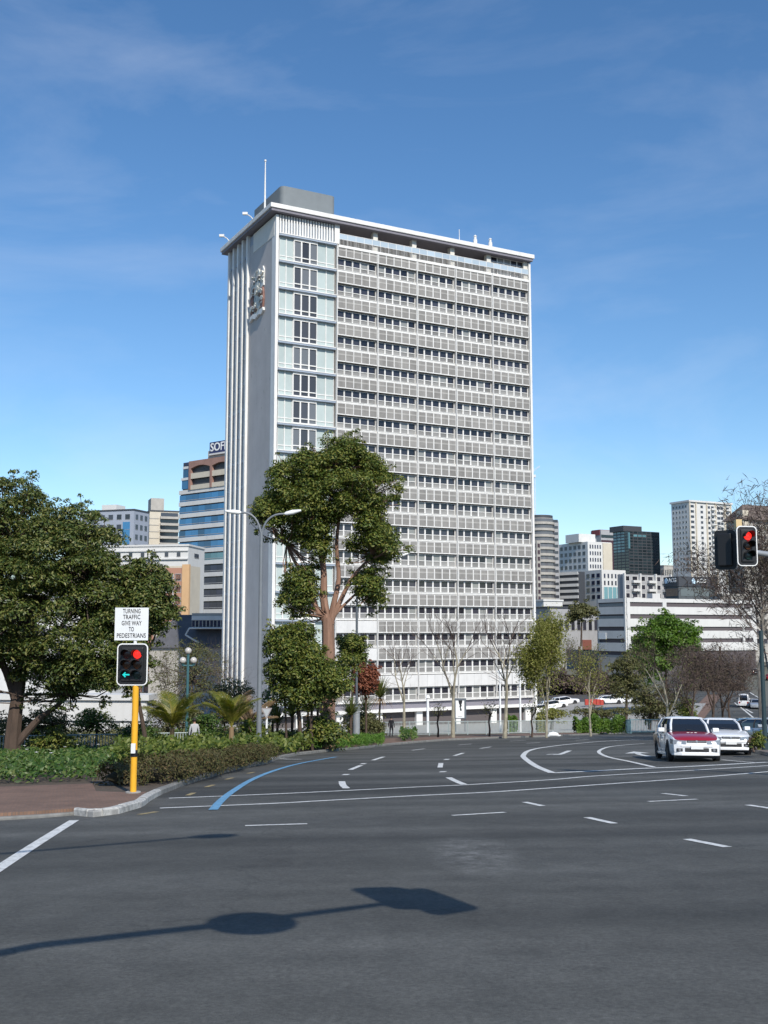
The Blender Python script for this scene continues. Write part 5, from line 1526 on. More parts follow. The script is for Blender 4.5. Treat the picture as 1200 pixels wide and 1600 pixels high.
# ================================================================== VEHICLES
M_CARW = mat('car_white', (0.76, 0.765, 0.77), 0.25, coat=0.6)
M_CARR = mat('car_red', (0.27, 0.012, 0.025), 0.28, coat=0.6)
M_CARDK = mat('car_dark', (0.02, 0.024, 0.03), 0.2, coat=0.8)
M_CARSIL = mat('car_silver', (0.42, 0.44, 0.46), 0.3, metal=0.4, coat=0.5)
M_CARMAR = mat('car_maroon_graphic', (0.085, 0.03, 0.03), 0.3, coat=0.4)
M_CARGL = mat('car_glass', (0.012, 0.015, 0.02), 0.03, spec=0.8)
M_TYRE = mat('tyre', (0.016, 0.016, 0.017), 0.85)
M_RIM = mat('rim', (0.36, 0.37, 0.38), 0.35, metal=0.7)
M_HEADL = mat('headlight', (0.20, 0.21, 0.23), 0.06, spec=1.0, coat=1.0)
M_TAIL = mat('tail_light', (0.28, 0.01, 0.01), 0.15)
M_TRIM = mat('black_trim', (0.02, 0.02, 0.022), 0.6)
M_PLATE = mat('number_plate', (0.68, 0.68, 0.66), 0.5)
M_SEAT = mat('seat_cloth', (0.05, 0.05, 0.055), 0.9)
_wheel = {}
def wheel_meshes(r):
    if r in _wheel: return _wheel[r]
    w = 0.20
    mb = MB(); n = 20
    prof = [(r * 0.64, -w / 2), (r * 0.93, -w / 2), (r, -w * 0.32), (r, w * 0.32), (r * 0.93, w / 2), (r * 0.64, w / 2)]
    V = [(p[0] * math.cos(2 * math.pi * k / n), p[1], p[0] * math.sin(2 * math.pi * k / n)) for k in range(n) for p in prof]
    m = len(prof)
    Fc = [(k * m + j, k * m + (j + 1) % m, ((k + 1) % n) * m + (j + 1) % m, ((k + 1) % n) * m + j) for k in range(n) for j in range(m)]
    mb.add(V, Fc); tyre = mb.mesh('tyre', [M_TYRE], True)
    mb = MB(); mb.tube([(0, -0.03, 0), (0, 0.03, 0)], r * 0.20, 12)
    for k in range(5):
        a = 2 * math.pi * k / 5; c, s = math.cos(a), math.sin(a)
        P = [(c * q - s * o_, y, s * q + c * o_) for y in (-0.05, 0.02) for q, o_ in ((0.0, -0.05), (r * 0.66, -0.035), (r * 0.66, 0.035), (0.0, 0.05))]
        mb.add(P, [(0, 1, 2, 3), (7, 6, 5, 4), (0, 4, 5, 1), (1, 5, 6, 2), (2, 6, 7, 3), (3, 7, 4, 0)])
    mb.tube([(0, 0.05, 0), (0, 0.06, 0)], r * 0.64, 20, 1)
    V = [(q * math.cos(2 * math.pi * k / n), y, q * math.sin(2 * math.pi * k / n)) for k in range(n) for q, y in ((r * 0.66, -0.09), (r * 0.58, -0.06), (r * 0.66, 0.05))]
    mb.add(V, [(k * 3 + j, k * 3 + (j + 1) % 3, ((k + 1) % n) * 3 + (j + 1) % 3, ((k + 1) % n) * 3 + j) for k in range(n) for j in range(3)])
    rim = mb.mesh('rim', [M_RIM, M_TYRE], True)
    _wheel[r] = (tyre, rim)
    return _wheel[r]
SHAPES = {
 # length stations: x, half width, bottom, top ; cabin: base front x, roof front x, roof rear x, base rear x, roof z, belt z
 'wagon': dict(st=[(-2.22, .70, .40, .90), (-2.14, .80, .28, .95), (-1.6, .845, .22, .95), (-.8, .85, .20, .94), (0.2, .85, .20, .93), (.85, .85, .20, .95), (1.3, .84, .20, .91), (1.75, .825, .20, .85), (2.05, .80, .22, .79), (2.20, .74, .25, .72), (2.26, .60, .30, .66)], cab=(1.0, .25, -1.75, -2.14, 1.46, .93), fx=1.36, rx=-1.33),
 'sedan': dict(st=[(-2.2, .68, .40, .86), (-2.1, .78, .28, .92), (-1.6, .83, .22, .95), (-.9, .84, .20, .93), (0.2, .84, .20, .91), (.85, .84, .20, .93), (1.3, .83, .20, .88), (1.75, .81, .20, .80), (2.05, .78, .22, .74), (2.18, .72, .25, .68), (2.24, .58, .30, .62)], cab=(.95, .15, -.95, -1.65, 1.38, .91), fx=1.32, rx=-1.30),
 'van': dict(st=[(-2.3, .80, .35, 1.0), (-2.25, .84, .28, 1.05), (-1.6, .85, .22, 1.05), (-.6, .85, .20, 1.05), (0.6, .85, .20, 1.05), (1.4, .84, .20, 1.05), (1.95, .82, .22, .95), (2.2, .76, .26, .80), (2.27, .62, .30, .70)], cab=(2.02, 1.35, -2.1, -2.28, 1.95, 1.04), fx=1.45, rx=-1.40)}
def car(name, label, loc, rz, shape, paint_, bonnet=None, rear=False, graphic=False, group=None, sy=0.0, scale=1.0, detail=True):
    S = SHAPES[shape]; st = S['st']
    t = thing(name, label, 'van' if shape == 'van' else 'car', loc, group, rz)
    t.rotation_euler = (0, sy, rz)
    t.scale = (scale,) * 3
    def sect(x, hw, zb, zt):
        half = [(0, zb), (hw * .90, zb), (hw * .985, zb + .07), (hw, zb + .20), (hw * 1.0, zb + .55 * (zt - zb)), (hw * .975, zt - .07), (hw * .93, zt - .015), (hw * .55, zt + .02), (0, zt + .03)]
        return [(x, y, z) for y, z in half] + [(x, -y, z) for y, z in half[-2:0:-1]]
    rings = [sect(*s) for s in st]
    n = len(rings[0]); V = [p for r in rings for p in r]
    Fc = []
    for i in range(len(rings) - 1):
        for k in range(n): Fc.append((i * n + k, i * n + (k + 1) % n, (i + 1) * n + (k + 1) % n, (i + 1) * n + k))
    Fc += [tuple(range(n)), tuple(reversed(range((len(rings) - 1) * n, len(rings) * n)))]
    mb = MB(); mb.add(V, Fc); body = mb.build('body', [paint_], t, smooth_=True)
    # interpolated top height / width
    def prof(x, j):
        for a, b_ in zip(st[:-1], st[1:]):
            if a[0] <= x <= b_[0]:
                k = (x - a[0]) / (b_[0] - a[0]); return a[j] * (1 - k) + b_[j] * k
        return st[-1][j] if x > 0 else st[0][j]
    bf, rf, rr_, br, zr_, zb_ = S['cab']
    hb, hr = 0.785 * prof(0, 1) / .85, 0.60 if shape != 'van' else 0.72
    # cabin glass solid
    def ring(z, f, r_, h):
        return [(f, h * .82, z), (f - .10, h, z), ((f + r_) / 2, h * 1.01, z), (r_ + .08, h, z), (r_, h * .82, z), (r_, -h * .82, z), (r_ + .08, -h, z), ((f + r_) / 2, -h * 1.01, z), (f - .10, -h, z), (f, -h * .82, z)]
    r0, r1, r2 = ring(zb_ - .05, bf, br, hb), ring((zb_ + zr_) / 2 + .02, (bf + rf) / 2 + .05, (br + rr_) / 2 - .04, (hb + hr) / 2 + .03), ring(zr_ - .05, rf, rr_, hr)
    V = r0 + r1 + r2
    Fc = [(i * 10 + k, i * 10 + (k + 1) % 10, (i + 1) * 10 + (k + 1) % 10, (i + 1) * 10 + k) for i in range(2) for k in range(10)] + [tuple(range(10)), tuple(range(20, 30))]
    mb = MB(); mb.add(V, Fc); cab = mb.build('cabin_glass', [M_CARGL], t)
    # roof
    r3 = ring(zr_ - .055, rf + .04, rr_ - .05, hr + .035); r4 = ring(zr_ - .01, rf - .03, rr_ + .02, hr - .02); r5 = ring(zr_ + .025, rf - .30, rr_ + .35, hr - .22)
    V = r3 + r4 + r5
    mb = MB(); mb.add(V, [(i * 10 + k, i * 10 + (k + 1) % 10, (i + 1) * 10 + (k + 1) % 10, (i + 1) * 10 + k) for i in range(2) for k in range(10)] + [tuple(range(10)), tuple(range(20, 30))])
    mb.build('roof', [paint_], t, smooth_=True)
    def pil(a, b_, c_, w, nm='pillar', m=None):
        mb = MB(); mb.tube([a, b_, c_], [w, w, w * .9], 6); mb.build(nm, [m or paint_], t, smooth_=True)
    for s in (-1, 1):
        k0, k1, k2 = (0, 10, 20) if s > 0 else (9, 19, 29)
        pil(r0[0 if s > 0 else 9], r1[0 if s > 0 else 9], r2[0 if s > 0 else 9], .045)
        pil(r0[4 if s > 0 else 5], r1[4 if s > 0 else 5], r2[4 if s > 0 else 5], .06)
        for xm, w, m_ in ((-.15, .035, M_TRIM), (-1.15, .05, paint_)):
            if shape == 'sedan' and xm < -1: continue
            mb = MB(); mb.tube([(xm, s * (hb + .005), zb_), (xm, s * ((hb + hr) / 2 + .037), (zb_ + zr_) / 2 + .02), (xm, s * (hr + .005), zr_ - .05)], w, 6); mb.build('pillar', [m_], t)
        # mirrors, arches, door seams
        mb = MB(); mb.box((bf - .42, s * (hb + .03), zb_ + .02), (bf - .28, s * (hb + .25), zb_ + .17)); mb.build('mirror', [paint_], t, bevel=.03)
        if detail:
            for xd in (-1.12, -.15, .88):
                if shape == 'van' and xd < -1: continue
                mb = MB(); mb.box((xd - .008, s * (prof(xd, 1) - .03), .30), (xd + .008, s * (prof(xd, 1) + .004), zb_ - .06)); mb.build('door_seam', [M_TRIM], t)
            for xd in (-.75, .18):
                mb = MB(); mb.box((xd - .1, s * (prof(xd, 1) - .02), .74), (xd + .1, s * (prof(xd, 1) + .02), .78)); mb.build('door_handle', [paint_], t)
            mb = MB(); mb.box((-1.0, s * (prof(0, 1) - .03), .17), (1.0, s * (prof(0, 1) + .012), .27)); mb.build('sill', [paint_], t, bevel=.02)
        for xw in (S['fx'], S['rx']):
            hw = prof(xw, 1)
            mb = MB(); mb.tube([(xw, s * (hw - .12), .33), (xw, s * (hw + .004), .33)], .385, 22); mb.build('wheel_arch', [M_TRIM], t)
            wy, rm = wheel_meshes(.315)
            w = link('wheel', wy, t, (xw, s * (hw - .075), .315), (0, 0, 0 if s < 0 else math.pi))
            link('rim', rm, w)
    if graphic:
        for s in (-1, 1):
            mb = MB(); hw = .853
            mb.prism([(x, s * (hw - .004), z) for x, z in ((-2.02, .42), (-1.75, .42), (-1.45, .75), (-.55, .40), (-.25, .40), (-.75, .80), (-1.2, .86), (-2.02, .84))], (0, s * .007, 0)); mb.build('side_graphic', [M_CARMAR], t)
    # ---- front
    xf = st[-1][0]; zh = st[-3][3]
    if bonnet:
        xs = [st[-1][0] + .003, st[-1][0] - .08, 2.10, 1.9, 1.6, 1.3, 1.0]
        V, Fc = [], []
        for x in xs:
            hw, zt = prof(x, 1), prof(x, 3)
            for f_ in (-.90, -.55, 0, .55, .90):
                y = hw * f_; z = zt + (.03 if f_ == 0 else .02 if abs(f_) < .6 else -.012) + .012
                V.append((x, y, z))
        for i in range(len(xs) - 1):
            for k in range(4): Fc.append((i * 5 + k, i * 5 + k + 1, i * 5 + k + 6, i * 5 + k + 5))
        mb = MB(); mb.add(V, Fc); bn = mb.build('bonnet', [bonnet], t, smooth_=True)
        for x_, y_ in ((1.32, -.12), (1.34, .0), (1.32, .13)):
            mb = MB(); mb.box((x_ - .03, y_ - .04, prof(x_, 3) + .034), (x_ + .03, y_ + .04, prof(x_, 3) + .044)); mb.build('bonnet_mark', [M_SIGW], bn)
    if detail:
        for s in (-1, 1):
            mb = MB()
            P = [(xf - .26, s * .83, .585), (xf - .05, s * .77, .575), (xf + .03, s * .35, .575), (xf + .025, s * .35, .685), (xf - .055, s * .76, .72), (xf - .28, s * .825, .745)]
            mb.prism(P, (0, 0, 0.0)) if False else None
            Q = [(p[0] - .12, p[1] * .96, p[2]) for p in P]
            mb.add(P + Q, [(0, 1, 4, 5), (1, 2, 3, 4), (6, 11, 10, 7), (7, 10, 9, 8), (5, 4, 10, 11), (4, 3, 9, 10), (0, 6, 7, 1), (1, 7, 8, 2)]); mb.build('headlight', [M_HEADL], t)
            mb = MB(); mb.box((xf - .10, s * .46, .33), (xf + .015, s * .66, .44)); fl = mb.build('fog_light_recess', [M_TRIM], t, bevel=.02)
            mb = MB(); mb.tube([(xf + .01, s * .56, .385), (xf + .022, s * .56, .385)], .045, 10); mb.build('fog_light', [M_HEADL], fl)
        mb = MB(); mb.box((xf - .1, -.33, .62), (xf + .012, .33, .70)); gr = mb.build('grille', [M_TRIM], t, bevel=.015)
        mb = MB(); mb.box((xf - .0, -.30, .655), (xf + .02, .30, .672)); mb.build('grille_bar', [M_RIM], gr)
        mb = MB(); mb.tube([(xf + .012, 0, .665), (xf + .026, 0, .665)], .04, 10); mb.build('badge', [M_RIM], gr)
        # bumper: a full-width lip with a dark mouth
        mb = MB(); mb.prism([(xf - .30, -.80, 0), (xf - .08, -.74, 0), (xf + .03, -.50, 0), (xf + .05, 0, 0), (xf + .03, .50, 0), (xf - .08, .74, 0), (xf - .30, .80, 0), (xf - .30, 0, 0)], (0, 0, .10))
        for i, v in enumerate(mb.v): mb.v[i] = (v[0], v[1], v[2] + .20)
        mb.build('front_lip', [paint_], t, bevel=.02)
        mb = MB(); mb.prism([(xf - .30, -.79, 0), (xf - .08, -.735, 0), (xf + .02, -.50, 0), (xf + .035, 0, 0), (xf + .02, .50, 0), (xf - .08, .735, 0), (xf - .30, .79, 0)], (0, 0, .10))
        for i, v in enumerate(mb.v): mb.v[i] = (v[0], v[1], v[2] + .47)
        mb.build('bumper', [paint_], t, bevel=.03)
        mb = MB(); mb.box((xf - .1, -.40, .31), (xf + .012, .40, .46)); mb.build('air_intake', [M_TRIM], t, bevel=.03)
        mb = MB(); mb.box((xf, -.20, .41), (xf + .055, .20, .52)); mb.build('number_plate', [M_PLATE], t)
        mb = MB(); mb.box((xf - .35, -.70, .12), (xf - .2, .70, .24)); mb.build('undertray', [M_TRIM], t)
        # wipers, seats and a driver's head-rest seen through the glass
        for s in (-1, 1):
            mb = MB(); mb.tube([(bf + .01, s * .35, zb_ + .035), (bf - .12, s * .35 - .45, zb_ + .12)], .012, 4); mb.build('wiper', [M_TRIM], t)
    xr_ = st[0][0]
    for s in (-1, 1):
        mb = MB(); mb.box((xr_ - .012, s * .48, .62), (xr_ + .12, s * .72, .88)); mb.build('tail_light', [M_TAIL], t, bevel=.02)
    mb = MB(); mb.box((xr_ - .02, -.26, .58), (xr_ + .05, .26, .70)); mb.build('number_plate', [M_PLATE], t)
    return t
def slope_rot(P, rz):
    """pitch so that the car sits on the sloping street"""
    d = Vector((math.cos(rz), math.sin(rz), 0)); e = 1.3
    return -math.atan2(gz(P.x + d.x * e, P.y + d.y * e) - gz(P.x - d.x * e, P.y - d.y * e), 2 * e)
def park(name, label, P, rz, shape, paint_, **k):
    P = Vector((P[0], P[1], gz(P[0], P[1]) + k.pop('dz', 0.004)))
    return car(name, label, P, rz, shape, paint_, sy=slope_rot(P, rz), **k)
# front car: bumper line at the stop line, nose towards the camera
def nose_at(px0, px1, py, rz, half=2.25):
    g = ground((px0 + px1) / 2, py)
    return Vector((g.x - math.cos(rz) * half, g.y - math.sin(rz) * half, 0))
rz1 = math.atan2(-4.4, -0.50)
park('station_wagon', 'white station wagon with red bonnet waiting at the stop line', nose_at(1047, 1131, 1190.5, rz1), rz1, 'wagon', M_CARW, bonnet=M_CARR, graphic=True, scale=1.05)
rz2 = math.atan2(-4.4, -0.62)
park('white_sedan', 'plain white sedan waiting behind and right of the red bonnet wagon', nose_at(1111, 1174, 1180.5, rz2), rz2, 'sedan', M_CARW, scale=1.05)
park('dark_sedan', 'dark parked sedan at the right edge behind the white cars', on_ground_at(1162, 60), R(172), 'sedan', M_CARDK)
park('silver_sedan', 'silver sedan half hidden at the right edge by the teal pole', on_ground_at(1203, 57), R(-75), 'sedan', M_CARSIL)
park('white_van', 'white van driving away up the far street', on_ground_at(1162, 170), R(72), 'van', M_CARW, detail=False)
park('white_hatch', 'small white car ahead of the van on the far street', on_ground_at(1147, 218), R(72), 'wagon', M_CARW, detail=False)
park('pale_sedan', 'pale silver sedan driving down the far street beside the van', on_ground_at(1181, 166), R(-108), 'sedan', M_CARSIL, detail=False)
park('black_car', 'black car further up the far street', on_ground_at(1181, 262), R(72), 'wagon', M_CARDK, detail=False)
park('red_car', 'red car at the right edge far up the street', on_ground_at(1203, 245), R(72), 'sedan', M_CARR, detail=False)
park('white_car', 'white car at the right edge up the street above the red one', on_ground_at(1203, 290), R(72), 'wagon', M_CARW, detail=False)
for k, (px, d, a, pt, sh, lb) in enumerate(((848, 172, 10, M_CARW, 'sedan', 'leftmost white car in the valley car park row'), (866, 176, 12, M_CARW, 'wagon', 'white wagon second in the valley car park row'),
        (884, 180, 8, M_CARW, 'wagon', 'white wagon at the right end of the valley car park row'),
        (952, 176, 5, M_CARW, 'sedan', 'white sedan right of the red barrier'), (974, 178, 5, M_CARW, 'wagon', 'white wagon right of the red barrier next to the hedge'),
        (918, 288, 12, M_CARSIL, 'sedan', 'silver car on the upper slope above the red barrier'), (933, 292, 12, M_CARW, 'wagon', 'white car on the upper slope above the red barrier'), (1018, 280, 10, M_CARSIL, 'sedan', 'silver car parked before the car park building'), (948, 295, 12, M_CARDK, 'sedan', 'dark car on the upper slope beside the stone wall'))):
    park('parked_car', lb, on_ground_at(px, d), R(a), sh, pt, detail=False, group='cars parked in the valley', dz=0.03)

# ================================================================== PEOPLE
def person(label, loc, rz, joints, edges, clothes, h=1.74):
    """one skinned body; joints: name -> (pos, radius); split by height into clothing materials"""
    t = thing('person', label, 'person', loc, None, rz)
    names = list(joints)
    me = bpy.data.meshes.new('body')
    me.from_pydata([joints[n][0] for n in names], [(names.index(a), names.index(b_)) for a, b_ in edges], [])
    o = bpy.data.objects.new('body', me); col.objects.link(o)
    o.modifiers.new('skin', 'SKIN')
    for i, n in enumerate(names):
        r = joints[n][1]; me.skin_vertices[0].data[i].radius = (r, r) if not hasattr(r, '__len__') else r
    me.skin_vertices[0].data[names.index('pelvis')].use_root = True
    sd = o.modifiers.new('sub', 'SUBSURF'); sd.levels = 2; sd.render_levels = 2
    dg = bpy.context.evaluated_depsgraph_get(); dg.update()
    m2 = bpy.data.meshes.new_from_object(o.evaluated_get(dg))
    bpy.data.objects.remove(o, do_unlink=True)
    m2.materials.clear()
    for m in clothes: m2.materials.append(m)
    for p in m2.polygons:
        z = p.center.z / h; p.use_smooth = True
        hand = abs(p.center.x) > 0.19 and z < 0.475 and z > 0.38
        p.material_index = 0 if (z > 0.845 or hand) else 1 if z > 0.50 else 2 if z > 0.045 else 3
    link('body', m2, t)
    mb = MB(); c_ = Vector(joints['head'][0]) + Vector((0, 0.018, 0.035)); n = 7; r = 0.108
    mb.tube([c_ + Vector((0, 0, r * math.cos(math.pi * k / n))) for k in range(n)], [max(.01, r * math.sin(math.pi * k / n)) for k in range(n)], 12)
    mb.build('hair', [clothes[4]], t, smooth_=True)
    return t
J = {'pelvis': ((0, 0, .95), (.15, .11)), 'waist': ((0, 0, 1.08), (.14, .10)), 'chest': ((0, 0, 1.30), (.17, .115)), 'neck': ((0, 0, 1.47), .055), 'chin': ((0, -.015, 1.54), .07), 'head': ((0, -.01, 1.63), .095),
     'sl': ((-.17, 0, 1.40), .065), 'el': ((-.24, .02, 1.13), .048), 'wl': ((-.25, -.04, .88), .036), 'hl': ((-.25, -.06, .78), .035), 'sr': ((.17, 0, 1.40), .065), 'er': ((.24, .02, 1.13), .048), 'wr': ((.25, -.04, .88), .036), 'hr': ((.25, -.06, .78), .035),
     'tl': ((-.09, 0, .86), .095), 'kl': ((-.10, -.09, .48), .062), 'al': ((-.10, .02, .09), .045), 'fl': ((-.11, -.14, .04), .04), 'tr': ((.09, 0, .86), .095), 'kr': ((.10, .06, .48), .062), 'ar': ((.10, .20, .09), .045), 'fr': ((.11, .05, .04), .04)}
ED = [('pelvis', 'waist'), ('waist', 'chest'), ('chest', 'neck'), ('neck', 'chin'), ('chin', 'head'), ('chest', 'sl'), ('sl', 'el'), ('el', 'wl'), ('wl', 'hl'), ('chest', 'sr'), ('sr', 'er'), ('er', 'wr'), ('wr', 'hr'), ('pelvis', 'tl'), ('tl', 'kl'), ('kl', 'al'), ('al', 'fl'), ('pelvis', 'tr'), ('tr', 'kr'), ('kr', 'ar'), ('ar', 'fr')]
M_SKIN = mat('skin', (0.42, 0.25, 0.18), 0.6); M_COAT = mat('cloth_black', (0.012, 0.012, 0.015), 0.9); M_TROU = mat('cloth_dark', (0.016, 0.016, 0.02), 0.9); M_SHOE = mat('shoe', (0.01, 0.01, 0.01), 0.5); M_HAIR = mat('hair_dark', (0.015, 0.011, 0.009), 0.7)
P = on_ground_at(611.5, 95.5); P.z += 0.13
person('person in dark clothes walking on the footpath beside the fence', P, R(165), J, ED, [M_SKIN, M_COAT, M_TROU, M_SHOE, M_HAIR])
P = on_ground_at(303, 57); P.z += 0.12
person('person in a pale grey top standing behind the leafy bed', P, R(200), J, ED, [M_SKIN, mat('cloth_pale', (0.42, 0.43, 0.45), 0.9), M_TROU, M_SHOE, M_HAIR])
# ================================================================== VEGETATION
def in_poly(x, y, poly):
    c = False; n = len(poly); j = n - 1
    for i in range(n):
        xi, yi = poly[i]; xj, yj = poly[j]
        if (yi > y) != (yj > y) and x < (xj - xi) * (y - yi) / (yj - yi) + xi: c = not c
        j = i
    return c
def edge_dist(x, y, poly):
    d = 1e9; n = len(poly)
    for i in range(n):
        ax, ay = poly[i]; bx, by = poly[(i + 1) % n]
        dx, dy = bx - ax, by - ay
        t = max(0, min(1, ((x - ax) * dx + (y - ay) * dy) / (dx * dx + dy * dy + 1e-9)))
        d = min(d, math.hypot(x - ax - t * dx, y - ay - t * dy))
    return d
def leaf_mesh(name, P, N, size, material, aspect=0.42, jitter=0.35, droop=0.0, origin=(0, 0, 0)):
    """P: centres, N: facing normals (numpy); each leaf is a folded rhombus of two triangles"""
    n = len(P)
    P = np.asarray(P) - np.array(origin)
    N = N / (np.linalg.norm(N, axis=1, keepdims=True) + 1e-9)
    N = N + rng.normal(0, jitter, (n, 3)); N /= np.linalg.norm(N, axis=1, keepdims=True) + 1e-9
    T = rng.normal(0, 1, (n, 3)); T[:, 2] -= droop
    T -= N * np.sum(T * N, 1, keepdims=True); T /= np.linalg.norm(T, axis=1, keepdims=True) + 1e-9
    B = np.cross(N, T)
    s = size * rng.uniform(0.65, 1.35, (n, 1))
    V = np.empty((n, 4, 3))
    V[:, 0] = P - T * s * 0.5
    V[:, 1] = P + B * s * aspect * 0.5 + N * s * 0.06
    V[:, 2] = P + T * s * 0.5
    V[:, 3] = P - B * s * aspect * 0.5 + N * s * 0.06
    me = bpy.data.meshes.new(name)
    me.vertices.add(n * 4); me.vertices.foreach_set('co', V.reshape(-1))
    me.loops.add(n * 6); me.polygons.add(n * 2)
    base = np.arange(n)[:, None] * 4
    idx = (base + np.array([[0, 1, 2, 0, 2, 3]])).reshape(-1)
    me.loops.foreach_set('vertex_index', idx.astype(np.int32))
    me.polygons.foreach_set('loop_start', np.arange(0, n * 6, 3, dtype=np.int32))
    me.polygons.foreach_set('loop_total', np.full(n * 2, 3, dtype=np.int32))
    me.materials.append(material)
    me.update(calc_edges=True)
    return me
def clump_leaves(C, rad, per, flat=0.7, shell=0.55):
    """leaves over clumps: C (n,3) centres, rad (n,) radii"""
    Ps, Ns = [], []
    for c, r in zip(C, rad):
        k = max(4, int(per * (r ** 2)))
        d = rng.normal(0, 1, (k, 3)); d /= np.linalg.norm(d, axis=1, keepdims=True)
        d[:, 2] = np.where(d[:, 2] < -0.35, -d[:, 2], d[:, 2])
        q = rng.uniform(shell, 1.08, (k, 1))
        off = d * q * r; off[:, 2] *= flat
        Ps.append(c + off)
        nn = d.copy(); nn[:, 2] += 0.55
        Ns.append(nn)
    return np.concatenate(Ps), np.concatenate(Ns)
def crown_clumps(polys, Y, n, r_m, thick, holes=(), seed=1, minlen=0.0):
    """clump centres through the volume whose outline is the given pixel polygons at depth Y"""
    rr = random.Random(seed)
    C, Rd = [], []
    s = Y / F
    tot = 0
    areas = []
    for poly in polys:
        a = 0
        for i in range(len(poly)):
            x0, y0 = poly[i]; x1, y1 = poly[(i + 1) % len(poly)]; a += x0 * y1 - x1 * y0
        areas.append(abs(a) / 2)
    for poly, ar in zip(polys, areas):
        xs = [p[0] for p in poly]; ys = [p[1] for p in poly]
        want = max(3, int(n * ar / sum(areas))); got = 0; tries = 0
        while got < want and tries < want * 60:
            tries += 1
            x, y = rr.uniform(min(xs), max(xs)), rr.uniform(min(ys), max(ys))
            if not in_poly(x, y, poly): continue
            if any(in_poly(x, y, h) for h in holes): continue
            d = edge_dist(x, y, poly) * s
            r = r_m * rr.uniform(0.6, 1.25)
            if d < r * 0.75:
                r = max(r * 0.5, d * 1.05)
                if d < r_m * 0.28: continue
            hw = min(thick, math.sqrt(max(0.0, d)) * math.sqrt(thick) * 1.25)
            yy = Y + rr.uniform(-1, 1) * max(0.0, hw - r * 0.5)
            p = at(x, y, yy)
            C.append((p.x, p.y, p.z)); Rd.append(r * (yy / Y)); got += 1
        # sprigs along the outline so that it is ragged
        per_ = [math.hypot(poly[i][0] - poly[i - 1][0], poly[i][1] - poly[i - 1][1]) for i in range(len(poly))]
        for _ in range(int(sum(per_) * s / r_m * 1.5)):
            k = rr.choices(range(len(poly)), per_)[0]; tt = rr.random()
            x = poly[k - 1][0] + (poly[k][0] - poly[k - 1][0]) * tt + rr.gauss(0, .20 * r_m / s); y = poly[k - 1][1] + (poly[k][1] - poly[k - 1][1]) * tt + rr.gauss(0, .20 * r_m / s)
            if any(in_poly(x, y, h) for h in holes): continue
            p = at(x, y, Y + rr.gauss(0, .25 * thick)); C.append((p.x, p.y, p.z)); Rd.append(r_m * rr.uniform(.22, .50))
    return np.array(C), np.array(Rd)
M_LEAF_D = leafmat('leaf_dark_glossy', [(0.030, 0.051, 0.011), (0.074, 0.111, 0.019), (0.142, 0.165, 0.030), (0.216, 0.203, 0.047)], 0.5, 0.18, 0.3)
M_LEAF_L = leafmat('leaf_magnolia', [(0.023, 0.042, 0.010), (0.058, 0.088, 0.018), (0.114, 0.137, 0.029), (0.195, 0.182, 0.058)], 0.46, 0.16, 0.35)
M_LEAF_G = leafmat('leaf_bright', [(0.05, 0.11, 0.012), (0.09, 0.17, 0.02), (0.14, 0.22, 0.03)], 0.5, 0.3)
M_LEAF_Y = leafmat('leaf_spring', [(0.163, 0.188, 0.037), (0.250, 0.250, 0.062), (0.312, 0.300, 0.100)], 0.6, 0.4)
M_LEAF_O = leafmat('leaf_olive', [(0.069, 0.081, 0.025), (0.115, 0.115, 0.040), (0.149, 0.138, 0.057)], 0.6, 0.25)
M_LEAF_R = leafmat('leaf_rust', [(0.13, 0.04, 0.022), (0.22, 0.07, 0.035), (0.28, 0.11, 0.06)], 0.7, 0.25)
M_LEAF_H = leafmat('leaf_hedge', [(0.05, 0.045, 0.016), (0.085, 0.065, 0.024), (0.07, 0.085, 0.022), (0.13, 0.085, 0.035)], 0.7, 0.2)
M_LEAF_B = leafmat('leaf_bed', [(0.025, 0.06, 0.010), (0.05, 0.105, 0.018), (0.085, 0.14, 0.028), (0.14, 0.17, 0.05)], 0.45, 0.25)
M_LEAF_LM = leafmat('leaf_lime', [(0.05, 0.085, 0.015), (0.11, 0.15, 0.025), (0.20, 0.22, 0.05)], 0.5, 0.35)
M_GRASSL = leafmat('leaf_grass', [(0.05, 0.12, 0.015), (0.09, 0.19, 0.025), (0.12, 0.20, 0.03)], 0.6, 0.3)
M_SWORD = leafmat('leaf_sword', [(0.06, 0.085, 0.02), (0.12, 0.14, 0.035), (0.20, 0.19, 0.06)], 0.45, 0.25)
M_PALM = leafmat('leaf_palm', [(0.08, 0.11, 0.015), (0.17, 0.18, 0.025), (0.28, 0.24, 0.05)], 0.45, 0.3)
M_DRY = leafmat('leaf_dry', [(0.16, 0.10, 0.05), (0.26, 0.17, 0.09), (0.34, 0.24, 0.14)], 0.8, 0.2)
M_TWIGL = leafmat('twiglets', [(0.068, 0.049, 0.046), (0.115, 0.081, 0.068), (0.095, 0.081, 0.047)], .9, .1)
M_BARK_P = mat('bark_pink', (0.235, 0.135, 0.092), 0.85, var=0.35, scale=3, bump=0.6, bscale=12, stretch=(1, 1, 0.25))
M_BARK_D = mat('bark_dark', (0.075, 0.05, 0.036), 0.9, var=0.35, scale=4, bump=0.7, bscale=14, stretch=(1, 1, 0.25))
M_BARK_PL = mat('bark_plane', (0.30, 0.27, 0.20), 0.85, var=0.4, scale=2.2, bump=0.3)
M_BARK_G = mat('bark_grey', (0.17, 0.15, 0.125), 0.9, var=0.3, scale=3)
M_TWIG = mat('twig', (0.12, 0.085, 0.07), 0.9)

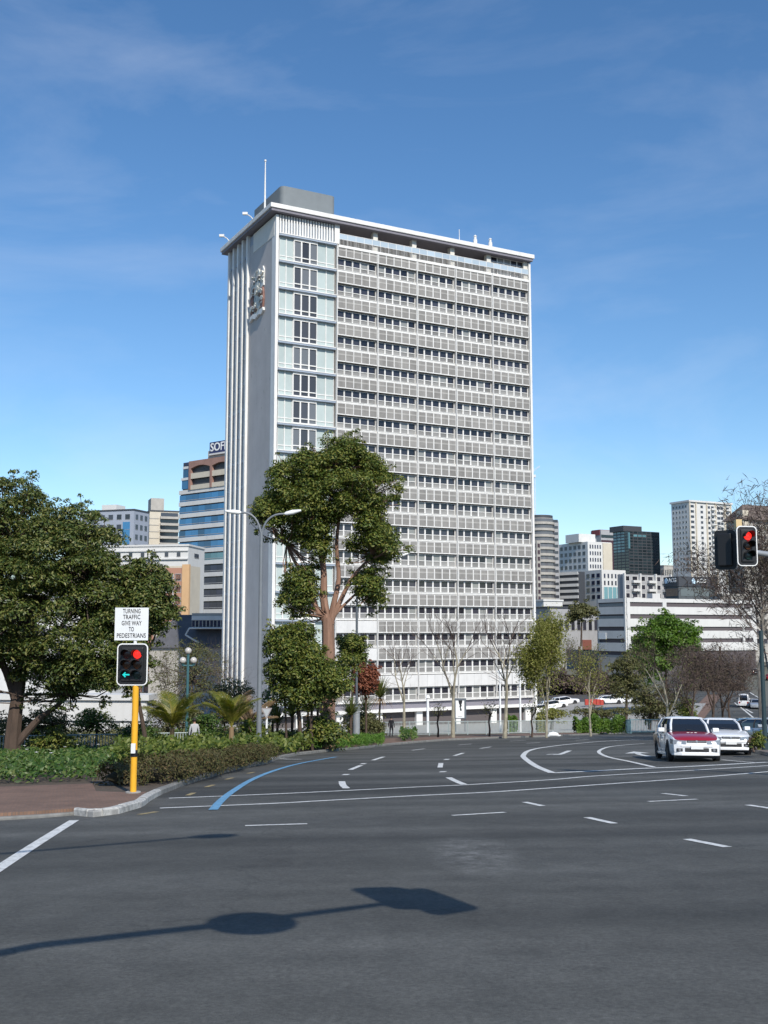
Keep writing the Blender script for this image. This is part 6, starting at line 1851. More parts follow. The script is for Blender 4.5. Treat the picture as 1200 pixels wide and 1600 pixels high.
def limb(mb, pts, r0, r1, n=8, wob=0.0):
    pts = [Vector(p) for p in pts]
    m = len(pts)
    mb.tube(pts, [r0 + (r1 - r0) * (k / (m - 1)) for k in range(m)], n)
def crown_tree(name, label, base, polys, Y, nclump, rclump, thick, leafm, leaf, per, limbs, bark, holes=(), seed=1, group=None, flat=0.75, cat='tree', jitter=0.35, shell=0.55, aspect=0.42, inner=True):
    t = thing(name, label, cat, base, group)
    mb = MB(base)
    for pts, r0, r1 in limbs:
        P = []
        for i, q in enumerate(pts):
            P.append(at(q[0], q[1], Y + (q[2] if len(q) > 2 else 0)))
        Q = []
        for i in range(len(P) - 1):                                # smooth
            p0, p1, p2, p3 = P[max(i - 1, 0)], P[i], P[i + 1], P[min(i + 2, len(P) - 1)]
            for k in range(4):
                tt = k / 4; Q.append(0.5 * ((2 * p1) + (p2 - p0) * tt + (2 * p0 - 5 * p1 + 4 * p2 - p3) * tt * tt + (3 * p1 - p0 - 3 * p2 + p3) * tt ** 3))
        Q.append(P[-1])
        limb(mb, Q, r0, r1)
    C, Rd = crown_clumps(polys, Y, nclump, rclump, thick, holes, seed)
    # inner branches towards the clumps
    if inner and len(limbs):
        tips = [at(l[0][-1][0], l[0][-1][1], Y) for l in limbs]
        for c in C[::3]:
            c = Vector(c); k = min(tips, key=lambda q: (q - c).length)
            if (k - c).length < 5.5:
                m_ = k.lerp(c, 0.5) + Vector((random.uniform(-.3, .3), random.uniform(-.3, .3), random.uniform(-.4, .1)))
                mb.tube([k, m_, c], [0.05, 0.035, 0.015], 4, cap=False)
    mb.build('trunk', [bark], t, smooth_=True)
    P, N = clump_leaves(C, Rd, per, flat, shell)
    link('crown', leaf_mesh('crown', P, N, leaf, leafm, aspect, jitter, origin=base), t)
    return t
# ---- big tree at the left and its neighbour
B = ground(18, 1188, 0.115)
Y1 = B.y
crown_tree('evergreen_tree', 'large dark evergreen with a leaning low limb at the left edge', B,
    [[(-150, 1090), (-150, 745), (-60, 730), (0, 741), (40, 745), (62, 762), (85, 785), (105, 788), (128, 781), (148, 797), (170, 822), (196, 846), (190, 885), (205, 915), (215, 960), (205, 1000), (215, 1050), (190, 1082), (150, 1108), (120, 1095), (100, 1112), (60, 1085), (40, 1110), (10, 1055), (-60, 1100)]],
    Y1 + 1.0, 980, 0.66, 4.2, M_LEAF_L, 0.175, 520,
    [([(18, 1196), (20, 1150), (26, 1100), (34, 1050), (46, 990), (60, 930)], 0.42, 0.15), ([(24, 1165), (45, 1140), (62, 1122), (82, 1108), (110, 1085)], 0.20, 0.08), ([(26, 1100), (10, 1050), (-20, 990), (-50, 900)], 0.22, 0.10), ([(34, 1050), (70, 1010), (110, 960), (140, 900)], 0.16, 0.06), ([(46, 990), (30, 920), (20, 850)], 0.15, 0.06)],
    M_BARK_D, holes=[[(0, 1035), (14, 1030), (16, 1075), (0, 1080)], [(120, 1085), (150, 1070), (170, 1085), (150, 1100)]], seed=3, aspect=0.40)
B = on_ground_at(226, 50)
crown_tree('evergreen_tree', 'smaller evergreen behind the signal sign, next to the large left one', B,
    [[(182, 900), (200, 875), (232, 868), (255, 880), (268, 898), (276, 925), (283, 950), (272, 985), (250, 1005), (236, 1012), (232, 1050), (226, 1075), (205, 1092), (190, 1075), (175, 1085), (165, 1040), (178, 980)]],
    50.0, 230, 0.60, 1.7, M_LEAF_L, 0.175, 520, [([(228, 1160), (222, 1125), (217, 1095), (214, 1040), (222, 960)], 0.11, 0.06), ([(214, 1040), (240, 1000), (255, 940)], 0.06, 0.03)], M_BARK_D, seed=5)
# ---- big central tree
B = on_ground_at(512, 61)
crown_tree('pink_barked_tree', 'tall central tree with pinkish forked trunk before the tower', B,
    [[(392, 800), (396, 775), (412, 772), (414, 738), (432, 724), (440, 714), (468, 706), (482, 702), (500, 688), (532, 676), (556, 684), (574, 704), (598, 714), (611, 738), (628, 748), (622, 785), (606, 798), (604, 815), (618, 826), (630, 848), (642, 858), (618, 880), (600, 890), (572, 886), (556, 866), (546, 884), (536, 880), (538, 850), (548, 818), (524, 826), (516, 884), (500, 906), (484, 880), (470, 862), (440, 842), (400, 838)],
     [(442, 890), (466, 880), (484, 880), (498, 900), (502, 928), (492, 958), (464, 970), (448, 964), (432, 942), (442, 915)],
     [(552, 890), (600, 880), (606, 915), (602, 950), (576, 958), (558, 942), (546, 915)]],
    61.0, 640, 0.72, 3.6, M_LEAF_D, 0.175, 480,
    [([(512, 1185), (512, 1080), (513, 1015), (512, 965)], 0.44, 0.33), ([(508, 970), (494, 950), (482, 905), (462, 880), (448, 850)], 0.18, 0.07), ([(511, 970), (506, 935), (505, 885), (492, 830), (486, 780)], 0.26, 0.08),
     ([(517, 975), (520, 950), (529, 905), (526, 850), (532, 790)], 0.20, 0.07), ([(518, 970), (536, 930), (552, 900), (580, 870)], 0.16, 0.06), ([(505, 900), (508, 850), (514, 800), (520, 740)], 0.12, 0.05), ([(524, 960), (538, 945), (560, 925), (580, 915)], 0.10, 0.04)],
    M_BARK_P, holes=[[(523, 808), (552, 800), (562, 826), (545, 850), (526, 845)]], seed=9)
B = on_ground_at(470, 57)
crown_tree('evergreen_tree', 'bushy evergreen below the central tree, left of its trunk', B,
    [[(410, 992), (422, 978), (442, 974), (468, 968), (488, 975), (496, 1000), (510, 1022), (530, 1030), (550, 1048), (554, 1072), (545, 1092), (505, 1106), (475, 1118), (440, 1105), (420, 1080), (412, 1040)]],
    57.0, 270, 0.64, 2.0, M_LEAF_D, 0.17, 480, [([(470, 1190), (468, 1130), (462, 1060), (458, 1000)], 0.14, 0.06), ([(490, 1190), (486, 1130), (492, 1070)], 0.10, 0.05), ([(448, 1185), (446, 1110), (440, 1050)], 0.07, 0.04)], M_BARK_D, seed=11)
B = on_ground_at(548, 72)
crown_tree('evergreen_tree', 'small evergreen right of the central trunk above the rusty one', B,
    [[(528, 1000), (545, 988), (562, 992), (575, 1012), (574, 1035), (560, 1048), (540, 1052), (528, 1035)]], 72.0, 80, 0.6, 1.3, M_LEAF_D, 0.18, 450, [([(548, 1165), (550, 1100), (550, 1030)], 0.10, 0.05)], M_BARK_D, seed=12)
B = on_ground_at(572, 78)
crown_tree('rusty_tree', 'small tree with rusty red brown dead leaves', B,
    [[(548, 1055), (556, 1040), (575, 1034), (590, 1042), (594, 1060), (588, 1080), (570, 1090), (552, 1086)]], 78.0, 80, 0.55, 1.2, M_LEAF_R, 0.22, 340, [([(572, 1160), (572, 1110), (570, 1060)], 0.09, 0.04)], M_BARK_D, seed=13)
# ---- background trees on the right
for (nm, lb, px, Y, poly, ncl, rc, th, lm, lf, per) in (
    ('green_tree', 'bright green leafy tree before the white car park', 1040, 150, [(985, 1020), (988, 988), (1003, 972), (1022, 962), (1045, 957), (1068, 962), (1086, 974), (1096, 1000), (1092, 1022), (1066, 1030), (1050, 1050), (1012, 1065), (990, 1050)], 190, 1.35, 4.5, M_LEAF_G, 0.42, 85),
    ('olive_tree', 'olive green tree left of the bright green one', 978, 140, [(952, 1060), (960, 1030), (980, 1018), (1002, 1030), (1008, 1060), (1000, 1090), (975, 1098), (955, 1088)], 70, 1.1, 3.0, M_LEAF_O, 0.36, 95),
    ('green_tree', 'rounded tree below the flat white hall', 908, 235, [(880, 962), (890, 948), (912, 940), (932, 948), (936, 966), (905, 975), (884, 972)], 60, 1.4, 3.0, M_LEAF_O, 0.5, 70),
    ('shrub', 'broad dark shrub behind the teal railing', 1015, 115, [(985, 1110), (990, 1080), (1010, 1068), (1035, 1075), (1060, 1085), (1066, 1110), (1050, 1128), (1000, 1128)], 80, 0.8, 2.4, M_LEAF_O, 0.28, 150),
    ('brown_thicket', 'brown leafless thicket on the bank behind the white parked cars', 905, 205, [(838, 1088), (845, 1060), (870, 1050), (905, 1058), (940, 1048), (965, 1062), (968, 1090), (900, 1094)], 150, 1.5, 4.0, M_TWIGL, .55, 90),
    ('brown_thicket', 'dark brown thicket before the car park base', 1125, 215, [(1060, 1090), (1070, 1072), (1100, 1064), (1140, 1066), (1165, 1070), (1168, 1086), (1130, 1094)], 150, 1.5, 4.0, M_TWIGL, .55, 90),
    ('shrub', 'low olive shrub row in front of the parked white van', 940, 128, [(885, 1118), (900, 1106), (940, 1108), (985, 1104), (990, 1120), (940, 1124)], 60, 0.8, 1.8, M_LEAF_O, .28, 150),
    ('shrub', 'low shrub under the budding plane tree at the tower corner', 862, 122, [(836, 1122), (842, 1108), (868, 1104), (888, 1112), (890, 1126), (840, 1128)], 40, 0.7, 1.4, M_LEAF_Y, .24, 170),
    ('shrub', 'dark shrub clump left of the brick footpath', 1075, 112, [(1058, 1105), (1068, 1090), (1085, 1092), (1092, 1112), (1085, 1128), (1060, 1128)], 40, 0.7, 1.6, M_LEAF_D, 0.26, 170)):
    B = on_ground_at(px, Y)
    py_ = max(p[1] for p in poly); yt_ = (min(p[1] for p in poly) + py_) / 2
    crown_tree(nm, lb, B, [poly], Y, ncl, rc, th, lm, lf, per, [([(px, 1140 if Y < 160 else 1010), (px + 1, py_ - 8), (px, yt_)], 0.22, 0.10)], M_BARK_D, seed=int(px), cat='tree' if 'tree' in nm else 'thicket' if 'thicket' in nm else 'shrub')
# ---- left background: olive sparse trees before the slate hall, lime bush, mixed shrubs
for (nm, lb, px, Y, poly, ncl, rc, th, lm, lf, per) in (
    ('sparse_tree', 'sparse brownish tree in front of the slate roofed hall', 300, 95, [(242, 1060), (250, 1020), (275, 1008), (310, 1000), (340, 1008), (352, 1040), (356, 1075), (340, 1110), (300, 1120), (260, 1115), (244, 1095)], 120, 0.9, 3.0, M_LEAF_O, 0.20, 85),
    ('shrub', 'green shrub between the palms and the tower base', 350, 72, [(322, 1095), (335, 1072), (360, 1060), (385, 1062), (398, 1085), (396, 1125), (360, 1140), (328, 1130)], 60, 0.7, 1.8, M_LEAF_O, 0.2, 170),
    ('shrub', 'shrub right of the lamp column under the evergreen', 425, 62, [(408, 1085), (418, 1068), (432, 1070), (438, 1100), (434, 1140), (412, 1140)], 34, 0.55, 1.0, M_LEAF_B, 0.18, 240),
    ('shrub', 'lime green shrub beside the white pavilion', 150, 60, [(112, 1140), (118, 1118), (135, 1104), (160, 1108), (176, 1122), (186, 1140), (170, 1152), (120, 1152)], 60, 0.5, 1.2, M_LEAF_LM, 0.15, 330),
    ('shrub', 'deep green shrub at the foot of the left tree', 70, 51, [(40, 1165), (60, 1145), (95, 1140), (118, 1155), (120, 1180), (60, 1188)], 50, 0.5, 1.1, M_LEAF_D, 0.17, 320),
    ('shrub', 'wide dark shrub under the left tree before the white pavilion', 95, 57, [(-20, 1140), (0, 1112), (40, 1118), (70, 1104), (108, 1112), (120, 1140), (110, 1160), (-20, 1160)], 90, 0.55, 1.4, M_LEAF_O, .17, 300),
    ('shrub', 'leafy green shrub right of the signal post behind the bed', 222, 55, [(180, 1150), (190, 1132), (215, 1126), (240, 1134), (250, 1150), (240, 1165), (185, 1165)], 60, 0.45, 1.0, M_LEAF_B, .16, 330),
    ('shrub', 'olive shrub between the two palms', 318, 58, [(288, 1150), (298, 1122), (322, 1112), (345, 1125), (352, 1150), (340, 1165), (295, 1165)], 70, 0.5, 1.1, M_LEAF_B, .17, 300),
    ('shrub', 'large leaved shrub at the lamp column foot', 392, 55, [(372, 1155), (380, 1128), (396, 1118), (412, 1130), (420, 1155), (412, 1170), (376, 1170)], 60, 0.45, 1.0, M_LEAF_LM, .2, 300),
    ('shrub', 'dark shrub at the foot of the central tree', 508, 58, [(470, 1150), (480, 1125), (505, 1115), (530, 1128), (545, 1150), (535, 1168), (475, 1168)], 70, 0.55, 1.2, M_LEAF_D, .19, 290),
    ('shrub', 'green shrub behind the lamp base and rusty tree', 560, 80, [(530, 1130), (545, 1112), (575, 1110), (600, 1122), (604, 1150), (535, 1152)], 60, 0.6, 1.4, M_LEAF_O, .2, 240),
    ('shrub', 'green shrub behind the left palm and globe lamp', 262, 66, [(225, 1120), (240, 1098), (262, 1090), (300, 1095), (318, 1110), (318, 1145), (230, 1148)], 70, 0.6, 1.4, M_LEAF_O, 0.18, 220)):
    B = on_ground_at(px, Y)
    py_ = max(p[1] for p in poly); yt_ = (min(p[1] for p in poly) + py_) / 2
    crown_tree(nm, lb, B, [poly], Y, ncl, rc, th, lm, lf, per, [([(px, 1165), (px + 1, py_ - 8), (px, yt_)], 0.09, 0.04)], M_BARK_D, seed=int(px), cat='tree' if 'tree' in nm else 'thicket' if 'thicket' in nm else 'shrub')

# ---- bare trees
def bare_tree(name, label, base, h, seed, lean=0.0, trunk_r=0.16, first=0.32, spread=0.55, levels=5, bark=None, twigs=None, leaves=None, group=None, up=0.35, xs=1.0):
    rr = random.Random(seed)
    t = thing(name, label, 'tree', base, group)
    mt, mw = MB(), MB()
    tips = []
    def grow(p, d, L, r, lev):
        n = 3 if lev < 2 else 2
        pts = [p]; q = p.copy(); dd = d.copy()
        for k in range(n):
            dd = (dd + Vector((rr.gauss(0, .09 if lev else .025), rr.gauss(0, .09 if lev else .025), rr.gauss(0, .05) + 0.05 * up))).normalized()
            q = q + dd * L / n; pts.append(q)
        rad = [r * (1 - 0.38 * k / n) for k in range(n + 1)]
        (mt if lev < 3 else mw).tube(pts, rad, 7 if lev == 0 else 5 if lev < 3 else 3, cap=False)
        if lev >= levels: tips.append(q); return
        k = rr.choice((2, 3, 3)) if lev < 4 else rr.choice((2, 2, 3))
        for i in range(k):
            ax = Vector((rr.gauss(0, 1), rr.gauss(0, 1), rr.gauss(0, .35))); ax = (ax - dd * ax.dot(dd)).normalized()
            nd = (dd + ax * rr.uniform(spread * .6, spread * 1.35) * (.22 if (i == 0 and lev < 3) else 1.0) + Vector((0, 0, up * .35))).normalized()
            s_ = rr.uniform(0.35, 1.0) if i else 1.0
            st_ = pts[-1] if i < 2 else pts[-2]
            grow(st_, nd, L * rr.uniform(.62, .86), r * (.50 if i else .64), lev + 1)
        if lev >= 1:
            for i in range(2):                                     # side twigs
                ax = Vector((rr.gauss(0, 1), rr.gauss(0, 1), rr.gauss(0, .4))).normalized()
                st_ = pts[rr.randrange(1, len(pts))]
                grow(st_, (dd * .5 + ax * .8).normalized(), L * .45, r * .25, max(lev + 2, levels - 1))
    grow(Vector((0, 0, -0.1)), Vector((lean, 0, 1)).normalized(), h * first, trunk_r, 0)
    # scale to the wanted height
    top = max(v[2] for v in mt.v + mw.v); k = h / top
    for m_ in (mt, mw): m_.v = [(x * (0.55 + 0.45 * k) * xs, y * (0.55 + 0.45 * k) * xs, z * k) for x, y, z in m_.v]
    mt.build('trunk', [bark or M_BARK_G], t, smooth_=True)
    if mw.v: mw.build('twigs', [twigs or M_TWIG], t)
    if leaves:
        lm, lf, n_ = leaves[:3]; asp = leaves[3] if len(leaves) > 3 else .6
        idx = [rr.randrange(len(tips)) for _ in range(n_)]
        P = np.array([[tips[i].x * (0.55 + 0.45 * k) * xs + rr.gauss(0, .35), tips[i].y * (0.55 + 0.45 * k) * xs + rr.gauss(0, .35), tips[i].z * k + rr.gauss(0, .35)] for i in idx])
        link('crown', leaf_mesh('crown', P, rng.normal(0, 1, P.shape), lf, lm, asp, 0.6), t)
    return t
def foot(px, Y): 
    p = on_ground_at(px, Y); p.z += 0.1; return p
hz = lambda px, Y, y: at(px, y, Y).z - on_ground_at(px, Y).z
for (px, Y, ytop, sd, tr, lb) in ((631, 90, 970, 21, .17, 'leftmost bare plane tree before the tower'), (707.5, 88, 945, 22, .20, 'bare plane tree left of the white poster'), (788.5, 88, 950, 23, .22, 'bare plane tree right of the white poster')):
    bare_tree('plane_tree', lb, foot(px, Y), hz(px, Y, ytop), sd, 0.0, tr, .36, .50, 5, M_BARK_PL, group='plane trees along the far kerb')
bare_tree('plane_tree', 'budding plane tree with a haze of yellow green at the tower corner', foot(854, 87), hz(854, 87, 958), 24, 0.02, .24, .34, .55, 6, M_BARK_PL, leaves=(M_LEAF_Y, 0.16, 17000), xs=.52, group='plane trees along the far kerb')
bare_tree('plane_tree', 'budding plane tree at the left end of the clipped hedge', foot(923, 92), hz(923, 92, 1010), 25, 0.0, .20, .36, .65, 5, M_BARK_PL, leaves=(M_LEAF_Y, 0.14, 1800), xs=.62, group='plane trees along the far kerb')
bare_tree('plane_tree', 'bare plane tree directly behind the red bonnet wagon', foot(1043, 84), hz(1043, 84, 985), 26, 0.0, .17, .40, .5, 6, M_BARK_PL, leaves=(M_LEAF_O, 0.14, 600), group='plane trees along the far kerb')
for (px, Y, ytop, sd, lb) in ((1082, 98, 1010, 31, 'dense bare tree left of the brick footpath'), (1114, 104, 1000, 32, 'dark bare tree on the brick footpath'), (1131, 112, 1010, 33, 'slim bare tree right of the brick footpath'), (1141, 130, 1015, 34, 'bare street tree nearest the white van')):
    bare_tree('bare_tree', lb, foot(px, Y), hz(px, Y, ytop), sd, 0.0, .17, .30, .6, 6, M_BARK_D, group='bare trees up the far street', leaves=(M_TWIGL, .42, 3200, .10))
bare_tree('bare_tree', 'tall bare tree filling the right edge behind the signal', foot(1192, 62), hz(1192, 62, 745), 45, 0.0, .22, .42, .40, 6, M_BARK_G, leaves=(M_TWIGL, .60, 3800, .045))
bare_tree('bare_tree', 'second tall bare tree just beyond the right edge', foot(1222, 70), hz(1222, 70, 780), 36, 0.0, .22, .34, .45, 6, M_BARK_G, leaves=(M_TWIGL, .60, 3800, .045))
bare_tree('bare_tree', 'thin bare tree before the grey wall of the tower', foot(384, 88), hz(384, 88, 1010), 37, 0.0, .08, .30, .6, 6, M_BARK_D)
bare_tree('bare_tree', 'thin bare tree before the fins of the tower', foot(345, 100), hz(345, 100, 990), 38, 0.0, .10, .30, .6, 6, M_BARK_G)
bare_tree('bare_tree', 'bare tree behind the globe lamp', foot(258, 84), hz(258, 84, 1000), 39, 0.0, .10, .30, .6, 6, M_BARK_G, leaves=(M_LEAF_O, 0.12, 900))
for k, (px, Y, ytop, lb) in enumerate(((883, 215, 995, 'hazy bare tree above the white parked cars'), (905, 225, 1000, 'hazy bare tree above the red barrier'), (940, 230, 1005, 'bare tree before the stone wall of the car park'), (868, 205, 1010, 'brownish bare tree nearest the tower corner in the valley'), (1010, 160, 1040, 'bare tree between the shrub and the bright green tree'))):
    bare_tree('bare_tree', lb, foot(px, Y), hz(px, Y, ytop), 50 + k, 0, .2, .26, .7, 6, M_BARK_D, leaves=(M_LEAF_O, 0.25, 500), group='bare trees in the valley')
# staked saplings by the fence
for k, (px, lb) in enumerate(((684, 'dark knotty young trunk between the first two plane trees'), (764.5, 'dark knotty young trunk between the poster and third plane tree'), (831, 'dark knotty young trunk at the tower corner'))):
    B = foot(px, 91)
    t = thing('young_tree', lb, 'tree', B, 'young trees at the fence')
    mb = MB(); rr = random.Random(k)
    mb.tube([(0, 0, -.1), (.05, 0, .6), (-.03, 0, 1.2), (.06, .02, 1.7)], [.10, .08, .07, .09], 7)
    for j in range(4): a = rr.uniform(0, 6.28); mb.tube([(.06, 0, 1.6), (.06 + .3 * math.cos(a), .3 * math.sin(a), 2.0), (.06 + .35 * math.cos(a), .35 * math.sin(a), 2.4)], [.05, .035, .015], 5)
    mb.build('trunk', [M_BARK_D], t, smooth_=True)
    P = rng.normal(0, 1, (160, 3)) * np.array([.35, .35, .3]) + np.array([.06, 0, 2.3]); link('crown', leaf_mesh('crown', P, rng.normal(0, 1, P.shape), .16, M_LEAF_O, .5, .5), t)

# ---- sword-leaved tufts, palms
def blades(mb_list, origin, n, L, w, droop, seed, tilt=(0.1, 1.25), mi=0):
    rr = random.Random(seed)
    for i in range(n):
        a = rr.uniform(0, 2 * math.pi); el = R(90) - rr.uniform(*tilt)
        l = L * rr.uniform(.7, 1.1); p = Vector(origin); V = []
        d = Vector((math.cos(a) * math.cos(el), math.sin(a) * math.cos(el), math.sin(el))); s = Vector((-math.sin(a), math.cos(a), 0))
        m = 5
        for k in range(m + 1):
            ww = w * (0.7 + .6 * k / m if k < 2 else 1.1 * (1 - (k - 1) / m) + .02)
            V += [p + s * ww / 2, p - s * ww / 2]
            p = p + d * l / m
            d = (d + Vector((0, 0, -droop * (0.4 + k / m)))).normalized()
        mb_list.add(V, [(2 * k, 2 * k + 1, 2 * k + 3, 2 * k + 2) for k in range(m)], mi)
def cabbage_tree(label, px, Y, ytop, n, L, seed, dry=True, lean=0.0, name='cabbage_tree'):
    B = foot(px, Y); h = hz(px, Y, ytop) - L * .45
    t = thing(name, label, 'tree', B)
    mb = MB(); mb.tube([(0, 0, -.1), (lean * .4, 0, h * .5), (lean, 0, h)], [.11, .08, .07], 7); mb.build('trunk', [M_BARK_D], t, smooth_=True)
    mb = MB(); blades(mb, (lean, 0, h), n, L, .075, .22, seed); mb.build('crown', [M_SWORD], t)
    if dry:
        mb = MB(); blades(mb, (lean, 0, h - .1), n // 3, L * .8, .06, .35, seed + 5, (1.3, 2.0)); mb.build('dead_leaves', [M_DRY], t)
    return t
cabbage_tree('cabbage tree with drooping sword leaves right of the rusty tree', 592, 86, 1075, 150, 1.9, 1, True, .1)
cabbage_tree('cabbage tree with long light green leaves under the central tree', 520, 66, 1062, 170, 1.7, 2, True, 0)
cabbage_tree('shorter cabbage tree beside the bushy evergreen', 496, 64, 1085, 120, 1.3, 3, True, 0)
cabbage_tree('dry topped cabbage tree with tan skirt left of the central tree', 481, 62, 1104, 70, 1.0, 4, True, 0)
cabbage_tree('low spiky plant right of the lamp base', 548, 70, 1105, 110, 1.4, 5, False, 0, 'spiky_plant')
cabbage_tree('spiky plant in the shade of the bushy evergreen', 456, 60, 1108, 90, 1.2, 6, False, 0, 'spiky_plant')
cabbage_tree('spiky plant at the foot of the central trunk', 508, 66, 1112, 110, 1.3, 7, False, 0, 'spiky_plant')
cabbage_tree('spiky plant beside the give way post', 433, 58, 1118, 90, 1.1, 8, False, 0, 'spiky_plant')
cabbage_tree('tan spiky plant near the lamp behind the rusty tree', 570, 82, 1100, 90, 1.5, 9, True, 0, 'spiky_plant')
def palm(label, px, Y, ytop, ybase, n, spreadr, seed, mt=M_PALM):
    B = foot(px, Y); s_ = Y / F
    hb = at(px, ybase, Y).z - B.z; L = (ybase - ytop) * s_ * 1.12
    t = thing('palm', label, 'palm', B)
    mb = MB(); mb.tube([(0, 0, -.1), (0, 0, hb * .6), (0, 0, hb)], [.16, .13, .10], 8); mb.build('trunk', [M_DRY], t)
    rr = random.Random(seed)
    for i in range(n):
        a = 2 * math.pi * i / n + rr.uniform(-.3, .3); tl = rr.uniform(*spreadr); l = L * rr.uniform(.75, 1.05)
        p = Vector((0, 0, hb)); d = Vector((math.cos(a) * math.sin(tl), math.sin(a) * math.sin(tl), math.cos(tl)))
        side = Vector((-math.sin(a), math.cos(a), 0)); mb = MB(); pts = [p.copy()]
        m = 14
        for k in range(m):
            p = p + d * l / m; pts.append(p.copy()); d = (d + Vector((math.cos(a), math.sin(a), -.6)) * .035 * (1 + k / 6)).normalized()
            if k > 1:
                up = d.cross(side) * -1
                wl = l * .34 * math.sin(math.pi * (k + 1) / (m + 2)) + .06
                for sg_ in (-1, 1):
                    for j in (0, .5):
                        q = pts[-2].lerp(p, j); e = q + (side * sg_ * .75 + d * .85 + up * .25).normalized() * wl; m_ = q.lerp(e, .5) + Vector((0, 0, .02))
                        wv_ = d * .022
                        mb.add([q - wv_, q + wv_, m_ + wv_ * 1.1, e, m_ - wv_ * 1.1], [(0, 1, 2, 4), (4, 2, 3)])
        mb.tube(pts, [.03 * (1 - k / (len(pts)) * .8) for k in range(len(pts))], 4)
        mb.build('frond', [mt if rr.random() > .12 else M_DRY], t)
palm('low palm with fanned fronds behind the leafy bed, left of the globe lamp', 268, 50, 1076, 1138, 17, (.12, .72), 3)
palm('upright palm with yellow green fronds left of the lamp column', 361, 50, 1078, 1136, 15, (.04, .45), 5)
palm('dry fronded young palm just left of the lamp column', 389, 56, 1080, 1135, 7, (.3, .9), 8, M_DRY)

# ---- hedge, beds and grass
def cover(name, poly_px, n, leaf, material, hgt, label=None, dz=.115, aspect=.5, lumps=.9, kind='stuff', cat='plants', tall=0.0, flow=None):
    """leafy ground cover over a patch given by pixel points on the ground"""
    P = gp(poly_px, dz)
    xy = [(p.x, p.y) for p in P]
    xs = [p[0] for p in xy]; ys = [p[1] for p in xy]
    pts = []; rr = random.Random(n)
    while len(pts) < n:
        x, y = rr.uniform(min(xs), max(xs)), rr.uniform(min(ys), max(ys))
        if in_poly(x, y, xy): pts.append((x, y))
    A = np.array(pts)
    hh = hgt * (0.55 + lumps * (0.5 + 0.5 * np.sin(A[:, 0] * 2.3 + 1.7 * np.sin(A[:, 1] * 1.1)) * np.sin(A[:, 1] * 1.9 + A[:, 0])))
    u = rng.uniform(0, 1, len(A)) ** 0.45
    z = np.array([gz(x, y) for x, y in pts]) + dz + hh * u
    Pn = np.stack([A[:, 0], A[:, 1], z], 1)
    N = rng.normal(0, .5, Pn.shape); N[:, 2] += 1.0; N[:, 1] -= .4
    o = link(name, leaf_mesh(name, Pn, N, leaf, material, aspect, .45))
    tag(o, label, cat, None, kind)
    return o
cover('flower_bed_foliage', [(-90, 1229), (0, 1226), (60, 1225), (146, 1221), (170, 1200), (250, 1188), (200, 1176), (60, 1178), (-90, 1185)], 17000, .16, M_LEAF_B, .42, 'low green foliage filling the bed left of the hedge')
cover('leafy_bed', [(170, 1198), (300, 1196), (415, 1184), (430, 1180), (395, 1170), (200, 1172)], 13000, .22, M_LEAF_LM, .72, 'lime green leafy plants behind the brown hedge')
cover('leafy_bed', [(425, 1183), (500, 1172), (500, 1160), (420, 1166)], 3600, .26, M_LEAF_LM, .7, 'lime green leafy plants below the central tree')
cover('grass', [(490, 1173), (560, 1168), (600, 1163.5), (600, 1156), (560, 1158), (490, 1162)], 9000, .26, M_GRASSL, .45, 'bright green grass strip on the far kerb', aspect=.16)
cover('leafy_bed', [(624, 1159), (652, 1157), (650, 1152), (626, 1153)], 500, .3, M_LEAF_B, .7, 'strappy green plants before the fence')
cover('shade_plants', [(-90, 1180), (120, 1176), (340, 1166), (420, 1160), (430, 1150), (200, 1156), (-90, 1165)], 12000, .24, M_LEAF_O, .9, 'olive green undergrowth along the guard rail')
cover('plaza_plants', [(545, 1158), (598, 1154), (598, 1148), (545, 1150)], 1200, .3, M_LEAF_O, .9, 'undergrowth behind the grass strip')
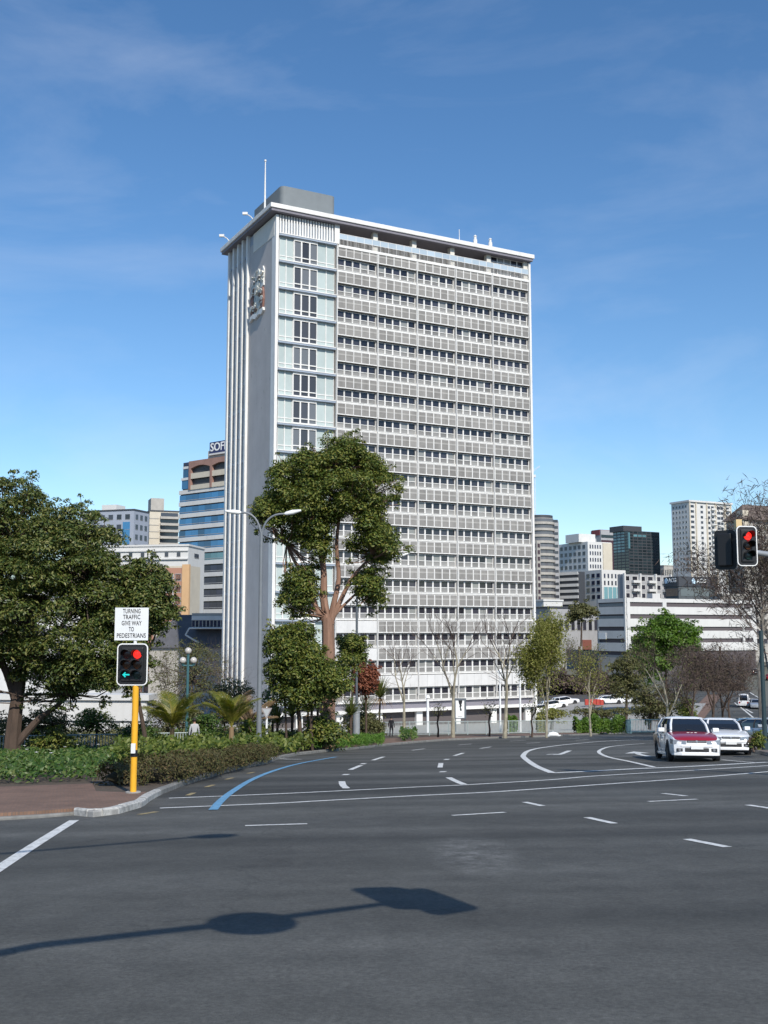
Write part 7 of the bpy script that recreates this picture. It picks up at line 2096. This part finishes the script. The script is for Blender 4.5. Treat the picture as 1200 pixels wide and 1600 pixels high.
# flowers
def hedge(name, label, px_line, width, h, n, leaf, material, dz=.115, cat='hedge', pix=True):
    P = gp(px_line, dz) if pix else [Vector(p) for p in px_line]
    B = P[0].copy()
    t = thing(name, label, cat, B)
    seg = [(P[i + 1] - P[i]).length for i in range(len(P) - 1)]; tot = sum(seg)
    Q, N = [], []
    rr = random.Random(n)
    for _ in range(n):
        s_ = rr.uniform(0, tot); i = 0
        while i < len(seg) - 1 and s_ > seg[i]: s_ -= seg[i]; i += 1
        c = P[i].lerp(P[i + 1], min(1, s_ / seg[i])); d = (P[i + 1] - P[i]); d.z = 0; d.normalize(); s2_ = Vector((-d.y, d.x, 0))
        a = rr.uniform(0, math.pi); q = rr.uniform(.72, 1.06)
        lum = 1 + .16 * math.sin(c.x * 2.7 + c.y * 1.3) + .10 * math.sin(c.x * 6.1)
        off = math.copysign(abs(math.cos(a)) ** .6, math.cos(a)) * width / 2 * q * lum; z = (math.sin(a) ** .6) * h * q * lum
        x, y = c.x + s2_.x * off, c.y + s2_.y * off
        Q.append((x, y, gz(x, y) + dz + z)); N.append((s2_.x * off, s2_.y * off, z + .1))
    link('foliage', leaf_mesh('foliage', np.array(Q), np.array(N), leaf, material, .45, .5, origin=B), t)
    mb = MB(B)
    for i in range(len(P) - 1):
        k = max(1, int(seg[i] / .5))
        for j in range(k):
            c = P[i].lerp(P[i + 1], (j + .5) / k); mb.tube([c, c + Vector((rr.uniform(-.1, .1), rr.uniform(-.1, .1), h * .6))], [.03, .015], 4)
    mb.build('stems', [M_BARK_D], t)
    # dense inner twiggage so that the hedge is not hollow
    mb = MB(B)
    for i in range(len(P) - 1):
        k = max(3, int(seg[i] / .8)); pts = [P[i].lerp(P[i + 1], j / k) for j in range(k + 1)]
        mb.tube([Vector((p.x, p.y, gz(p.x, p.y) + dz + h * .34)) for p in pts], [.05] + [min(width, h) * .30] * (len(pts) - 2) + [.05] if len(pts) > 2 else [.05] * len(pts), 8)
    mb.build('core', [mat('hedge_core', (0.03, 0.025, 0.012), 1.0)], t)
    return t
hedge('hedge', 'low brown green clipped hedge along the kerb behind the signal post', [(166, 1229), (215, 1226), (262, 1220), (310, 1209), (360, 1197), (408, 1187)], 1.5, .62, 26000, .085, M_LEAF_H)
hedge('hedge', 'clipped bright green hedge between the two railings', [foot(898, 108), foot(936, 108), foot(976, 107)], 2.0, 1.5, 7000, .24, M_LEAF_G, pix=False)
crown_tree('shrub', 'small dark round shrub at the right kerb beside the sedan', foot(1183, 41.5), [[(1174, 1166), (1174, 1152), (1180, 1143), (1188, 1144), (1194, 1152), (1194, 1168), (1184, 1172)]], 41.5, 30, .22, .45, M_LEAF_D, .09, 2600, [([(1173, 1174), (1173, 1165), (1173, 1155)], .03, .02)], M_BARK_D, seed=77, cat='shrub')
for k, (px, Y, lb) in enumerate(((845, 118, 'green shrub at the tower foot right of the last column'), (800, 122, 'shrub with yellow green leaves before the tower columns'))):
    hedge('shrub', lb, [foot(px - 6, Y), foot(px + 8, Y)], 1.6, 1.7, 1600, .26, M_LEAF_G if k else M_LEAF_Y, pix=False, cat='shrub')
fl = MB(); rr = random.Random(4)
M_PETAL = mat('petal_white', (0.75, 0.74, 0.72), .6)
for k, (x, y) in enumerate(((37, 1178), (40, 1188), (92, 1175), (100, 1182), (120, 1176), (78, 1198), (152, 1176), (165, 1172), (55, 1196), (138, 1168), (110, 1165))):
    p = ground(x, y + 10, .115); d_ = p.y
    B = Vector((p.x, p.y, p.z)); h = .62
    t = thing('white_flower', 'white flower head standing above the green bed under the left tree', 'flower', B, 'white flowers in the left bed')
    mb = MB(); mb.tube([(0, 0, 0), (.02, 0, h)], .008, 4); mb.build('stem', [M_LEAF_B], t)
    mb = MB()
    for j in range(7):
        a = 2 * math.pi * j / 7; u_ = Vector((math.cos(a), math.sin(a), .5)) * .07; s_ = Vector((-math.sin(a), math.cos(a), 0)) * .03; c = Vector((.02, 0, h))
        mb.add([c, c + u_ * .6 + s_, c + u_, c + u_ * .6 - s_], [(0, 1, 2, 3)])
    mb.build('petals', [M_PETAL], t)
# far woodland that closes the valley behind the car park (one mass)
C, Rd = [], []
for px, Y, y, r in [(x, 330 + (i % 3) * 25, 985 + 4 * math.sin(x * .3), 4.5) for i, x in enumerate(range(838, 1260, 14))] + [(x, 250, 985, 4.0) for x in range(-80, 260, 16)]:
    p = on_ground_at(px, Y); C.append((p.x, p.y, p.z + 4.0)); Rd.append(r)
P_, N_ = clump_leaves(np.array(C), np.array(Rd), 26, 1.0, .5)
tag(link('far_wood', leaf_mesh('far_wood', P_, N_, .9, M_LEAF_O, .6, .5)), 'hazy band of far trees at the foot of the city blocks', 'trees', None, 'stuff')
dup_ = {k: v for k, v in LABELS.items() if len(v) > 1}
print('DUPLICATE LABELS', dup_)
